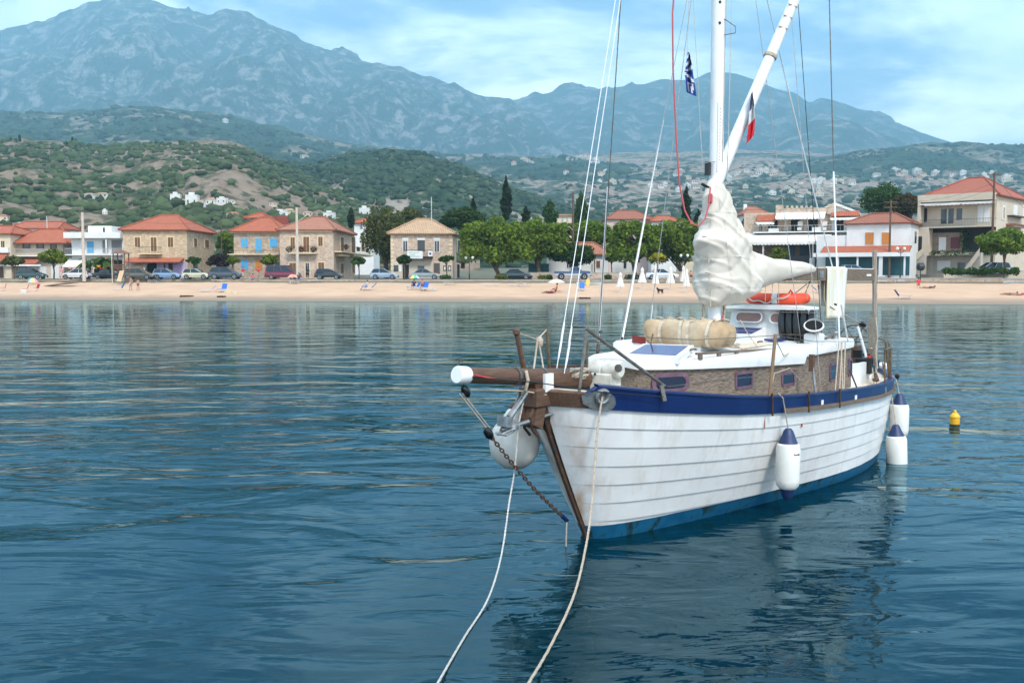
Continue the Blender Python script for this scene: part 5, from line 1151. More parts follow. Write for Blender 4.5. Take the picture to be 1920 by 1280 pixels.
# 7: stone house with pale roof and banner
h = House('pale_roof_house', 'pale stone house with straw coloured tiles and a white banner on its balcony', 146, 732, 849, 438, stone_p, 9); h.hip(411, tile_p, .5, .22)
for i in range(9):
    y = 441 + i * 7.5; 
    for x0, x1 in ((733, 739 - 2 * (i % 2)), (841 + 2 * (i % 2), 848)): h.F('quoin', x0, x1, y, y + 5, trim, .05)
h.win(756, 764, 452, 471, None, plw, hgl, 1.2); h.win(783.5, 796, 451, 471, None, rail_m, hgl, .6, name='balcony_door'); h.win(815, 823.5, 452, 472, None, plw, hgl, 1.2)
for a in (755, 783, 814): h.F('lintel', a - 1, a + (14 if a == 783 else 11), 446, 450, plw, .07)
b = h.balcony(758, 812, 481, 1.1, dark, rail_m); h.F('banner', 765, 794, 471, 485, mat('white_banner', (.72, .73, .70), .7), 1.2, -1.15, b)
for k, (a, c_, y) in enumerate(((768, 788, 474), (770, 780, 477.5), (768, 790, 480.5))): h.F('banner_line', a, c_, y, y + 1.1, greenp, 1.215, -1.205, b)
h.F('sign', 804, 812, 471, 481, mat('white_sign', (.75, .75, .73), .6), 1.2, -1.15, b); h.F('sign_print', 806, 810, 474, 478, rail_m, 1.21, -1.2, b)
h.F('plaster_band', 734, 848, 490, 522, plb, .02); h.F('dark_window', 738, 747, 497, 509, hgl, .05); h.F('notice', 748, 753, 497, 509, plw, .05); h.F('dark_door', 755, 767, 496, 522, dark, .06); h.F('arched_window', 783, 796, 498, 512, hgl, .05); h.F('double_door', 813, 825, 493, 520, shb, .06); h.F('door_glass', 815, 823, 495, 508, hgl, .08)
for a in (831, 840): h.F('notice_board', a, a + 6, 498, 508, rail_m, .06); h.F('notice', a + 1.4, a + 4.6, 500, 506, plw, .08, -.06)
h.swin(858, 862, 451, 473, hgl, stone_p); h.S('side_shutter', 862, 864, 451, 473, shb, .1); h.S('side_porch', 856, 866, 490, 493, rail_m, 1.2); h.S('side_door', 857, 861, 496, 520, dark, .06)
MB().tube([(h.hw * .25, 4, h.h + 1.5), (h.hw * .25, 4, h.h + 5.6)], .06, 5).build('antenna', railw, h.roof)
# 8: low cottage among the trees; roofs behind
h = House('low_cottage', 'low whitewashed cottage with weathered red roof half hidden by trees', 150, 1029, 1140, 477, plw, 8); h.hip(455, tile_s, .5, .6); h.win(1118, 1125, 489, 502, shb, plw); h.F('porch_post', 1113, 1115, 484, 512, woodb, .9, -.7); h.win(1063, 1070, 490, 502, None, plw)
h.F('white_extension', 1146, 1188, 488, 512, plw, .3); h.F('extension_window', 1169, 1174, 489, 503, hgl, .35, -.29)
for nm, lb, Y, a, b, e, ap, wm_, tm, cat in (('red_roofed_villa', 'villa with dusty red roof rising behind the trees', 210, 1138, 1222, 411, 395, mat('pink_plaster', (.60, .46, .40), .8), tile_r, 'house'), ('long_roofed_house', 'house with long orange roof behind the trees next to the dusty red villa', 205, 1222, 1276, 415, 405, plw, tile_o, 'house'),
    ('orange_roofed_cottage', 'cottage with steep orange roof just behind the mast', 185, 1284, 1330, 432, 415, plc, tile_o, 'house'), ('chimney_house', 'small terracotta roofed house with white chimney behind the sail', 215, 1396, 1440, 402, 388, plw, tile_s, 'house'), ('gable_cottage', 'cottage with terracotta roof partly hidden by the sail cover', 180, 1380, 1420, 434, 422, plw, tile_o, 'house'),
    ('sand_house', 'sand coloured flat house between the cypress tops', 230, 1045, 1072, 404, 403, plc, tile_p, 'house'), ('small_orange_roof_house', 'little house with orange roof next to the lone cypress', 200, 664, 700, 418, 410, plw, tile_o, 'house'),
    ('back_street_house', 'house with faded roof glimpsed above the flat roofed house', 210, 196, 226, 434, 431, plw, tile_s, 'house')):
    h = House(nm, lb, Y, a, b, e, wm_, 9, ROAD, 'houses in the second row', cat); h.hip(ap, tm, .5, .4)
    if nm == 'chimney_house': h.chim(1397, 383, 395)
    h.win(a + (b - a) * .3, a + (b - a) * .4, e + 4, e + 12, None, plw, hgl, .5); h.win(a + (b - a) * .65, a + (b - a) * .75, e + 4, e + 12, None, plw, hgl, .5)
# 9: restaurant with awnings
h = House('restaurant', 'grey stone restaurant with tiers of white awnings and a battlement parapet', 156, 1395, 1600, 400, stone_p, 14, cat='restaurant', rot=-20)
h.F('side_wing', 1560, 1606, 404, 470, plw, .02); h.F('battlement', 1455, 1566, 391, 400, stone_p, .2)
for x in range(1456, 1520, 9): h.F('merlon', x, x + 4.5, 386, 391.5, stone_p, .2)
h.F('stone_pier', 1552, 1566, 383, 402, stone_p, .35, 2); h.F('stone_pier', 1455, 1466, 385, 402, stone_p, .35, 1)
(x0, z0), (xm, zm), (x1, z1) = h.xz(1520, 395), h.xz(1565, 376.5), h.xz(1612, 395); MB().prism([(x0, z0), (xm, zm), (x1, z1), (x1, z1 - .3), (xm, zm - .45), (x0, z0 - .3)], 4, 14).build('white_gable_roof', awn, h.o); MB().prism([(x0 + .4, z0 - .3), (xm, zm - .45), (x1 - .4, z1 - .3), (x1 - .4, z1 - 1), (x0 + .4, z0 - 1)], 4.5, 5).build('gable_panel', plw, h.o)
for a, b in ((1420, 1456), (1558, 1612)): h.canopy(a, b, 403 if a < 1500 else 396, 413 if a < 1500 else 406, tile_o, 1.3, 'tiled_eave'); c = h.canopy(a - 1, b - 3, 413 if a < 1500 else 406, 417 if a < 1500 else 411, awn, 1.8, 'awning', .05); h.valance(a - 1, b - 4, 417 if a < 1500 else 411, awn, 1.82, .3)
h.canopy(1456, 1548, 398, 408, awn, 2.2, 'awning', .05); h.valance(1454, 1546, 408, awn, 2.22, .3)
for a, b, m_ in ((1424, 1429, hgl), (1440, 1458, dark), (1470, 1478, plb), (1483, 1498, dark), (1515, 1533, dark), (1566, 1582, dark)): h.F('opening', a, b, 412, 433, m_, .04)
h.balcony(1415, 1590, 436, 2.0, plw, railw, .9, step=.5); 
for a in (1497, 1543): h.F('folded_chair', a, a + 9, 416, 424, plw, 1.2, -1.1); h.F('folded_chair', a - 1, a + 7, 427, 432, plw, 1.4, -.9)
h.F('planter', 1443, 1462, 429, 436, plw, 1.7, -1.3); h.F('ac_unit', 1524, 1540, 427, 436, plw, 1.6, -1.1)
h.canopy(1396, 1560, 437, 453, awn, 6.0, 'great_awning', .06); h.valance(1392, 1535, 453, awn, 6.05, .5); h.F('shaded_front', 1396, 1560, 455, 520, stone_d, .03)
for a, b in ((1478, 1490), (1500, 1518)): h.F('arched_door', a, b, 459, 512, mat('slate_blue', (.03, .05, .09), .5), .07)
for a in (1437, 1527): h.F('awning_post', a, a + 2, 456, 512, railw, 5.8, -5.6)
h.F('terrace_rail', 1470, 1525, 480, 492, rail_m, 3.0, -2.95); h.F('terrace_wall', 1530, 1590, 455, 490, stone_p, .4); h.F('sign_board', 1522, 1531, 485, 505, plw, 5.6, -5.4)
h.F('upper_post', 1569, 1570, 435, 460, plw, .8, -.6)
# 10: white house with orange shutters
h = House('white_shutter_house', 'white house with ochre shutters above a tiled canopy and green shop front', 143, 1588, 1707, 420, plw, 8, rot=-30); h.hip(401, tile_r, .4, .4)
for a, b in ((1623, 1638), (1654, 1669)): h.win(a, b, 436, 458, sho, plw, b=.6)
h.canopy(1545, 1710, 462, 474, tile_o, 2.6); h.F('fascia', 1533, 1712, 475, 481, plw, 2.7, -2.4)
MB().box(h.xz(1540, 0)[0], -h.hw, .2, 7, -.3, h.xz(0, 470)[1]).build('annex_wall', plw, h.o)
h.F('shop_glass', 1548, 1705, 481, 516, teal, .05)
for a in (1577, 1613, 1654, 1700): h.F('post', a, a + (6 if a == 1654 else 2.2), 481, 517, plw, 2.5, -2.3)
h.F('shop_step', 1640, 1665, 516, 519, plw, 2.6, -1); h.S('side_window', 1714, 1717, 434, 456, hgl, .05)
# 11: large villa with balcony and arches
h = House('villa', 'large beige villa with red tiled roof, long balcony and outside stairs', 147, 1729, 1869, 372, plb, 16, ROAD + .3, rot=-41); h.hip(336, tile_s if False else tilemat('red_tiles', (.44, .125, .07), (.35, .10, .06)), .5, .22)
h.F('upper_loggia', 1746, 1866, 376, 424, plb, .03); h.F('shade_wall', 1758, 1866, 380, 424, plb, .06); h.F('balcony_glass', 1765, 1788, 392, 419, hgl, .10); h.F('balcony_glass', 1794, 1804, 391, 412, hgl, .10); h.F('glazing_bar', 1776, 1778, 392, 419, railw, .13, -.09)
for a, b in ((1834, 1844), (1846, 1856)): h.F('white_shutter', a, b, 384, 416, plw, .12)
h.F('front_beam', 1729, 1869, 368, 375, plb, 1.8); h.F('corner_pier', 1729, 1733, 375, 424, plb, 1.8); 
for a, b in ((1733, 1801), (1803, 1867)): h.canopy(a, b, 375, 381, awn, 1.9, 'awning', .06); h.valance(a, b, 380, awn, 1.95, .35)
h.F('arch', 1732, 1738, 391, 416, dark, .2); b = h.balcony(1729, 1869, 427, 1.8, plb, rail_m, 1.0, step=.2)
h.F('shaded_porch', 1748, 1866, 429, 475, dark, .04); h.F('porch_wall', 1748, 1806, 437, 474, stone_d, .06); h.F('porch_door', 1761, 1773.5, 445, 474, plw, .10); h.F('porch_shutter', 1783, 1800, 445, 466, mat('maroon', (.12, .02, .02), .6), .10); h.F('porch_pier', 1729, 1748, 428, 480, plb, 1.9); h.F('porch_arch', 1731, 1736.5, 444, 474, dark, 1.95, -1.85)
h.F('terrace_slab', 1752, 1832, 474, 479, plb, 1.6); h.F('basement', 1750, 1830, 480, 512, conc, .05); h.F('garage_door', 1758, 1782, 489, 507, plw, .12); h.F('basement_window', 1796, 1810, 492, 507, hgl, .1)
ivy = leafmat('ivy_leaves', (.035, .07, .015), (.06, .10, .02))
x, z = h.xz(1800, 476); leafy('terrace_ivy', [(x + i * 1.1 - 3, -1.55, z + .1, .8, .25, .45) for i in range(8)], 900, .13, ivy, h.o, 3); x, z = h.xz(1810, 450); leafy('porch_ivy', [(x, -.3, z, .8, .2, 1.8), (x + 3, -.3, z - 1, 1.2, .2, .9)], 500, .14, ivy, h.o, 4)
for base, tip, y0 in ((1745, 1700, 0), (1850, 1822, 1)):
    for k in range(9):
        a = base + (tip - base) * k / 9; b_ = base + (tip - base) * (k + 1) / 9; py = 474 + 4.2 * k; lo_, hi_ = min(a, b_), max(a, b_); h.F('stair_step', lo_, hi_, py, 514, conc, 3.2 if not y0 else 3.0, -1.9)
    (xa, za), (xb, zb) = h.xz(base, 466), h.xz(tip, 504); MB().prism([(xa, za), (xb, zb), (xb, zb - 1.0), (xa, za - 1.0)], -3.4, -3.22).build('stair_wall', plb, h.o)
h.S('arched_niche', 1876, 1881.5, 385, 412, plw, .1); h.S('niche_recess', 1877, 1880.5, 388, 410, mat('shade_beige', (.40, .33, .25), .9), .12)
for a, b in ((1896, 1904), (1914, 1919)):
    w_ = h.S('side_window', a, b, 384, 407, plw, .08); h.S('shutter', a + 1, b - 1, 386, 405, plw, .11, w_)
h.S('side_balcony', 1886, 1912, 424, 427, plb, 1.0); h.S('side_balcony_rail', 1886, 1912, 405, 407, rail_m, 1.0); h.S('tiled_hood', 1884, 1910, 421, 424, tile_s, 1.2); h.S('side_door', 1890, 1898, 432, 470, dark, .06)
# sea wall, in lengths with a capping
def wall_run(xa, xb, off, zt, zb, m, cap, label, name='sea_wall', th=.45):
    o = empty(name, ((xa + xb) / 2, wall_y((xa + xb) / 2) + off, zb), math.atan2(-.12, 1), label, 'wall'); ln = math.hypot(xb - xa, .12 * (xb - xa)) / 2
    MB().box(-ln, ln, 0, th, -.6, zt - zb).build('masonry', m, o); n = int(ln * 2 / 2.2)
    for i in range(n): MB().box(-ln + i * 2 * ln / n + .01, -ln + (i + 1) * 2 * ln / n - .01, -.05, th + .05, zt - zb + .003, zt - zb + .10 + .012 * (i % 3), bev=.01).build('capstone', cap, o)
wall_run(-95, -22, 0, 2.02, 1.5, stone_w, conc, 'low stone sea wall between the beach and the parked cars')
wall_run(-21.9, 36, 0, 2.0, 1.4, stone_p, conc, 'low rough sea wall behind the closed beach umbrellas')
wall_run(36.1, 92, 0, 2.25, 1.3, stone_g, conc, 'sea wall below the hedge in front of the villa')
wall_run(-1, 17, 6.5, 3.0, 2.0, stone_p, conc, 'garden wall of rubble stone beneath the leafy mulberry trees', 'garden_wall')
wall_run(20, 36, 7.5, 3.1, 2.0, stone_w, conc, 'garden wall of pale stone behind the white saloon car', 'garden_wall')
wall_run(58, 74, 5, 3.25, 2.1, plb, conc, 'plastered forecourt wall with railings in front of the villa', 'forecourt_wall')
# ------------------------------------------------------------------ trees and shrubs
bark = mat('bark', (.14, .095, .06), .95, (.08, .055, .035), scale=3, bump=.6); barkp = mat('pale_bark', (.36, .30, .23), .9, (.24, .19, .14), scale=3, bump=.4)
LG = leafmat('mulberry_leaves', (.175, .235, .026), (.080, .135, .016)); LO = leafmat('olive_brown_leaves', (.13, .13, .035), (.07, .085, .025)); LD = leafmat('dark_pine_needles', (.028, .055, .014), (.05, .085, .018))
LC = leafmat('cypress_needles', (.016, .030, .012), (.03, .045, .016)); LY = leafmat('yellow_green_leaves', (.17, .20, .02), (.11, .15, .02)); LB = leafmat('bougainvillea_leaves', (.06, .022, .04), (.03, .045, .015)); LP = leafmat('palm_leaves', (.06, .11, .02), (.035, .07, .015)); LYY = leafmat('yellow_leaves', (.42, .33, .01), (.25, .26, .015)); LW = leafmat('wispy_leaves', (.06, .115, .03), (.04, .08, .02)); LBR = leafmat('russet_leaves', (.10, .065, .03), (.06, .055, .02))
def tree(name, label, px0, px1, py0, py1, pyb, Y, m, n=3500, size=.24, nb=16, trunk=.22, seed=0, bk=None, shape='round', group=None, cat='tree', depth=None):
    a, b = PX(px0, py0, Y), PX(px1, py1, Y); cx = (a.x + b.x) / 2; g0 = PX((px0 + px1) / 2, pyb, Y).z; g0 = min(g0, ROAD) if Y < 170 else g0
    o = empty(name, (cx, Y, g0), 0, label, cat, group); w = (b.x - a.x) / 2; zt = a.z - g0; zb = b.z - g0; hh = (zt - zb) / 2; zc = (zt + zb) / 2; r = random.Random(seed * 13 + int(px0)); dp = depth or w * .85
    blobs = []
    if shape == 'cypress':
        for i in range(nb): t = i / (nb - 1); rr = w * (.35 + .65 * math.sin(math.pi * min(1, .12 + t * .80)) ) * (1 - .75 * t ** 3); blobs.append((r.uniform(-.25, .25) * rr, r.uniform(-.2, .2) * rr, zb + (zt - zb) * t * .96, rr * .8, rr * .8, (zt - zb) / nb * 1.3))
    else:
        for i in range(nb):
            th = r.uniform(0, 6.28); ph = math.acos(r.uniform(-.75, 1)); k = r.uniform(.45, .74)
            cxx, cyy, czz = math.sin(ph) * math.cos(th) * w * k, math.sin(ph) * math.sin(th) * dp * k, zc + math.cos(ph) * hh * k; s = r.uniform(.26, .44)
            if name == 'mulberry_tree': cxx, cyy, czz = r.uniform(-.78, .78) * w, r.uniform(-.7, .7) * dp, zc + hh * (r.uniform(-.55, .62) * (1 - .25 * (cxx / w) ** 2)); s = r.uniform(.16, .34)
            if shape == 'flat': czz = zc + hh * (.3 - .6 * (abs(cxx) / w) ** 2) * r.uniform(.4, 1.2); s *= .8
            blobs.append((cxx, cyy, czz, w * s, dp * s, hh * s * 1.05))
        for sx_, sz_ in ((-.74, -.1), (.74, 0.), (0, .70), (-.45, .5), (.48, .48), (0, -.5)): blobs.append((w * sx_, 0, zc + hh * sz_, w * .27, dp * .4, hh * .28))
    leafy('crown', blobs, n, size, m, o, seed + 1, .2)
    mb = MB(); zt_ = zb + hh * .4; mb.tube([(0, 0, -.3), (.05 * w, 0, zb * .5), (0, .05, zb), (r.uniform(-.1, .1) * w, 0, zt_ if shape != 'cypress' else zt * .8)], [trunk * 1.25, trunk, trunk * .85, trunk * .35], 8); mb.build('trunk', bk or bark, o, smooth=True)
    if shape != 'cypress':
        for i in range(5):
            bb = blobs[i]; MB().tube([(0, 0, zb * .8), (bb[0] * .4, bb[1] * .4, (zb * .8 + bb[2]) / 2 + .1), (bb[0] * .9, bb[1] * .9, bb[2])], [trunk * .6, trunk * .4, trunk * .12], 6).build('limb', bk or bark, o, smooth=True)
    return o
T = [
 ('mulberry_tree', 'broad bright green mulberry tree beside the pale roof house', 862, 1000, 402, 506, 518, 141, LG, 11000, .24, 54, .3, 1),
 ('mulberry_tree', 'mulberry tree with wide crown above the green shed', 950, 1066, 405, 496, 516, 144, LG, 9000, .24, 46, .28, 2),
 ('mulberry_tree', 'leafy mulberry tree crown reaching over the low cottage', 1034, 1160, 412, 470, 515, 158, LG, 7000, .25, 40, .28, 3),
 ('mulberry_tree', 'dense mulberry tree behind the first closed umbrella', 1138, 1240, 409, 506, 518, 142, LG, 9000, .24, 48, .28, 4),
 ('mulberry_tree', 'dense mulberry tree with lamp post in front, next to the mast', 1214, 1338, 407, 503, 518, 145, LG, 10000, .24, 50, .28, 5),
 ('gum_tree', 'tall olive brown tree between the flowered house and the pale roof house', 674, 772, 384, 500, 518, 153, LO, 6500, .23, 26, .35, 6),
 ('gum_tree', 'olive green tree top behind the pale roof house', 740, 802, 390, 440, 500, 170, LO, 2600, .25, 14, .3, 7),
 ('dark_tree', 'dark evergreen tree spreading behind the pale roof house', 822, 912, 388, 436, 500, 172, LD, 3600, .25, 18, .3, 8),
 ('oleander_tree', 'dark bushy tree in front of the low cottage', 1036, 1116, 452, 508, 518, 143, LD, 4200, .22, 20, .22, 9),
 ('tamarisk_tree', 'feathery green tree behind the house with ochre shutters', 1610, 1700, 343, 412, 470, 165, LW, 4200, .22, 20, .3, 10),
 ('russet_tree', 'brownish tree squeezed between the ochre shutter house and the villa', 1668, 1735, 360, 416, 470, 160, LBR, 3200, .22, 16, .3, 11),
 ('street_tree', 'round clipped street tree before the balcony house', 72, 127, 468, 498, 522, 146, LY, 2600, .2, 16, .12, 12),
 ('street_tree', 'thin sparse street tree beside the cream house', 3, 47, 479, 500, 522, 146, LO, 900, .2, 10, .1, 13),
 ('street_tree', 'small spreading street tree at the corner of the honey stone house', 348, 377, 481, 496, 521, 147, LP, 700, .2, 9, .09, 14),
 ('street_tree', 'yellowish street tree in front of the orange door', 488, 522, 477, 500, 521, 147, LY, 1300, .2, 10, .1, 15),
 ('street_tree', 'small yellowish tree beside the bougainvillea', 424, 448, 480, 497, 521, 147, LY, 700, .2, 8, .09, 16),
 ('street_tree', 'slim street tree below the flowered side balcony', 659, 686, 481, 497, 521, 146, LP, 700, .2, 8, .09, 17),
 ('street_tree', 'small dark street tree at the end of the white banner', 744, 772, 477, 497, 521, 142, LD, 900, .2, 9, .09, 18),
 ('street_tree', 'flat topped street tree near the notice boards', 822, 852, 479, 492, 521, 142, LP, 700, .2, 9, .08, 19),
 ('young_tree', 'young green tree left of the dense mulberries by the cottage', 1135, 1158, 478, 492, 518, 141, LP, 600, .2, 8, .08, 20),
 ('yellow_tree', 'small bright yellow leaved tree between the closed umbrellas', 1218, 1248, 475, 491, 516, 138, LYY, 900, .2, 10, .09, 21),
 ('terrace_shrub', 'yellow green shrub on the terrace under the great awning', 1444, 1478, 462, 492, 508, 143, LY, 1200, .2, 10, .1, 22),
 ('acacia_tree', 'spreading green tree in front of the villa beside the silver minivan', 1836, 1932, 426, 484, 512, 131, LG, 4600, .22, 20, .16, 23),
 ('hedge_tree', 'tall green bush between the honey stone house and the blue shutter house', 404, 440, 432, 482, 500, 168, LG, 2400, .25, 14, .2, 24),
 ('bougainvillea', 'dark purple bougainvillea bush against the honey stone house', 386, 440, 474, 508, 521, 148, LB, 2800, .2, 16, .15, 25),
 ('terrace_bush', 'dull green bush behind the sail beside the restaurant awnings', 1388, 1426, 404, 436, 470, 175, LD, 1600, .24, 12, .2, 26),
 ('garden_bush', 'green bush between the restaurant and the tiled canopy', 1548, 1590, 448, 466, 480, 147, LP, 1100, .2, 10, .12, 27)]
for t in T: tree(t[0], t[1], *t[2:8], t[8], t[9], t[10], t[11], t[12], t[13])
for nm, lb, x0, x1, y0, y1, yb, Y, n in (('cypress_tree', 'tallest ragged cypress tree above the mulberries', 936, 962, 333, 406, 440, 190, 2600), ('cypress_tree', 'thin cypress tip behind the dark evergreen', 880, 895, 369, 410, 440, 190, 900), ('cypress_tree', 'lone dark cypress beside the flowered house roof', 650, 667, 388, 424, 440, 190, 1100),
    ('cypress_tree', 'slender pointed cypress next to the mast', 1277, 1297, 348, 420, 440, 185, 2000), ('cypress_tree', 'short dark cypress just right of the slender pointed one', 1300, 1319, 394, 424, 440, 185, 900), ('cypress_tree', 'stubby brownish cypress top between two taller trees', 976, 996, 387, 416, 440, 190, 800), ('conifer_tree', 'greenish conifer with conical top above the green shed', 1012, 1050, 374, 420, 440, 185, 1600), ('conifer_tree', 'tall shaggy conifer beside the wooden pole', 1070, 1108, 360, 425, 440, 180, 2200)):
    tree(nm, lb, x0, x1, y0, y1, yb, Y, LC if 'cyp' in nm else LW, n, .26, 14, .2, int(x0), shape='cypress')
# hedge in front of the villa
o = empty('hedge', PX(1820, 512, 129), 0, 'low green and straw coloured hedge on the sea wall before the villa', 'hedge'); w0, w1 = PX(1770, 512, 129).x - o.location.x, PX(1908, 512, 129).x - o.location.x
leafy('foliage', [(w0 + (w1 - w0) * (i + .5) / 12, 0, random.uniform(.15, .4), .7, .6, random.uniform(.35, .6)) for i in range(12)], 2600, .15, LP, o, 2)
for i, (px, wpx, lb) in enumerate(((835, 22, 'dry tufted plant at the foot of the pale roof house'), (1022, 30, 'straw coloured planting strip beneath the dark green hatchback'), (1030, 10, 'little green shrub on the planting strip'), (940, 26, 'dry grass bed along the kerb under the broad mulberry'), (1140, 14, 'green tuft by the garden wall post'), (1185, 30, 'low dark hedge in front of the white extension'))):
    q = PX(px, 518, 139); q.z = ROAD; o = empty('shrub', q, 0, lb, 'shrub'); s_ = wpx / F * 139 / 2; leafy('foliage', [(s_ * t, 0, .25, s_ * .4, .4, .4) for t in (-.6, -.2, .2, .6)], 350, .13, (LP, LY, LP, LY, LP, LD)[i], o, i)
# palms by the flat roofed house
for k, (px, py, hpx, lb) in enumerate(((166, 482, 40, 'arching palm beside the concrete pole'), (196, 480, 42, 'leaning palm in front of the dark shop front'))):
    q = PX(px, 522, 147); q.z = ROAD; o = empty('palm_tree', q, 0, lb, 'palm'); zt = PX(px, py + 8, 147).z - ROAD
    MB().tube([(0, 0, -.2), (.1, 0, zt * .5), (.05, 0, zt)], [.22, .17, .15], 8).build('trunk', bark, o, smooth=True); r = random.Random(k + 4)
    for i in range(15):
        a = i * 2.4; ln = r.uniform(1.7, 2.5); el = r.uniform(-.1, 1.0); pts = [Vector((.05 + math.cos(a) * ln * t, math.sin(a) * ln * t, zt + el * ln * t - 1.15 * t * t * ln * .75)) for t in np.linspace(0, 1, 8)]; vs = []; fs = []
        for j, p_ in enumerate(pts):
            t = j / 7; sdv = Vector((-math.sin(a), math.cos(a), 0)); w_ = .34 * math.sin(math.pi * min(1, t * .9 + .12)); vs += [p_ + sdv * w_ + Vector((0, 0, -.16 * w_ / .3)), p_, p_ - sdv * w_ + Vector((0, 0, -.16 * w_ / .3))]
        for j in range(7): fs += [(j*3, j*3+3, j*3+4, j*3+1), (j*3+1, j*3+4, j*3+5, j*3+2)]
        MB().add(vs, fs).build('frond', LP, o)
# ------------------------------------------------------------------ hillside scrub and houses
def scrub(hname, n, smin, smax, m, seed, tmax=.98, thr=0.):
    V, ny, bv = HILLS[hname]; r = np.random.default_rng(seed); ico = bmesh.new(); bmesh.ops.create_icosphere(ico, subdivisions=1, radius=1); iv = np.array([v.co for v in ico.verts]); ifc = np.array([[v.index for v in f.verts] for f in ico.faces]); ico.free()
    nx = V.shape[1]; VV = []; FF = []; c = 0; got = 0
    while got < n:
        t = r.random() ** .8 * (ny - 2) * tmax; i = int(t); j = r.random() * (nx - 2); jj = int(j); a, b = t - i, j - jj
        p_ = V[i, jj] * (1-a) * (1-b) + V[i+1, jj] * a * (1-b) + V[i, jj+1] * (1-a) * b + V[i+1, jj+1] * a * b
        if mnoise.noise(Vector((p_[0] * .012, p_[1] * .012, 5 + seed))) + .6 * mnoise.noise(Vector((p_[0] * .05, p_[1] * .05, 9))) < r.normal() * .35 - thr: continue
        s = r.uniform(smin, smax) * (1 + .5 * (r.random() < .12)); sc = np.array([s * r.uniform(.8, 1.5), s * r.uniform(.8, 1.3), s * r.uniform(.6, .95)])
        vv = iv * (1 + r.normal(size=(len(iv), 1)) * .22) * sc + p_ + [0, 0, sc[2] * .35]; VV.append(vv); FF.append(ifc + c); c += len(iv); got += 1
    o = np_mesh(hname + '_scrub', np.concatenate(VV), np.concatenate(FF), m, False); tag(o, 'dark green scrub and olive bushes covering the slope', 'scrub', kind='stuff')
sb1 = mat('scrub_leaves', (.044, .066, .028), .95, (.075, .092, .038), scale=.05, detail=4, island=.35, spec=.05); sb2 = mat('scrub_dark_leaves', (.032, .052, .027), .95, (.055, .075, .035), scale=.03, detail=4, island=.35, spec=.05)
scrub('near_hill', 9000, .9, 2.2, sb1, 1, thr=-.05); scrub('rocky_hill', 6000, 1.2, 2.8, sb2, 2, thr=.15); scrub('village_slope', 3000, 2.2, 5.5, sb2, 3, .7, thr=.1); scrub('foothill', 3500, 3.5, 8, sb2, 4, thr=.1); scrub('scrub_ridge', 1800, 3, 6, sb2, 5, thr=.1)
hillw = mat('hill_house_white', (.70, .67, .62), .85, (.60, .56, .50), scale=.3)
def hit(px, py):
    best = None; o = Vector((0, 0, CAM_Z)); d = RAY(px, py).normalized()
    for k, (V, ny, bv) in HILLS.items():
        q = bv.ray_cast(o, d)
        if q[0] is not None and (best is None or q[3] < best[1]): best = (q[0], q[3])
    return best[0] if best else None
def hill_house(px, py, wpx, hpx, label, group, m=hillw, tm=tile_s, flat=False, wins=2):
    q = hit(px, py)
    if q is None: return
    k = q.y / F; w, h_ = wpx * k / 2, hpx * k; o = empty('hillside_house', q, random.uniform(-.2, .2), label, 'house', group)
    MB().box(-w, w, -w * .7, w * .7, -h_ * .6, h_ * (1 if flat else .66)).build('wall', m, o)
    if flat: MB().box(-w * 1.03, w * 1.03, -w * .73, w * .73, h_ * 1.002, h_ * 1.06).build('roof', m, o); MB().box(-w * .5, w * .3, -w * .4, w * .4, h_ * 1.062, h_ * 1.35).build('roof_room', m, o)
    else:
        e = h_ * .66; MB().add([(-w * 1.1, -w * .8, e), (w * 1.1, -w * .8, e), (w * 1.1, w * .8, e), (-w * 1.1, w * .8, e), (-w * .4, 0, h_), (w * .4, 0, h_)], [(0, 1, 5, 4), (2, 3, 4, 5), (1, 2, 5), (3, 0, 4), (3, 2, 1, 0)]).build('roof', tm, o)
    for i in range(wins): x = w * (-.55 + 1.1 * i / max(1, wins - 1)); MB().box(x - w * .12, x + w * .12, -w * .7 - .1, -w * .7 + .05, h_ * .2, h_ * .5).build('window', hgl, o)
G = 'houses on the hillside'
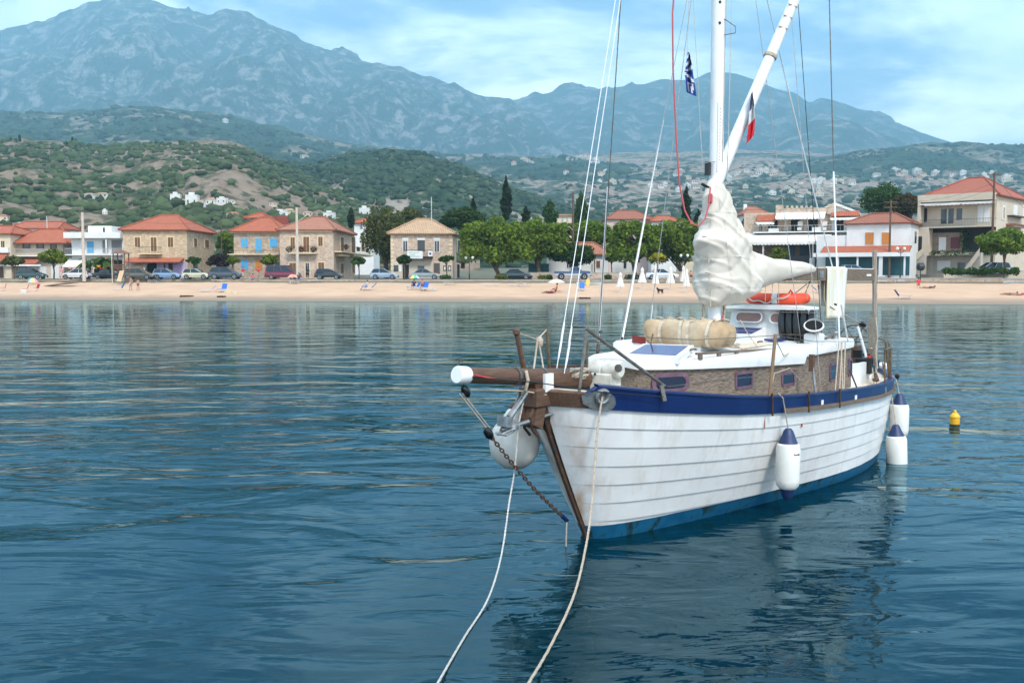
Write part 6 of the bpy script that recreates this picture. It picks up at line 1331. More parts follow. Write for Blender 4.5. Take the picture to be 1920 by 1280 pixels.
for a in ((168, 371, 24, 9, 'white hillside house with low roof, the first of a pair high on the scrub slope', hillw, tile_p, False), (193, 370, 24, 9, 'white hillside house with low roof, second of the pair on the scrub slope', hillw, tile_p, False), (330, 378, 18, 13, 'boxy white hillside house with flat roof at the edge of the white cluster', hillw, tile_p, True), (346, 381, 18, 8, 'lowest white house in front of the white cluster on the hillside', hillw, tile_p, False),
          (361, 384, 22, 17, 'tall white hillside house with tower block in the white cluster', hillw, tile_p, True), (377, 386, 14, 11, 'small white house beside the tower block on the hillside', hillw, tile_p, False), (397, 384, 18, 13, 'white hillside house with terrace standing apart on the slope', hillw, tile_p, False), (417, 381, 18, 9, 'wide white hillside house next to a round topped tree', hillw, tile_p, True), (434, 382, 14, 8, 'white hillside house at the far end of the white cluster', hillw, tile_p, False),
          (423, 230, 9, 6, 'tiny lone white house far up on the foothill', hillw, tile_p, True), (571, 297, 16, 7, 'single white house on the saddle between the hills', hillw, tile_p, False), (656, 377, 16, 6, 'single white house on the rocky slope above the cypress', hillw, tile_p, False), (438, 409, 22, 12, 'pinkish hillside house behind the honey stone house', MATS['pink_plaster'], tile_s, False), (543, 404, 22, 13, 'cream hillside house above the concrete pole', plc, tile_p, False), (527, 404, 26, 8, 'long terraced hillside house next to the cream one', plw, tile_s, True),
          (578, 405, 18, 9, 'small beige hillside house beyond the salmon roof', plb, tile_p, False), (618, 409, 20, 10, 'white flat hillside house above the salmon roof', hillw, tile_s, True), (684, 405, 20, 14, 'round fronted white house beside the olive brown tree', hillw, tile_p, True), (700, 411, 20, 10, 'white house with balcony beside the olive brown tree', hillw, tile_p, False), (135, 382, 0, 0, '', None, None, 0), (6, 414, 20, 12, 'red roofed hillside house above the cream house', plc, tile_s, False), (197, 402, 8, 8, 'tiny white hut on the dry slope above the flat roofed house', hillw, tile_p, True), (513, 385, 14, 6, 'low ruin coloured house on the dry slope', plb, tile_p, False)):
    if a[2]: hill_house(a[0], a[1], a[2], a[3], a[4], G, a[5], a[6], a[7])
r = random.Random(21)
for cx, cy, sx_, sy_, n in ((1420, 325, 60, 5, 12), (1560, 345, 60, 7, 16), (1700, 330, 60, 9, 16), (1850, 340, 60, 8, 16), (1270, 325, 25, 4, 7), (1480, 365, 70, 10, 16), (1330, 345, 60, 10, 12), (1090, 300, 50, 8, 7), (1150, 330, 60, 10, 7), (990, 305, 30, 6, 4), (1640, 372, 40, 8, 6), (1250, 350, 50, 10, 8)):
    for i in range(n):
        px, py = r.gauss(cx, sx_ * .6), r.gauss(cy, sy_ * .6)
        if 960 < px < 1915: wi = r.choice((0, 0, 1, 2)); ti = r.choice((0, 1, 2)); fl = r.random() < .45; rg = 'below the sloping ridge' if px > 1600 else 'behind the rigging' if px > 1300 else 'beyond the mulberries'; lb = 'far %s village house with %s %s' % (('white', 'cream', 'beige')[wi], 'flat roof' if fl else ('salmon tiled roof', 'straw tiled roof', 'orange tiled roof')[ti], rg); hill_house(px, py, r.uniform(8, 15), r.uniform(4.5, 8), lb, lb[4:] + 's', (hillw, plc, plb)[wi], (tile_s, tile_p, tile_o)[ti], fl, 2 if r.random() < .6 else 3)
# dark cypresses and trees standing up on the hill
for px, py, h_, w_, lb in ((37, 262, 16, 5, 'single pointed cypress on the skyline of the near green hill'), (136, 266, 15, 5, 'taller of two thin cypresses on the near hill skyline'), (142, 267, 13, 6, 'shorter of two thin cypresses on the near hill skyline'), (125, 268, 8, 7, 'low round tree beside the two thin cypresses on the hill'), (20, 260, 8, 6, 'small skyline tree at the edge of the near green hill'), (736, 285, 11, 13, 'broad dark tree on top of the rocky hill'), (707, 285, 8, 10, 'smaller dark tree beside the broad one on the rocky hill'), (862, 305, 10, 13, 'round dark tree on the shoulder of the rocky hill'), (30, 262, 9, 8, 'bushy tree at the foot of the single skyline cypress')):
    q = hit(px, py + 4)
    if q: 
        k = q.y / F; o = empty('hill_tree', q - Vector((0, 0, 1)), 0, lb, 'tree', 'trees on the hill skyline'); leafy('crown', [(0, 0, h_ * k * t, w_ * k * .42, w_ * k * .42, h_ * k * .26) for t in (.3, .5, .75)], 260, .09 * h_ * k, LC, o, int(px)); MB().tube([(0, 0, -1), (0, 0, h_ * k * .5)], [.3, .15], 5).build('trunk', bark, o)
# ------------------------------------------------------------------ cars
tyre_m = mat('tyre_rubber', (.012, .012, .012), .85); rim_m = mat('wheel_rim', (.42, .42, .43), .35, (.30, .30, .31), scale=6, metal=.6); lampw = mat('headlamp_glass', (.70, .72, .72), .1); lampr = mat('tail_lamp', (.45, .02, .02), .3); bump_m = mat('dark_trim', (.03, .03, .032), .6); carglass = mat('car_glass', (.02, .028, .032), .06, (.03, .04, .045), scale=2)
CARP = {  # profile: lower body top line, cabin (x along length 0 rear..1 front)
 'hatch': dict(L=3.9, W=1.68, H=1.47, hood=.62, belt=.60, cab=[(.02, .60), (.10, .97), (.20, 1.0), (.50, 1.0), (.74, .62)], nose=.40),
 'sedan': dict(L=4.5, W=1.75, H=1.42, hood=.62, belt=.62, cab=[(.16, .62), (.30, .97), (.40, 1.0), (.55, 1.0), (.74, .62)], nose=.42),
 'wagon': dict(L=4.4, W=1.74, H=1.50, hood=.60, belt=.60, cab=[(.02, .60), (.08, .96), (.16, 1.0), (.56, 1.0), (.74, .60)], nose=.42),
 'suv': dict(L=4.6, W=1.86, H=1.72, hood=.62, belt=.60, cab=[(.02, .60), (.10, .96), (.18, 1.0), (.58, 1.0), (.74, .61)], nose=.46),
 'mpv': dict(L=4.6, W=1.82, H=1.72, hood=.56, belt=.56, cab=[(.02, .56), (.07, .95), (.14, 1.0), (.60, 1.0), (.84, .57)], nose=.40),
 'van': dict(L=4.8, W=1.9, H=1.95, hood=.50, belt=.52, cab=[(.01, .52), (.03, .96), (.08, 1.0), (.66, 1.0), (.84, .52)], nose=.42),
}
def car(kind, label, px, col, Y, flip=False, wpx=None, zoff=0., two=None, pyb=None):
    P = CARP[kind]; Lc, Wc, Hc = P['L'], P['W'], P['H']; x = PX(px, 520, Y).x; o = empty('parked_car', (x, Y, ROAD + .012 + zoff), math.pi if flip else 0, label, 'car', 'cars parked along the sea front')
    m = mat('car_paint_%.3f_%.3f_%.3f' % col, col, .28, tuple(c * .9 for c in col), scale=1, coat=.6); hw = Wc / 2; zb = .24; wr_ = .31 if kind != 'suv' else .36
    xs = [0, .015, .05, .15, .30, .50, .70, .76, .88, .96, .99, 1.0]
    def topz(t):
        if t < .05: return P['belt'] * Hc * (.80 + .2 * t / .05)
        if t < .72: return P['belt'] * Hc
        return Hc * (P['hood'] + (P['nose'] - P['hood']) * ((t - .72) / .28) ** 2)
    rows = []
    for t in xs:
        z = topz(t); w = hw * (1 - .10 * max(0, (t - .85) / .15) ** 2 - .06 * max(0, (.1 - t) / .1) ** 2); X = -Lc / 2 + Lc * t
        rows.append([(X, -w * .93, zb), (X, -w, zb + .14), (X, -w, z - .16), (X, -w * .95, z - .04), (X, -w * .80, z), (X, w * .80, z), (X, w * .95, z - .04), (X, w, z - .16), (X, w, zb + .14), (X, w * .93, zb)])
    mb = MB().grid(rows, closed=True); n = 10; mb.add(rows[0], [tuple(range(n))]); mb.add(rows[-1], [tuple(range(n - 1, -1, -1))]); mb.build('body', m, o, smooth=True, sharp=45)
    cab = P['cab']; zbelt = P['belt'] * Hc - .01
    def cabpt(i, yk): t, z = cab[i]; return Vector((-Lc / 2 + Lc * t, yk * hw, Hc * z))
    rows = [[(-Lc/2+Lc*t, -hw * (.90 if z < .7 else .74), Hc * z - (.0)), (-Lc/2+Lc*t, hw * (.90 if z < .7 else .74), Hc * z)] for t, z in cab]
    lo = [(-Lc/2+Lc*cab[0][0], zbelt), (-Lc/2+Lc*cab[-1][0], zbelt)]
    vs = [Vector(p_) for r_ in rows for p_ in r_]; k = len(cab); fs = [(2*i, 2*i+1, 2*i+3, 2*i+2) for i in range(k - 1)] + [tuple(2*i for i in range(k))[::-1], tuple(2*i+1 for i in range(k)), (0, 2*k-2, 2*k-1, 1)]
    MB().add(vs, fs).build('cabin', m, o)
    for sg in (-1, 1):       # side windows, split by the door pillar
        b0, b1, b2, b3, b4 = [Vector((-Lc/2+Lc*t, sg * hw * (.90 if z < .7 else .74), Hc*z)) for t, z in cab]
        cc = (b0 + b1 + b2 + b3 + b4) / 5; inn = lambda p_: p_ + (cc - p_) * .10 + Vector((0, sg * .022, 0)); I = [inn(p_) for p_ in (b0, b1, b2, b3, b4)]
        def at(t, up_):
            lo_ = I[0] + (I[4] - I[0]) * t; hi_ = I[2] + (I[3] - I[2]) * t; return hi_ if up_ else lo_
        cuts = (0, .44, 1) if kind not in ('van', 'mpv', 'wagon') else (0, .30, .62, 1)
        for c0, c1 in zip(cuts, cuts[1:]):
            e = .016; poly = [at(c0 + (e if c0 else 0), 0), at(c1 - (e if c1 < 1 else 0), 0), at(c1 - (e if c1 < 1 else 0), 1), at(c0 + (e if c0 else 0), 1)]
            if c0 == 0: poly.insert(4, I[1])
            MB().add(poly, [tuple(range(len(poly)))]).build('side_window', carglass, o)
        MB().obox((cabpt(4, sg).x - .05, sg * (hw + .09), P['belt'] * Hc + .06), (.05, 0, 0), (0, .08, 0), (0, 0, .055)).build('door_mirror', m, o)
        MB().obox((-.05 * Lc, sg * (hw + .004), zb + .30), (Lc * .26, 0, 0), (0, .010, 0), (0, 0, .022)).build('door_trim', bump_m, o)
    for (i, j, nm) in ((3, 4, 'windscreen'), (0, 1, 'rear_window')):
        a, b = cab[i], cab[j]; q = [Vector((-Lc/2+Lc*a[0], -hw * (.9 if a[1] < .7 else .74), Hc*a[1])), Vector((-Lc/2+Lc*a[0], hw * (.9 if a[1] < .7 else .74), Hc*a[1])), Vector((-Lc/2+Lc*b[0], hw * (.9 if b[1] < .7 else .74), Hc*b[1])), Vector((-Lc/2+Lc*b[0], -hw * (.9 if b[1] < .7 else .74), Hc*b[1]))]
        c = sum(q, Vector()) / 4; nn = (q[1] - q[0]).cross(q[3] - q[0]).normalized(); nn = nn if nn.z > 0 else -nn; MB().add([p_ + (c - p_) * .10 + nn * .02 for p_ in q], [(0, 1, 2, 3)]).build(nm, carglass, o)
    for sx_ in (.19, .80):
        for sg in (-1, 1):
            c = Vector((-Lc/2 + Lc * sx_, sg * (hw - .09), wr_)); w_ = MB().lathe([(wr_ * .62, -.11), (wr_ * .96, -.10), (wr_, -.06), (wr_, .06), (wr_ * .96, .10), (wr_ * .62, .11)], 18, c=(0, 0, 0), axis=(0, 1, 0)).build('wheel', tyre_m, o, smooth=True); w_.location = c
            MB().lathe([(.04, 0), (wr_ * .60, .01), (wr_ * .62, -.02)], 14, c=(0, sg * .105, 0), axis=(0, sg, 0)).build('rim', rim_m, w_)
            MB().lathe([(wr_ * 1.16, -.004), (wr_ * 1.16, .004)], 18, c=(c.x, sg * (hw + .001), wr_ + .01), axis=(0, 1, 0)).build('wheel_arch', bump_m, o)
    zl = P['nose'] * Hc
    for sg in (-1, 1): MB().obox((Lc / 2 - .12, sg * hw * .72, zl - .06 + .04), (.09, sg * -.02, 0), (0, hw * .17, 0), (.02, 0, .07)).build('headlight', lampw, o); MB().obox((-Lc / 2 + .03, sg * hw * .80, P['belt'] * Hc - .14), (.04, 0, 0), (0, hw * .14, 0), (0, 0, .10)).build('tail_light', lampr, o)
    for sx_, nm in ((1, 'front_bumper'), (-1, 'rear_bumper')): MB().box(sx_ * Lc / 2 - .06, sx_ * Lc / 2 + .05, -hw * .9, hw * .9, .26, .46, bev=.03).build(nm, two or bump_m, o)
    MB().box(Lc / 2 + .052, Lc / 2 + .06, -.26, .26, .36, .46).build('number_plate', plw, o)
    return o
CY = 141.5
car('hatch', 'dark green hatchback parked before the white roller shutters', 60, (.012, .055, .05), CY)
car('hatch', 'small white hatchback parked beside the concrete pole', 143, (.62, .63, .64), CY, True)
car('sedan', 'black car in the shade before the dark shop front', 205, (.015, .018, .016), 147)
car('wagon', 'dull olive estate car below the awning with orange oval', 262, (.10, .095, .075), CY)
car('hatch', 'light blue hatchback in front of the lavender wall', 314, (.20, .33, .50), CY + .8)
car('hatch', 'cream hatchback before the corner of the honey stone house', 369, (.55, .54, .38), CY)
car('suv', 'dark grey four wheel drive by the bougainvillea', 424, (.05, .065, .085), CY)
car('van', 'dark red van behind the salmon sunshade', 531, (.16, .012, .03), CY)
car('hatch', 'black hatchback in front of the flowered house', 617, (.012, .022, .022), CY + 1)
car('hatch', 'pale blue hatchback beside the grey saloon', 721, (.30, .39, .47), CY - .5)
car('sedan', 'grey saloon car before the pale roof house', 797, (.26, .30, .29), CY - 1)
car('sedan', 'dark saloon car under the broad mulberry tree', 968, (.015, .035, .04), CY)
car('sedan', 'white saloon car behind the closed beach umbrellas', 1240, (.62, .66, .70), 136.5, False)
car('hatch', 'light blue car seen above the boom beside the towel', 1602, (.22, .42, .58), 133.5, zoff=.45)
car('mpv', 'silver minivan parked behind the hedge of the villa', 1860, (.52, .53, .52), 133, True, zoff=.55)
# pick-up
o = empty('pickup_truck', (PX(1073, 520, 137.5).x, 137.5, ROAD + .012), 0, 'two tone blue and silver pick-up truck beside the low cottage', 'pick-up'); nav = mat('pickup_blue', (.03, .07, .16), .3, coat=.5); sil = mat('pickup_silver', (.42, .43, .43), .35)
Lp = 5.0
MB().box(-2.5, 2.45, -.86, .86, .42, .78, bev=.05).build('lower_body', sil, o); MB().box(-2.5, -.15, -.87, .87, .785, 1.10, bev=.04).build('load_bed', nav, o)
MB().prism([(-.15, .785), (2.42, .785), (2.45, 1.0), (2.3, 1.10), (1.30, 1.16), (-.15, 1.12)], -.86, .86).build('bonnet', nav, o)
MB().add([(-.25, -.80, 1.10), (1.32, -.80, 1.13), (.75, -.66, 1.72), (-.12, -.66, 1.74), (-.25, .80, 1.10), (1.32, .80, 1.13), (.75, .66, 1.72), (-.12, .66, 1.74)], [(0, 1, 2, 3), (7, 6, 5, 4), (0, 4, 5, 1), (1, 5, 6, 2), (2, 6, 7, 3), (3, 7, 4, 0)]).build('cab', nav, o)
for sg in (-1, 1):
    for a, b, c, d in ((-.14, .42, .42, -.05), (.50, 1.10, .72, .50)): MB().add([(a, sg * .80, 1.17), (b, sg * .80, 1.17), (c, sg * .69, 1.63), (d, sg * .69, 1.63)], [(0, 1, 2, 3)]).build('side_window', carglass, o)
    for x in (-1.55, 1.6):
        w_ = MB().lathe([(.22, -.12), (.36, -.11), (.38, -.06), (.38, .06), (.36, .11), (.22, .12)], 18, axis=(0, 1, 0)).build('wheel', tyre_m, o, smooth=True); w_.location = (x, sg * .78, .38); MB().lathe([(.04, 0), (.21, .01), (.22, -.02)], 12, c=(0, sg * .115, 0), axis=(0, sg, 0)).build('rim', rim_m, w_); MB().lathe([(.47, -.004), (.47, .004)], 18, c=(x, sg * .874, .40), axis=(0, 1, 0)).build('wheel_arch', bump_m, o)
    MB().obox((2.42, sg * .62, .88), (.06, 0, 0), (0, .16, 0), (0, 0, .08)).build('headlight', lampw, o)
MB().add([(1.28, -.70, 1.18), (1.28, .70, 1.18), (.79, .60, 1.69), (.79, -.60, 1.69)], [(0, 1, 2, 3)]).build('windscreen', carglass, o); MB().box(2.4, 2.58, -.84, .84, .40, .62, bev=.03).build('bumper', bump_m, o); MB().tube([(-.3, -.7, 1.1), (-.3, -.7, 1.5), (-.3, .7, 1.5), (-.3, .7, 1.1)], .035, 6).build('roll_bar', rim_m, o)
# green shed and white box beside the cottage
q = PX(1010, 512, 148); o = empty('green_shed', (q.x, 148, ROAD), 0, 'dark green metal shed in the shade of the mulberry trees', 'shed'); w_ = 19 / F * 148
for i in range(3): MB().box(-w_ + i * w_ * .667, -w_ + (i + 1) * w_ * .667 - .03, 0, .06, 0, 2.1).build('panel', teal, o)
MB().box(-w_, w_, .07, 2.5, 0, 2.15).build('body', teal, o); MB().box(-w_ - .1, w_ + .1, -.15, 2.6, 2.152, 2.24).build('roof', teal, o)
# ------------------------------------------------------------------ poles and lamps
def pole(px, py0, py1, Y, r, m, label, cat='pole', arms=0, name='utility_pole'):
    a, b = PX(px, py0, Y), PX(px, py1, Y); o = empty(name, (b.x, Y, min(b.z, ROAD)), 0, label, cat); hh = a.z - min(b.z, ROAD); MB().tube([(0, 0, -.2), (0, 0, hh)], [r * 1.2, r * .8], 8).build('shaft', m, o, smooth=True)
    for k in range(arms): MB().box(-.9, .9, -.06, .06, hh - .35 - k * .7, hh - .23 - k * .7).build('cross_arm', m, o)
    return o, hh
cpole = mat('concrete_pole', (.52, .45, .37), .9, (.44, .37, .30), scale=2); wpole = mat('wooden_pole', (.14, .08, .05), .9, (.09, .055, .035), scale=4)
POLES = []
for px, a, b, Y, r, m, lb, ar in ((158, 398, 525, 140, .22, cpole, 'tall concrete pole in front of the flat roofed house', 0), (558, 389, 523, 139, .20, cpole, 'slim concrete pole before the flowered house', 0), (1074, 360, 512, 145, .16, wpole, 'brown wooden pole rising above the low cottage', 0), (1667, 375, 508, 138, .15, wpole, 'brown wooden pole in front of the ochre shutter house', 2), (1859, 324, 500, 135, .17, wpole, 'tall wooden pole in front of the villa', 1), (416, 415, 500, 165, .12, wpole, 'thin dark pole beside the honey stone house roof', 0), (89, 405, 450, 180, .10, railw, 'thin pole above the balcony house', 0)):
    POLES.append(pole(px, a, b, Y, r, m, lb, arms=ar))
o, hh = POLES[2]; MB().tube([(0, -.1, hh * .56), (-.5, -.2, hh * .60), (-.9, -.3, hh * .60)], .04, 5).build('lamp_arm', railw, o); MB().lathe([(.05, -.08), (.22, 0), (.14, .12)], 10, c=(-1.0, -.3, hh * .60)).build('street_lamp', plw, o, smooth=True)
o, hh = POLES[1]; MB().tube([(.1, 0, hh * .80), (1.0, -.2, hh * .86)], .04, 5).build('lamp_arm', railw, o)
def wire(a, b, sag, label):
    a, b = Vector(a), Vector(b); pts = [a + (b - a) * t + Vector((0, 0, -sag * 4 * t * (1 - t))) for t in np.linspace(0, 1, 14)]; o = MB().tube([p_ - a for p_ in pts], .022, 4).build('power_line', rail_m); o.location = a; tag(o, label, 'cable', 'overhead cables')
P0 = [Vector(o.location) + Vector((0, 0, hh - .3)) for o, hh in POLES]
for dz in (0, -.7): wire(P0[3] + Vector((0, 0, dz)), P0[4] + Vector((0, 0, dz - 1)), .8, ('upper' if dz == 0 else 'lower') + ' overhead cable between the wooden poles of the villa and the ochre shutter house')
wire(P0[3], P0[2], 1.6, 'long overhead cable from the cottage pole to the ochre shutter house'); wire(P0[0], P0[1], 1.6, 'long overhead cable between the two concrete poles'); wire(P0[1], P0[2], 1.8, 'overhead cable from the slim concrete pole to the cottage pole'); wire(P0[4], P0[4] + Vector((12, 14, -4)), .4, 'overhead cable from the tall wooden pole to the villa wing')
globe = mat('globe_glass', (.75, .74, .70), .3); ironm = mat('cast_iron', (.012, .02, .022), .5)
def globelamp(px, py0, py1, Y, label):
    a, b = PX(px, py0, Y), PX(px, py1, Y); o = empty('street_lamp', (b.x, Y, ROAD), 0, label, 'street lamp'); hh = a.z - ROAD; MB().tube([(0, 0, 0), (0, 0, .8), (0, 0, .82), (0, 0, hh)], [.10, .09, .05, .045], 8).build('post', ironm, o)
    MB().tube([(-.45, 0, hh - .25), (-.4, 0, hh - .45), (0, 0, hh - .6), (.4, 0, hh - .45), (.45, 0, hh - .25)], .035, 6).build('arms', ironm, o)
    for sg in (-1, 1): MB().lathe([(.05, -.24), (.17, -.12), (.21, 0), (.17, .13), (.05, .2)], 12, c=(sg * .46, 0, hh)).build('globe', globe, o, smooth=True)
globelamp(880, 483, 522, 137.5, 'twin globe street lamp beside the pale roof house'); globelamp(1282.5, 479, 515, 138, 'twin globe street lamp under the dense mulberry next to the mast'); globelamp(1688, 466, 512, 131, 'twin lantern street lamp in front of the villa stairs')
# ------------------------------------------------------------------ beach things
def beach_pt(px, py):
    """point of the sand seen at a pixel"""
    d = RAY(px, py); q = BEACH.ray_cast(Vector((0, 0, CAM_Z)), d.normalized())[0]
    if q is None or q.y > wall_y(q.x) - .9:      # seen over the sand's far edge: set it down before the wall
        y = wall_y(d.x * 132) - 1.1; q = BEACH.ray_cast(Vector((d.x / d.y * y, y, 20)), Vector((0, 0, -1)))[0]
    return q
bo = bpy.data.objects['beach']; BEACH = BVHTree.FromPolygons([tuple(v.co) for v in bo.data.vertices], [tuple(p_.vertices) for p_ in bo.data.polygons])
cloth_w = mat('umbrella_cloth', (.74, .71, .66), .9, (.64, .60, .55), scale=3); polew = mat('umbrella_pole', (.62, .58, .50), .6)
for px, pyt, pyb, wpx, lb in ((1163, 510, 548, 13, 'shortest closed white beach umbrella with drooping shoulders'), (1204, 501, 541, 14, 'closed white beach umbrella second from the cottage'), (1229, 497, 545, 12, 'tall closed white beach umbrella in front of the white car bonnet'), (1257, 499, 543, 14, 'closed white beach umbrella before the rear of the white car'), (1281, 497, 540, 11, 'tall closed white beach umbrella below the globe lamp'), (1287, 503, 549, 12, 'closed white beach umbrella nearest the water'), (1310, 497, 541, 12, 'closed white beach umbrella half hidden by the sail cover')):
    q = beach_pt(px, pyb); k = q.y / F; hh = (pyb - pyt) * k; w_ = wpx * k / 2; o = empty('closed_umbrella', q, 0, lb, 'umbrella', 'closed umbrellas on the beach'); MB().tube([(0, 0, -.2), (0, 0, hh)], .03, 6).build('pole', polew, o)
    rows = []
    for t, r_ in ((0, .04), (.06, .22), (.14, .40), (.2, .30), (.35, .5), (.55, .75), (.72, 1.0)): rows.append([(w_ * r_ * (1 + .22 * math.cos(a * 8)) * math.cos(a), w_ * r_ * (1 + .22 * math.cos(a * 8)) * math.sin(a), hh * (1 - t)) for a in np.linspace(0, 2 * math.pi, 33)[:-1]])
    MB().grid(rows, closed=True).build('folded_canopy', cloth_w, o, smooth=True); MB().lathe([(.5, -.05), (.45, .06)], 10).build('foot', conc, o)
def sunshade(px, pyt, pyb, wpx, cols, label, hpx):
    q = beach_pt(px, pyb); k = q.y / F; hh = (pyb - pyt) * k; w_ = wpx * k / 2; dr = hpx * k; o = empty('sunshade', q, 0, label, 'umbrella', 'open sunshades on the beach'); MB().tube([(0, 0, -.2), (0, 0, hh)], .025, 6).build('pole', polew, o)
    for i in range(8):
        a0, a1 = i * math.pi / 4, (i + 1) * math.pi / 4; vs = [(0, 0, hh)]
        for rr, zz in ((.5, .22), (1.0, 1.0)): vs += [(w_ * rr * math.cos(a), w_ * rr * math.sin(a), hh - dr * zz) for a in (a0, a1)]
        p_ = MB().add(vs, [(0, 1, 2), (1, 3, 4, 2)]).build('panel', cols[i % len(cols)], o)
C = lambda n_, c: mat('cloth_' + n_, c, .85)
sunshade(549, 514, 532, 21, [C('salmon', (.72, .26, .18)), C('salmon_pale', (.75, .36, .26))], 'open salmon coloured sunshade in front of the dark red van', 6)
sunshade(62, 521, 533, 20, [C('lime', (.45, .6, .2)), C('sky', (.3, .6, .7)), C('yellow', (.8, .7, .15)), C('pink', (.7, .3, .5))], 'low many coloured sunshade near the red chairs', 8)
sunshade(777, 515, 540, 20, [C('coral', (.75, .2, .15)), C('yellow', (.8, .7, .15)), C('green', (.1, .45, .3)), C('white', (.7, .7, .68))], 'open red yellow and green sunshade in front of the grey saloon', 7)
sunshade(1043, 523, 547, 33, [C('cream', (.72, .62, .50)), C('cream_pale', (.74, .67, .58))], 'wide cream sunshade over people lying on the sand', 7)
bluec = mat('lounger_blue', (.02, .14, .50), .6, (.015, .11, .42), scale=3); navyc = mat('lounger_navy', (.015, .04, .16), .6); framew = mat('lounger_frame', (.66, .66, .65), .5)
def lounger(px, py, rz, label, m=bluec, up=55, ln=1.9, flat=False):
    q = beach_pt(px, py); o = empty('sun_lounger', q, rz, label, 'sun lounger', 'loungers on the beach'); MB().box(-.9, .42, -.31, .31, .30, .34).build('seat', m, o)
    if flat: MB().box(.43, .98, -.31, .31, .30, .34).build('backrest', m, o)
    else: a = R(up); MB().obox((.43 + .36 * math.cos(a), 0, .33 + .36 * math.sin(a)), (.36 * math.cos(a), 0, .36 * math.sin(a)), (0, .31, 0), (-.02 * math.sin(a), 0, .02 * math.cos(a))).build('backrest', m, o)
    for x in (-.75, .35):
        for sg in (-1, 1): MB().tube([(x, sg * .28, .31), (x + .06, sg * .29, 0)], .02, 5).build('leg', framew, o)
    for sg in (-1, 1): MB().tube([(-.92, sg * .32, .31), (.44, sg * .32, .31)], .022, 5).build('side_rail', framew, o)
for px, py, rz, lb, m, up in ((222, 544, .1, 'blue sun lounger with raised back near the playground tower', bluec, 60), (390, 547, .3, 'pale lounger with blue back, the one nearer the water', bluec, 40), (417, 547, 1.4, 'blue lounger seen end on beside the pale one', bluec, 65), (691, 544, 0, 'blue lounger carrying a reading person', bluec, 45), (777, 543, .6, 'blue lounger under the red yellow and green sunshade', bluec, 60), (795, 544, 1.2, 'blue lounger next to the sunshade, turned end on', bluec, 65), (1538, 549, 3.0, 'pale blue lounger with sitting person behind the towel', bluec, 40), (1693, 560, 3.05, 'navy blue lounger with steep back near the water', navyc, 55), (555, 532, .2, 'blue chair under the salmon sunshade', bluec, 60), (1091, 545, 1.5, 'bright blue lounger seen end on next to the sunbathers', bluec, 60)):
    lounger(px, py, rz, lb, m, up)
for px, py, lb in ((805, 546, 'flat turquoise sun bed beside the pair of loungers'), (967, 537, 'flat blue sun bed stack below the dark saloon car'), (982, 537, 'flat grey blue sun bed at the end of the stack'), (845, 534, 'wooden sun bed against the sea wall'), (920, 537, 'pale empty sun bed against the sea wall'), (290, 530, 'flat blue beach bed by the sea wall'), (410, 529, 'pale blue beach bed below the cream hatchback'), (590, 529, 'grey violet beach bed below the slim concrete pole'), (1688, 530, 'bright blue beach bed below the twin lantern lamp'), (1655, 531, 'sea green upturned boat-shaped bed near the wooden pole')):
    c = {'tur': (.15, .5, .6), 'woo': (.35, .24, .15), 'pal': (.5, .5, .55), 'gre': (.25, .27, .35), 'sea': (.2, .42, .38)}
    key = next((k for k in c if lb.split()[0][:3] == k or lb.split()[1][:3] == k), None); lounger(px, py, random.uniform(-.2, .2), lb, C('bed_' + key, c[key]) if key else bluec, flat=True)
redc = C('red_chair', (.62, .05, .07))
for px, py, lb in ((6, 545, 'red folding chair at the water end of the beach'), (48, 547, 'red folding chair beside the white cool box'), (68, 546, 'red folding chair farther from the cool box')):
    q = beach_pt(px, py); o = empty('beach_chair', q, random.uniform(-.6, .6), lb, 'chair', 'red beach chairs'); MB().box(-.27, .27, -.25, .25, .36, .40).build('seat', redc, o); MB().obox((.30, 0, .65), (.09, 0, .27), (0, .25, 0), (.02, 0, -.007)).build('backrest', redc, o)
    for x in (-.22, .22):
        for y in (-.23, .23): MB().tube([(x, y, .36), (-x * .9, y, 0)], .015, 5).build('leg', framew, o)
q = beach_pt(45, 550); o = empty('cool_box', q, .2, 'white cool box on the sand by the red chairs', 'cool box'); MB().box(-.3, .3, -.2, .2, 0, .36, bev=.03).build('box', plw, o); MB().box(-.31, .31, -.21, .21, .362, .44, bev=.02).build('lid', plw, o); MB().tube([(-.25, -.22, .3), (-.2, -.28, .2), (.2, -.28, .2), (.25, -.22, .3)], .015, 5).build('handle', bump_m, o)
# sloping board and playground tower
q = beach_pt(115, 536); o = empty('beach_ramp', q, -.1, 'weathered timber ramp lying on the sand by the balcony house', 'ramp'); 
for i in range(6): MB().add([(-1.9, -.9 + i * .36, .0), (1.9, -.9 + i * .36, .42), (1.9, -.56 + i * .36, .42), (-1.9, -.56 + i * .36, .0), (-1.9, -.9 + i * .36, .06), (1.9, -.9 + i * .36, .56), (1.9, -.56 + i * .36, .56), (-1.9, -.56 + i * .36, .06)], [(3, 2, 1, 0), (4, 5, 6, 7), (0, 1, 5, 4), (1, 2, 6, 5), (2, 3, 7, 6), (3, 0, 4, 7)]).build('plank', mat('grey_plank', (.30, .24, .18), .9, (.22, .17, .13), scale=4), o)
q = PX(228, 524, 135); o = empty('playground_tower', (q.x, 135, 1.75), 0, 'wooden playground tower with pitched roof and slide', 'playground'); k = 135 / F; zt = PX(228, 467, 135).z - 1.75
for x in (-.75, .75):
    for y in (-.75, .75): MB().box(x - .06, x + .06, y - .06, y + .06, 0, zt - .6).build('post', woodb, o)
MB().box(-.8, .8, -.8, .8, 1.5, 1.6).build('platform', woodb, o)
for z in (1.8, 2.05, 2.3): MB().box(-.8, .8, -.84, -.80, z, z + .14).build('rail_board', woodb, o)
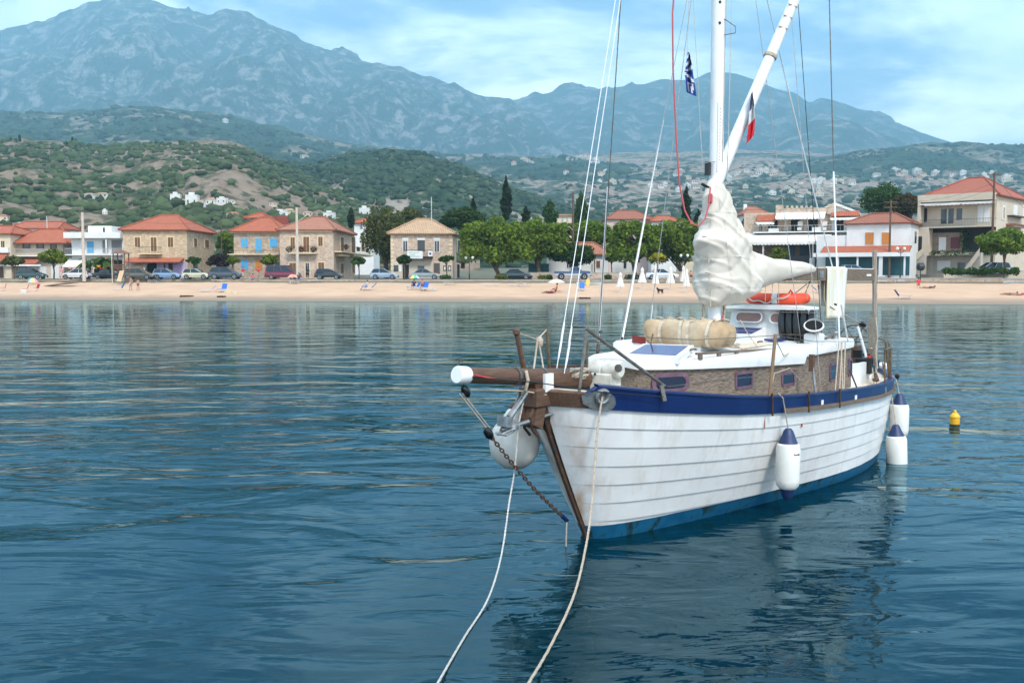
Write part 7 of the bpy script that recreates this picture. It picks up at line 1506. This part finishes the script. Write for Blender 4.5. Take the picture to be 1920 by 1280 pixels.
MB().add([(-1, -1, zt - .6), (1, -1, zt - .6), (1, 1, zt - .6), (-1, 1, zt - .6), (0, 0, zt)], [(0, 1, 4), (1, 2, 4), (2, 3, 4), (3, 0, 4), (3, 2, 1, 0)]).build('roof', mat('brown_roof', (.18, .09, .06), .8), o)
MB().add([(.1, -.85, 1.6), (.7, -.85, 1.6), (1.0, -2.7, .2), (.4, -2.7, .2), (.1, -.85, 1.52), (.7, -.85, 1.52), (1.0, -2.7, .12), (.4, -2.7, .12)], [(0, 3, 2, 1), (4, 5, 6, 7), (0, 1, 5, 4), (1, 2, 6, 5), (2, 3, 7, 6), (3, 0, 4, 7)]).build('slide', mat('slide_tan', (.55, .38, .22), .5), o)
MB().tube([(-.9, -.9, 0), (-.9, -.9, zt - .6)], .05, 6).build('pale_pole', polew, o)
# round-headed bin on post, towels
q = PX(1722, 520, 128); o = empty('litter_bin', (q.x, 127.4, 1.5), 0, 'dark drum shaped litter bin on a post by the sea wall', 'bin'); hh = PX(1722, 500, 127.4).z - 1.5; MB().tube([(0, 0, -.2), (0, 0, hh)], .06, 6).build('post', ironm, o); MB().lathe([(.30, -.45), (.5, -.30), (.5, .30), (.30, .45)], 14, c=(0, 0, hh), axis=(1, 0, 0)).build('drum', ironm, o, smooth=True)
q = beach_pt(1160, 545)
q = beach_pt(1102, 536); o = empty('chair_back', q, .3, 'yellow chair back leaning by the sea wall', 'board'); rows = [[(0, w_ * s_, z) for s_ in (-1, 1)] for w_, z in ((.05, 1.0), (.22, .8), (.27, .5), (.2, .15), (.1, 0))]; b_ = MB().grid(rows).build('deck', C('chair_yellow', (.75, .45, .12)), o); md = b_.modifiers.new('t', 'SOLIDIFY'); md.thickness = .08; o.rotation_euler = (0, R(25), R(80))  # yellow chair back, shaped as a simple tapered board
for px, py, c, lb in ((432, 550, (.7, .6, .42), 'pale oval float lying on the sand'), (1905, 527, (.7, .7, .7), 'small white dinghy drawn up by the sea wall'), (1105, 534, (.55, .68, .68), 'pale turquoise kayak beside the yellow chair back')):
    q = beach_pt(px, py); o = empty('small_float', q, .1, lb, 'float'); l_ = 1.7 if 'dinghy' in lb or 'kayak' in lb else .7; rows = [[(x * l_, y * l_ * .3 * (1 - abs(x) ** 2.5) ** .5 if abs(x) < 1 else 0, z) for y, z in ((-1, .32), (-.6, 0), (.6, 0), (1, .32), (.75, .25), (-.75, .25))] for x in np.linspace(-1, 1, 11)]; MB().grid(rows, closed=True).build('shell', C('float_%d' % px, c), o, smooth=True); MB().box(-.12, .12, -l_ * .2, l_ * .2, .2, .24).build('thwart', woodb, o)
# seaweed and drift along the water
for px, py, wpx, lb in ((350, 556, 22, 'dark weed patch at the edge of the water'), (1095, 560, 20, 'brown drift of weed near the blue lounger'), (415, 557, 14, 'reddish drift of weed by the water')):
    q = beach_pt(px, py); k = q.y / F; o = empty('seaweed', q, 0, lb, 'seaweed'); leafy('fronds', [(wpx * k * t, 0, .03, wpx * k * .3, .5, .07) for t in (-.3, 0, .3)], 260, .12, leafmat('weed', (.14, .075, .03), (.08, .05, .025)), o, px)
# ------------------------------------------------------------------ people
skin = mat('skin', (.42, .23, .15), .7, (.36, .19, .12), scale=5)
def person(loc, rz, pose, label, top_c=None, bot_c=None, h=1.7, hair=(.04, .025, .015)):
    o = empty('person', loc, rz, label, 'person'); s = h / 1.7
    if pose == 'stand': J = dict(pel=(0, 0, .92), che=(0, .0, 1.28), nek=(0, 0, 1.45), hed=(0, .02, 1.60), sl=(-.17, 0, 1.38), el=(-.24, -.02, 1.12), wl=(-.22, .10, .90), sr=(.17, 0, 1.38), er=(.26, .0, 1.12), wr=(.24, .12, .92), hl=(-.09, 0, .88), kl=(-.11, .05, .48), al=(-.12, -.02, .07), fl=(-.12, .14, .04), hr=(.09, 0, .88), kr=(.10, .10, .49), ar=(.13, .12, .07), fr=(.13, .28, .04))
    elif pose == 'sit': J = dict(pel=(0, 0, .42), che=(0, -.12, .78), nek=(0, -.14, .94), hed=(0, -.11, 1.09), sl=(-.17, -.12, .88), el=(-.25, .02, .66), wl=(-.15, .26, .66), sr=(.17, -.12, .88), er=(.25, .02, .66), wr=(.15, .26, .68), hl=(-.09, .05, .42), kl=(-.12, .48, .52), al=(-.12, .62, .10), fl=(-.12, .78, .06), hr=(.09, .05, .42), kr=(.12, .46, .58), ar=(.12, .66, .14), fr=(.12, .82, .12))
    else: J = dict(pel=(0, 0, .14), che=(0, -.36, .17), nek=(0, -.52, .20), hed=(0, -.68, .24), sl=(-.17, -.45, .17), el=(-.30, -.62, .08), wl=(-.12, -.76, .08), sr=(.17, -.45, .17), er=(.32, -.28, .08), wr=(.30, -.02, .06), hl=(-.09, .05, .13), kl=(-.12, .46, .22), al=(-.12, .84, .08), fl=(-.13, .95, .14), hr=(.09, .05, .13), kr=(.12, .48, .12), ar=(.12, .88, .07), fr=(.13, .97, .13))
    ks = list(J); E_ = [('pel', 'che'), ('che', 'nek'), ('nek', 'hed'), ('che', 'sl'), ('sl', 'el'), ('el', 'wl'), ('che', 'sr'), ('sr', 'er'), ('er', 'wr'), ('pel', 'hl'), ('hl', 'kl'), ('kl', 'al'), ('al', 'fl'), ('pel', 'hr'), ('hr', 'kr'), ('kr', 'ar'), ('ar', 'fr')]
    rad = dict(pel=.14, che=.145, nek=.055, hed=.095, sl=.06, el=.042, wl=.03, sr=.06, er=.042, wr=.03, hl=.09, kl=.058, al=.038, fl=.035, hr=.09, kr=.058, ar=.038, fr=.035)
    def body(name, keys, m, grow=0., parent=o):
        me = bpy.data.meshes.new(name); kk = [k for k in ks if k in keys]; me.from_pydata([Vector(J[k]) * s for k in kk], [(kk.index(a), kk.index(b)) for a, b in E_ if a in kk and b in kk], []); ob = link(bpy.data.objects.new(name, me)); ob.parent = parent; me.materials.append(m)
        sk = ob.modifiers.new('skin', 'SKIN'); sk.use_smooth_shade = True
        for i, k in enumerate(kk): v = me.skin_vertices[0].data[i]; v.radius = ((rad[k] + grow) * s, (rad[k] * (.75 if k in ('pel', 'che') else 1) + grow) * s); v.use_root = (k == ('pel' if 'pel' in kk else kk[0]))
        sb = ob.modifiers.new('sub', 'SUBSURF'); sb.levels = 1; sb.render_levels = 1; return ob
    body('body', ks, skin)
    hd = Vector(J['hed']) * s; MB().lathe([(.03, -.06), (.09, -.03), (.105, .03), (.09, .085), (.04, .12)], 10, c=hd + Vector((0, -.02, .02)), axis=(Vector(J['hed']) - Vector(J['nek']))).build('hair', mat('hair_%.2f' % hair[0], hair, .8), o, smooth=True)
    if top_c: body('shirt', ['pel', 'che', 'nek', 'sl', 'sr', 'el', 'er'][: 7], C('top_%s' % str(top_c), top_c), .018)
    if bot_c: body('shorts', ['pel', 'hl', 'hr', 'kl', 'kr'] if top_c else ['pel', 'hl', 'hr'], C('bot_%s' % str(bot_c), bot_c), .014)
    return o
def bperson(px, py, *a, dz=0., **k): q = beach_pt(px, py); return person(q + Vector((0, 0, dz)), *a, **k)
bperson(246, 545, 2.6, 'stand', 'person in pale swim shorts standing on the beach by the playground tower', None, (.55, .45, .45), h=1.75)
bperson(259, 545, 3.4, 'stand', 'shorter person in a dark swimsuit standing next to the one in pale shorts', None, (.02, .02, .02), h=1.5)
bperson(687, 544, 1.4, 'sit', 'person reading on the blue lounger below the slim street tree', (.6, .58, .58), (.3, .35, .5))
bperson(776, 543, .4, 'sit', 'person in dark top sitting under the red yellow and green sunshade', (.03, .03, .06), (.1, .1, .2), dz=.1)
bperson(792, 543, .2, 'sit', 'person in blue cap sitting on the end-on lounger', (.45, .2, .14), (.05, .1, .3), dz=.1, hair=(.02, .08, .3))
bperson(1030, 550, 1.2, 'lie', 'person lying on a red towel under the cream sunshade', (.30, .03, .05), (.25, .04, .05))
bperson(1043, 549, 1.6, 'sit', 'person in orange top sitting under the cream sunshade', (.70, .16, .04), (.4, .1, .05), h=1.5)
bperson(1537, 548, -.4, 'sit', 'sunburnt person sitting on a lounger seen behind the towel', None, (.1, .2, .5), h=1.6)
bperson(1722, 540, 2.8, 'sit', 'person in bright red sitting near the litter bin', (.65, .04, .06), (.6, .05, .06))
bperson(1740, 541, 1.4, 'lie', 'person lying on a pale towel beside the one in red', (.1, .05, .05), None)
bperson(1893, 553, 1.3, 'lie', 'person sunbathing at the edge of the picture beyond the hedge', None, (.05, .05, .08))
bperson(1912, 554, 1.8, 'lie', 'person lying on a crimson towel at the very edge of the picture', (.45, .03, .06), None)
bperson(560, 531, .5, 'sit', 'person in dark clothes sitting under the salmon sunshade', (.04, .03, .05), (.1, .15, .4), dz=.2)
for px, Y, ps, lb, a, b in ((456, 139.5, 'stand', 'person in a red shirt standing on the promenade by the four wheel drive', (.55, .03, .05), (.5, .42, .33)), (473, 137, 'sit', 'person in a red shirt and blue shorts sitting on the sea wall', (.6, .08, .06), (.12, .2, .5)), (485, 139.5, 'stand', 'person in a crimson top on the promenade beside the dark red van', (.6, .03, .08), (.5, .3, .25)), (116, 140, 'stand', 'person in pink clothes walking past the white gate', (.7, .25, .28), (.6, .5, .5)), (577, 142, 'stand', 'person in black standing in front of the flowered house door', (.02, .02, .025), (.03, .03, .04)), (1296, 139, 'sit', 'person at a table behind the closed umbrellas', (.5, .25, .15), (.1, .08, .07))):
    person((PX(px, 520, Y).x, Y, ROAD if Y > 138 else 1.75), random.uniform(2.6, 3.6), ps, lb, a, b)
# dark dog on the sand
q = beach_pt(1238, 551); o = empty('dog', q, 2.2, 'small black dog standing on the sand below the closed umbrellas', 'dog'); dk = mat('black_fur', (.015, .012, .010), .9)
J = [(0, .0, .42), (.30, 0, .46), (.48, 0, .60), (.62, 0, .60), (-.28, 0, .42), (-.48, 0, .52), (.28, .08, .24), (.28, .08, .03), (.28, -.08, .24), (.26, -.08, .03), (-.28, .08, .25), (-.36, .08, .14), (-.30, .08, .03), (-.28, -.08, .25), (-.36, -.08, .14), (-.30, -.08, .03)]
me = bpy.data.meshes.new('body'); me.from_pydata(J, [(0, 1), (1, 2), (2, 3), (0, 4), (4, 5), (1, 6), (6, 7), (1, 8), (8, 9), (4, 10), (10, 11), (11, 12), (4, 13), (13, 14), (14, 15)], []); ob = link(bpy.data.objects.new('body', me)); ob.parent = o; me.materials.append(dk); ob.modifiers.new('skin', 'SKIN')
for i, r_ in enumerate((.12, .14, .09, .05, .11, .03, .05, .03, .05, .03, .06, .035, .03, .06, .035, .03)): v = me.skin_vertices[0].data[i]; v.radius = (r_, r_); v.use_root = i == 0
sb = ob.modifiers.new('sub', 'SUBSURF'); sb.levels = sb.render_levels = 1
for sg in (-1, 1): MB().lathe([(.035, 0), (.025, .05), (.004, .09)], 6, c=(.46, sg * .05, .67)).build('ear', dk, o)
haze()
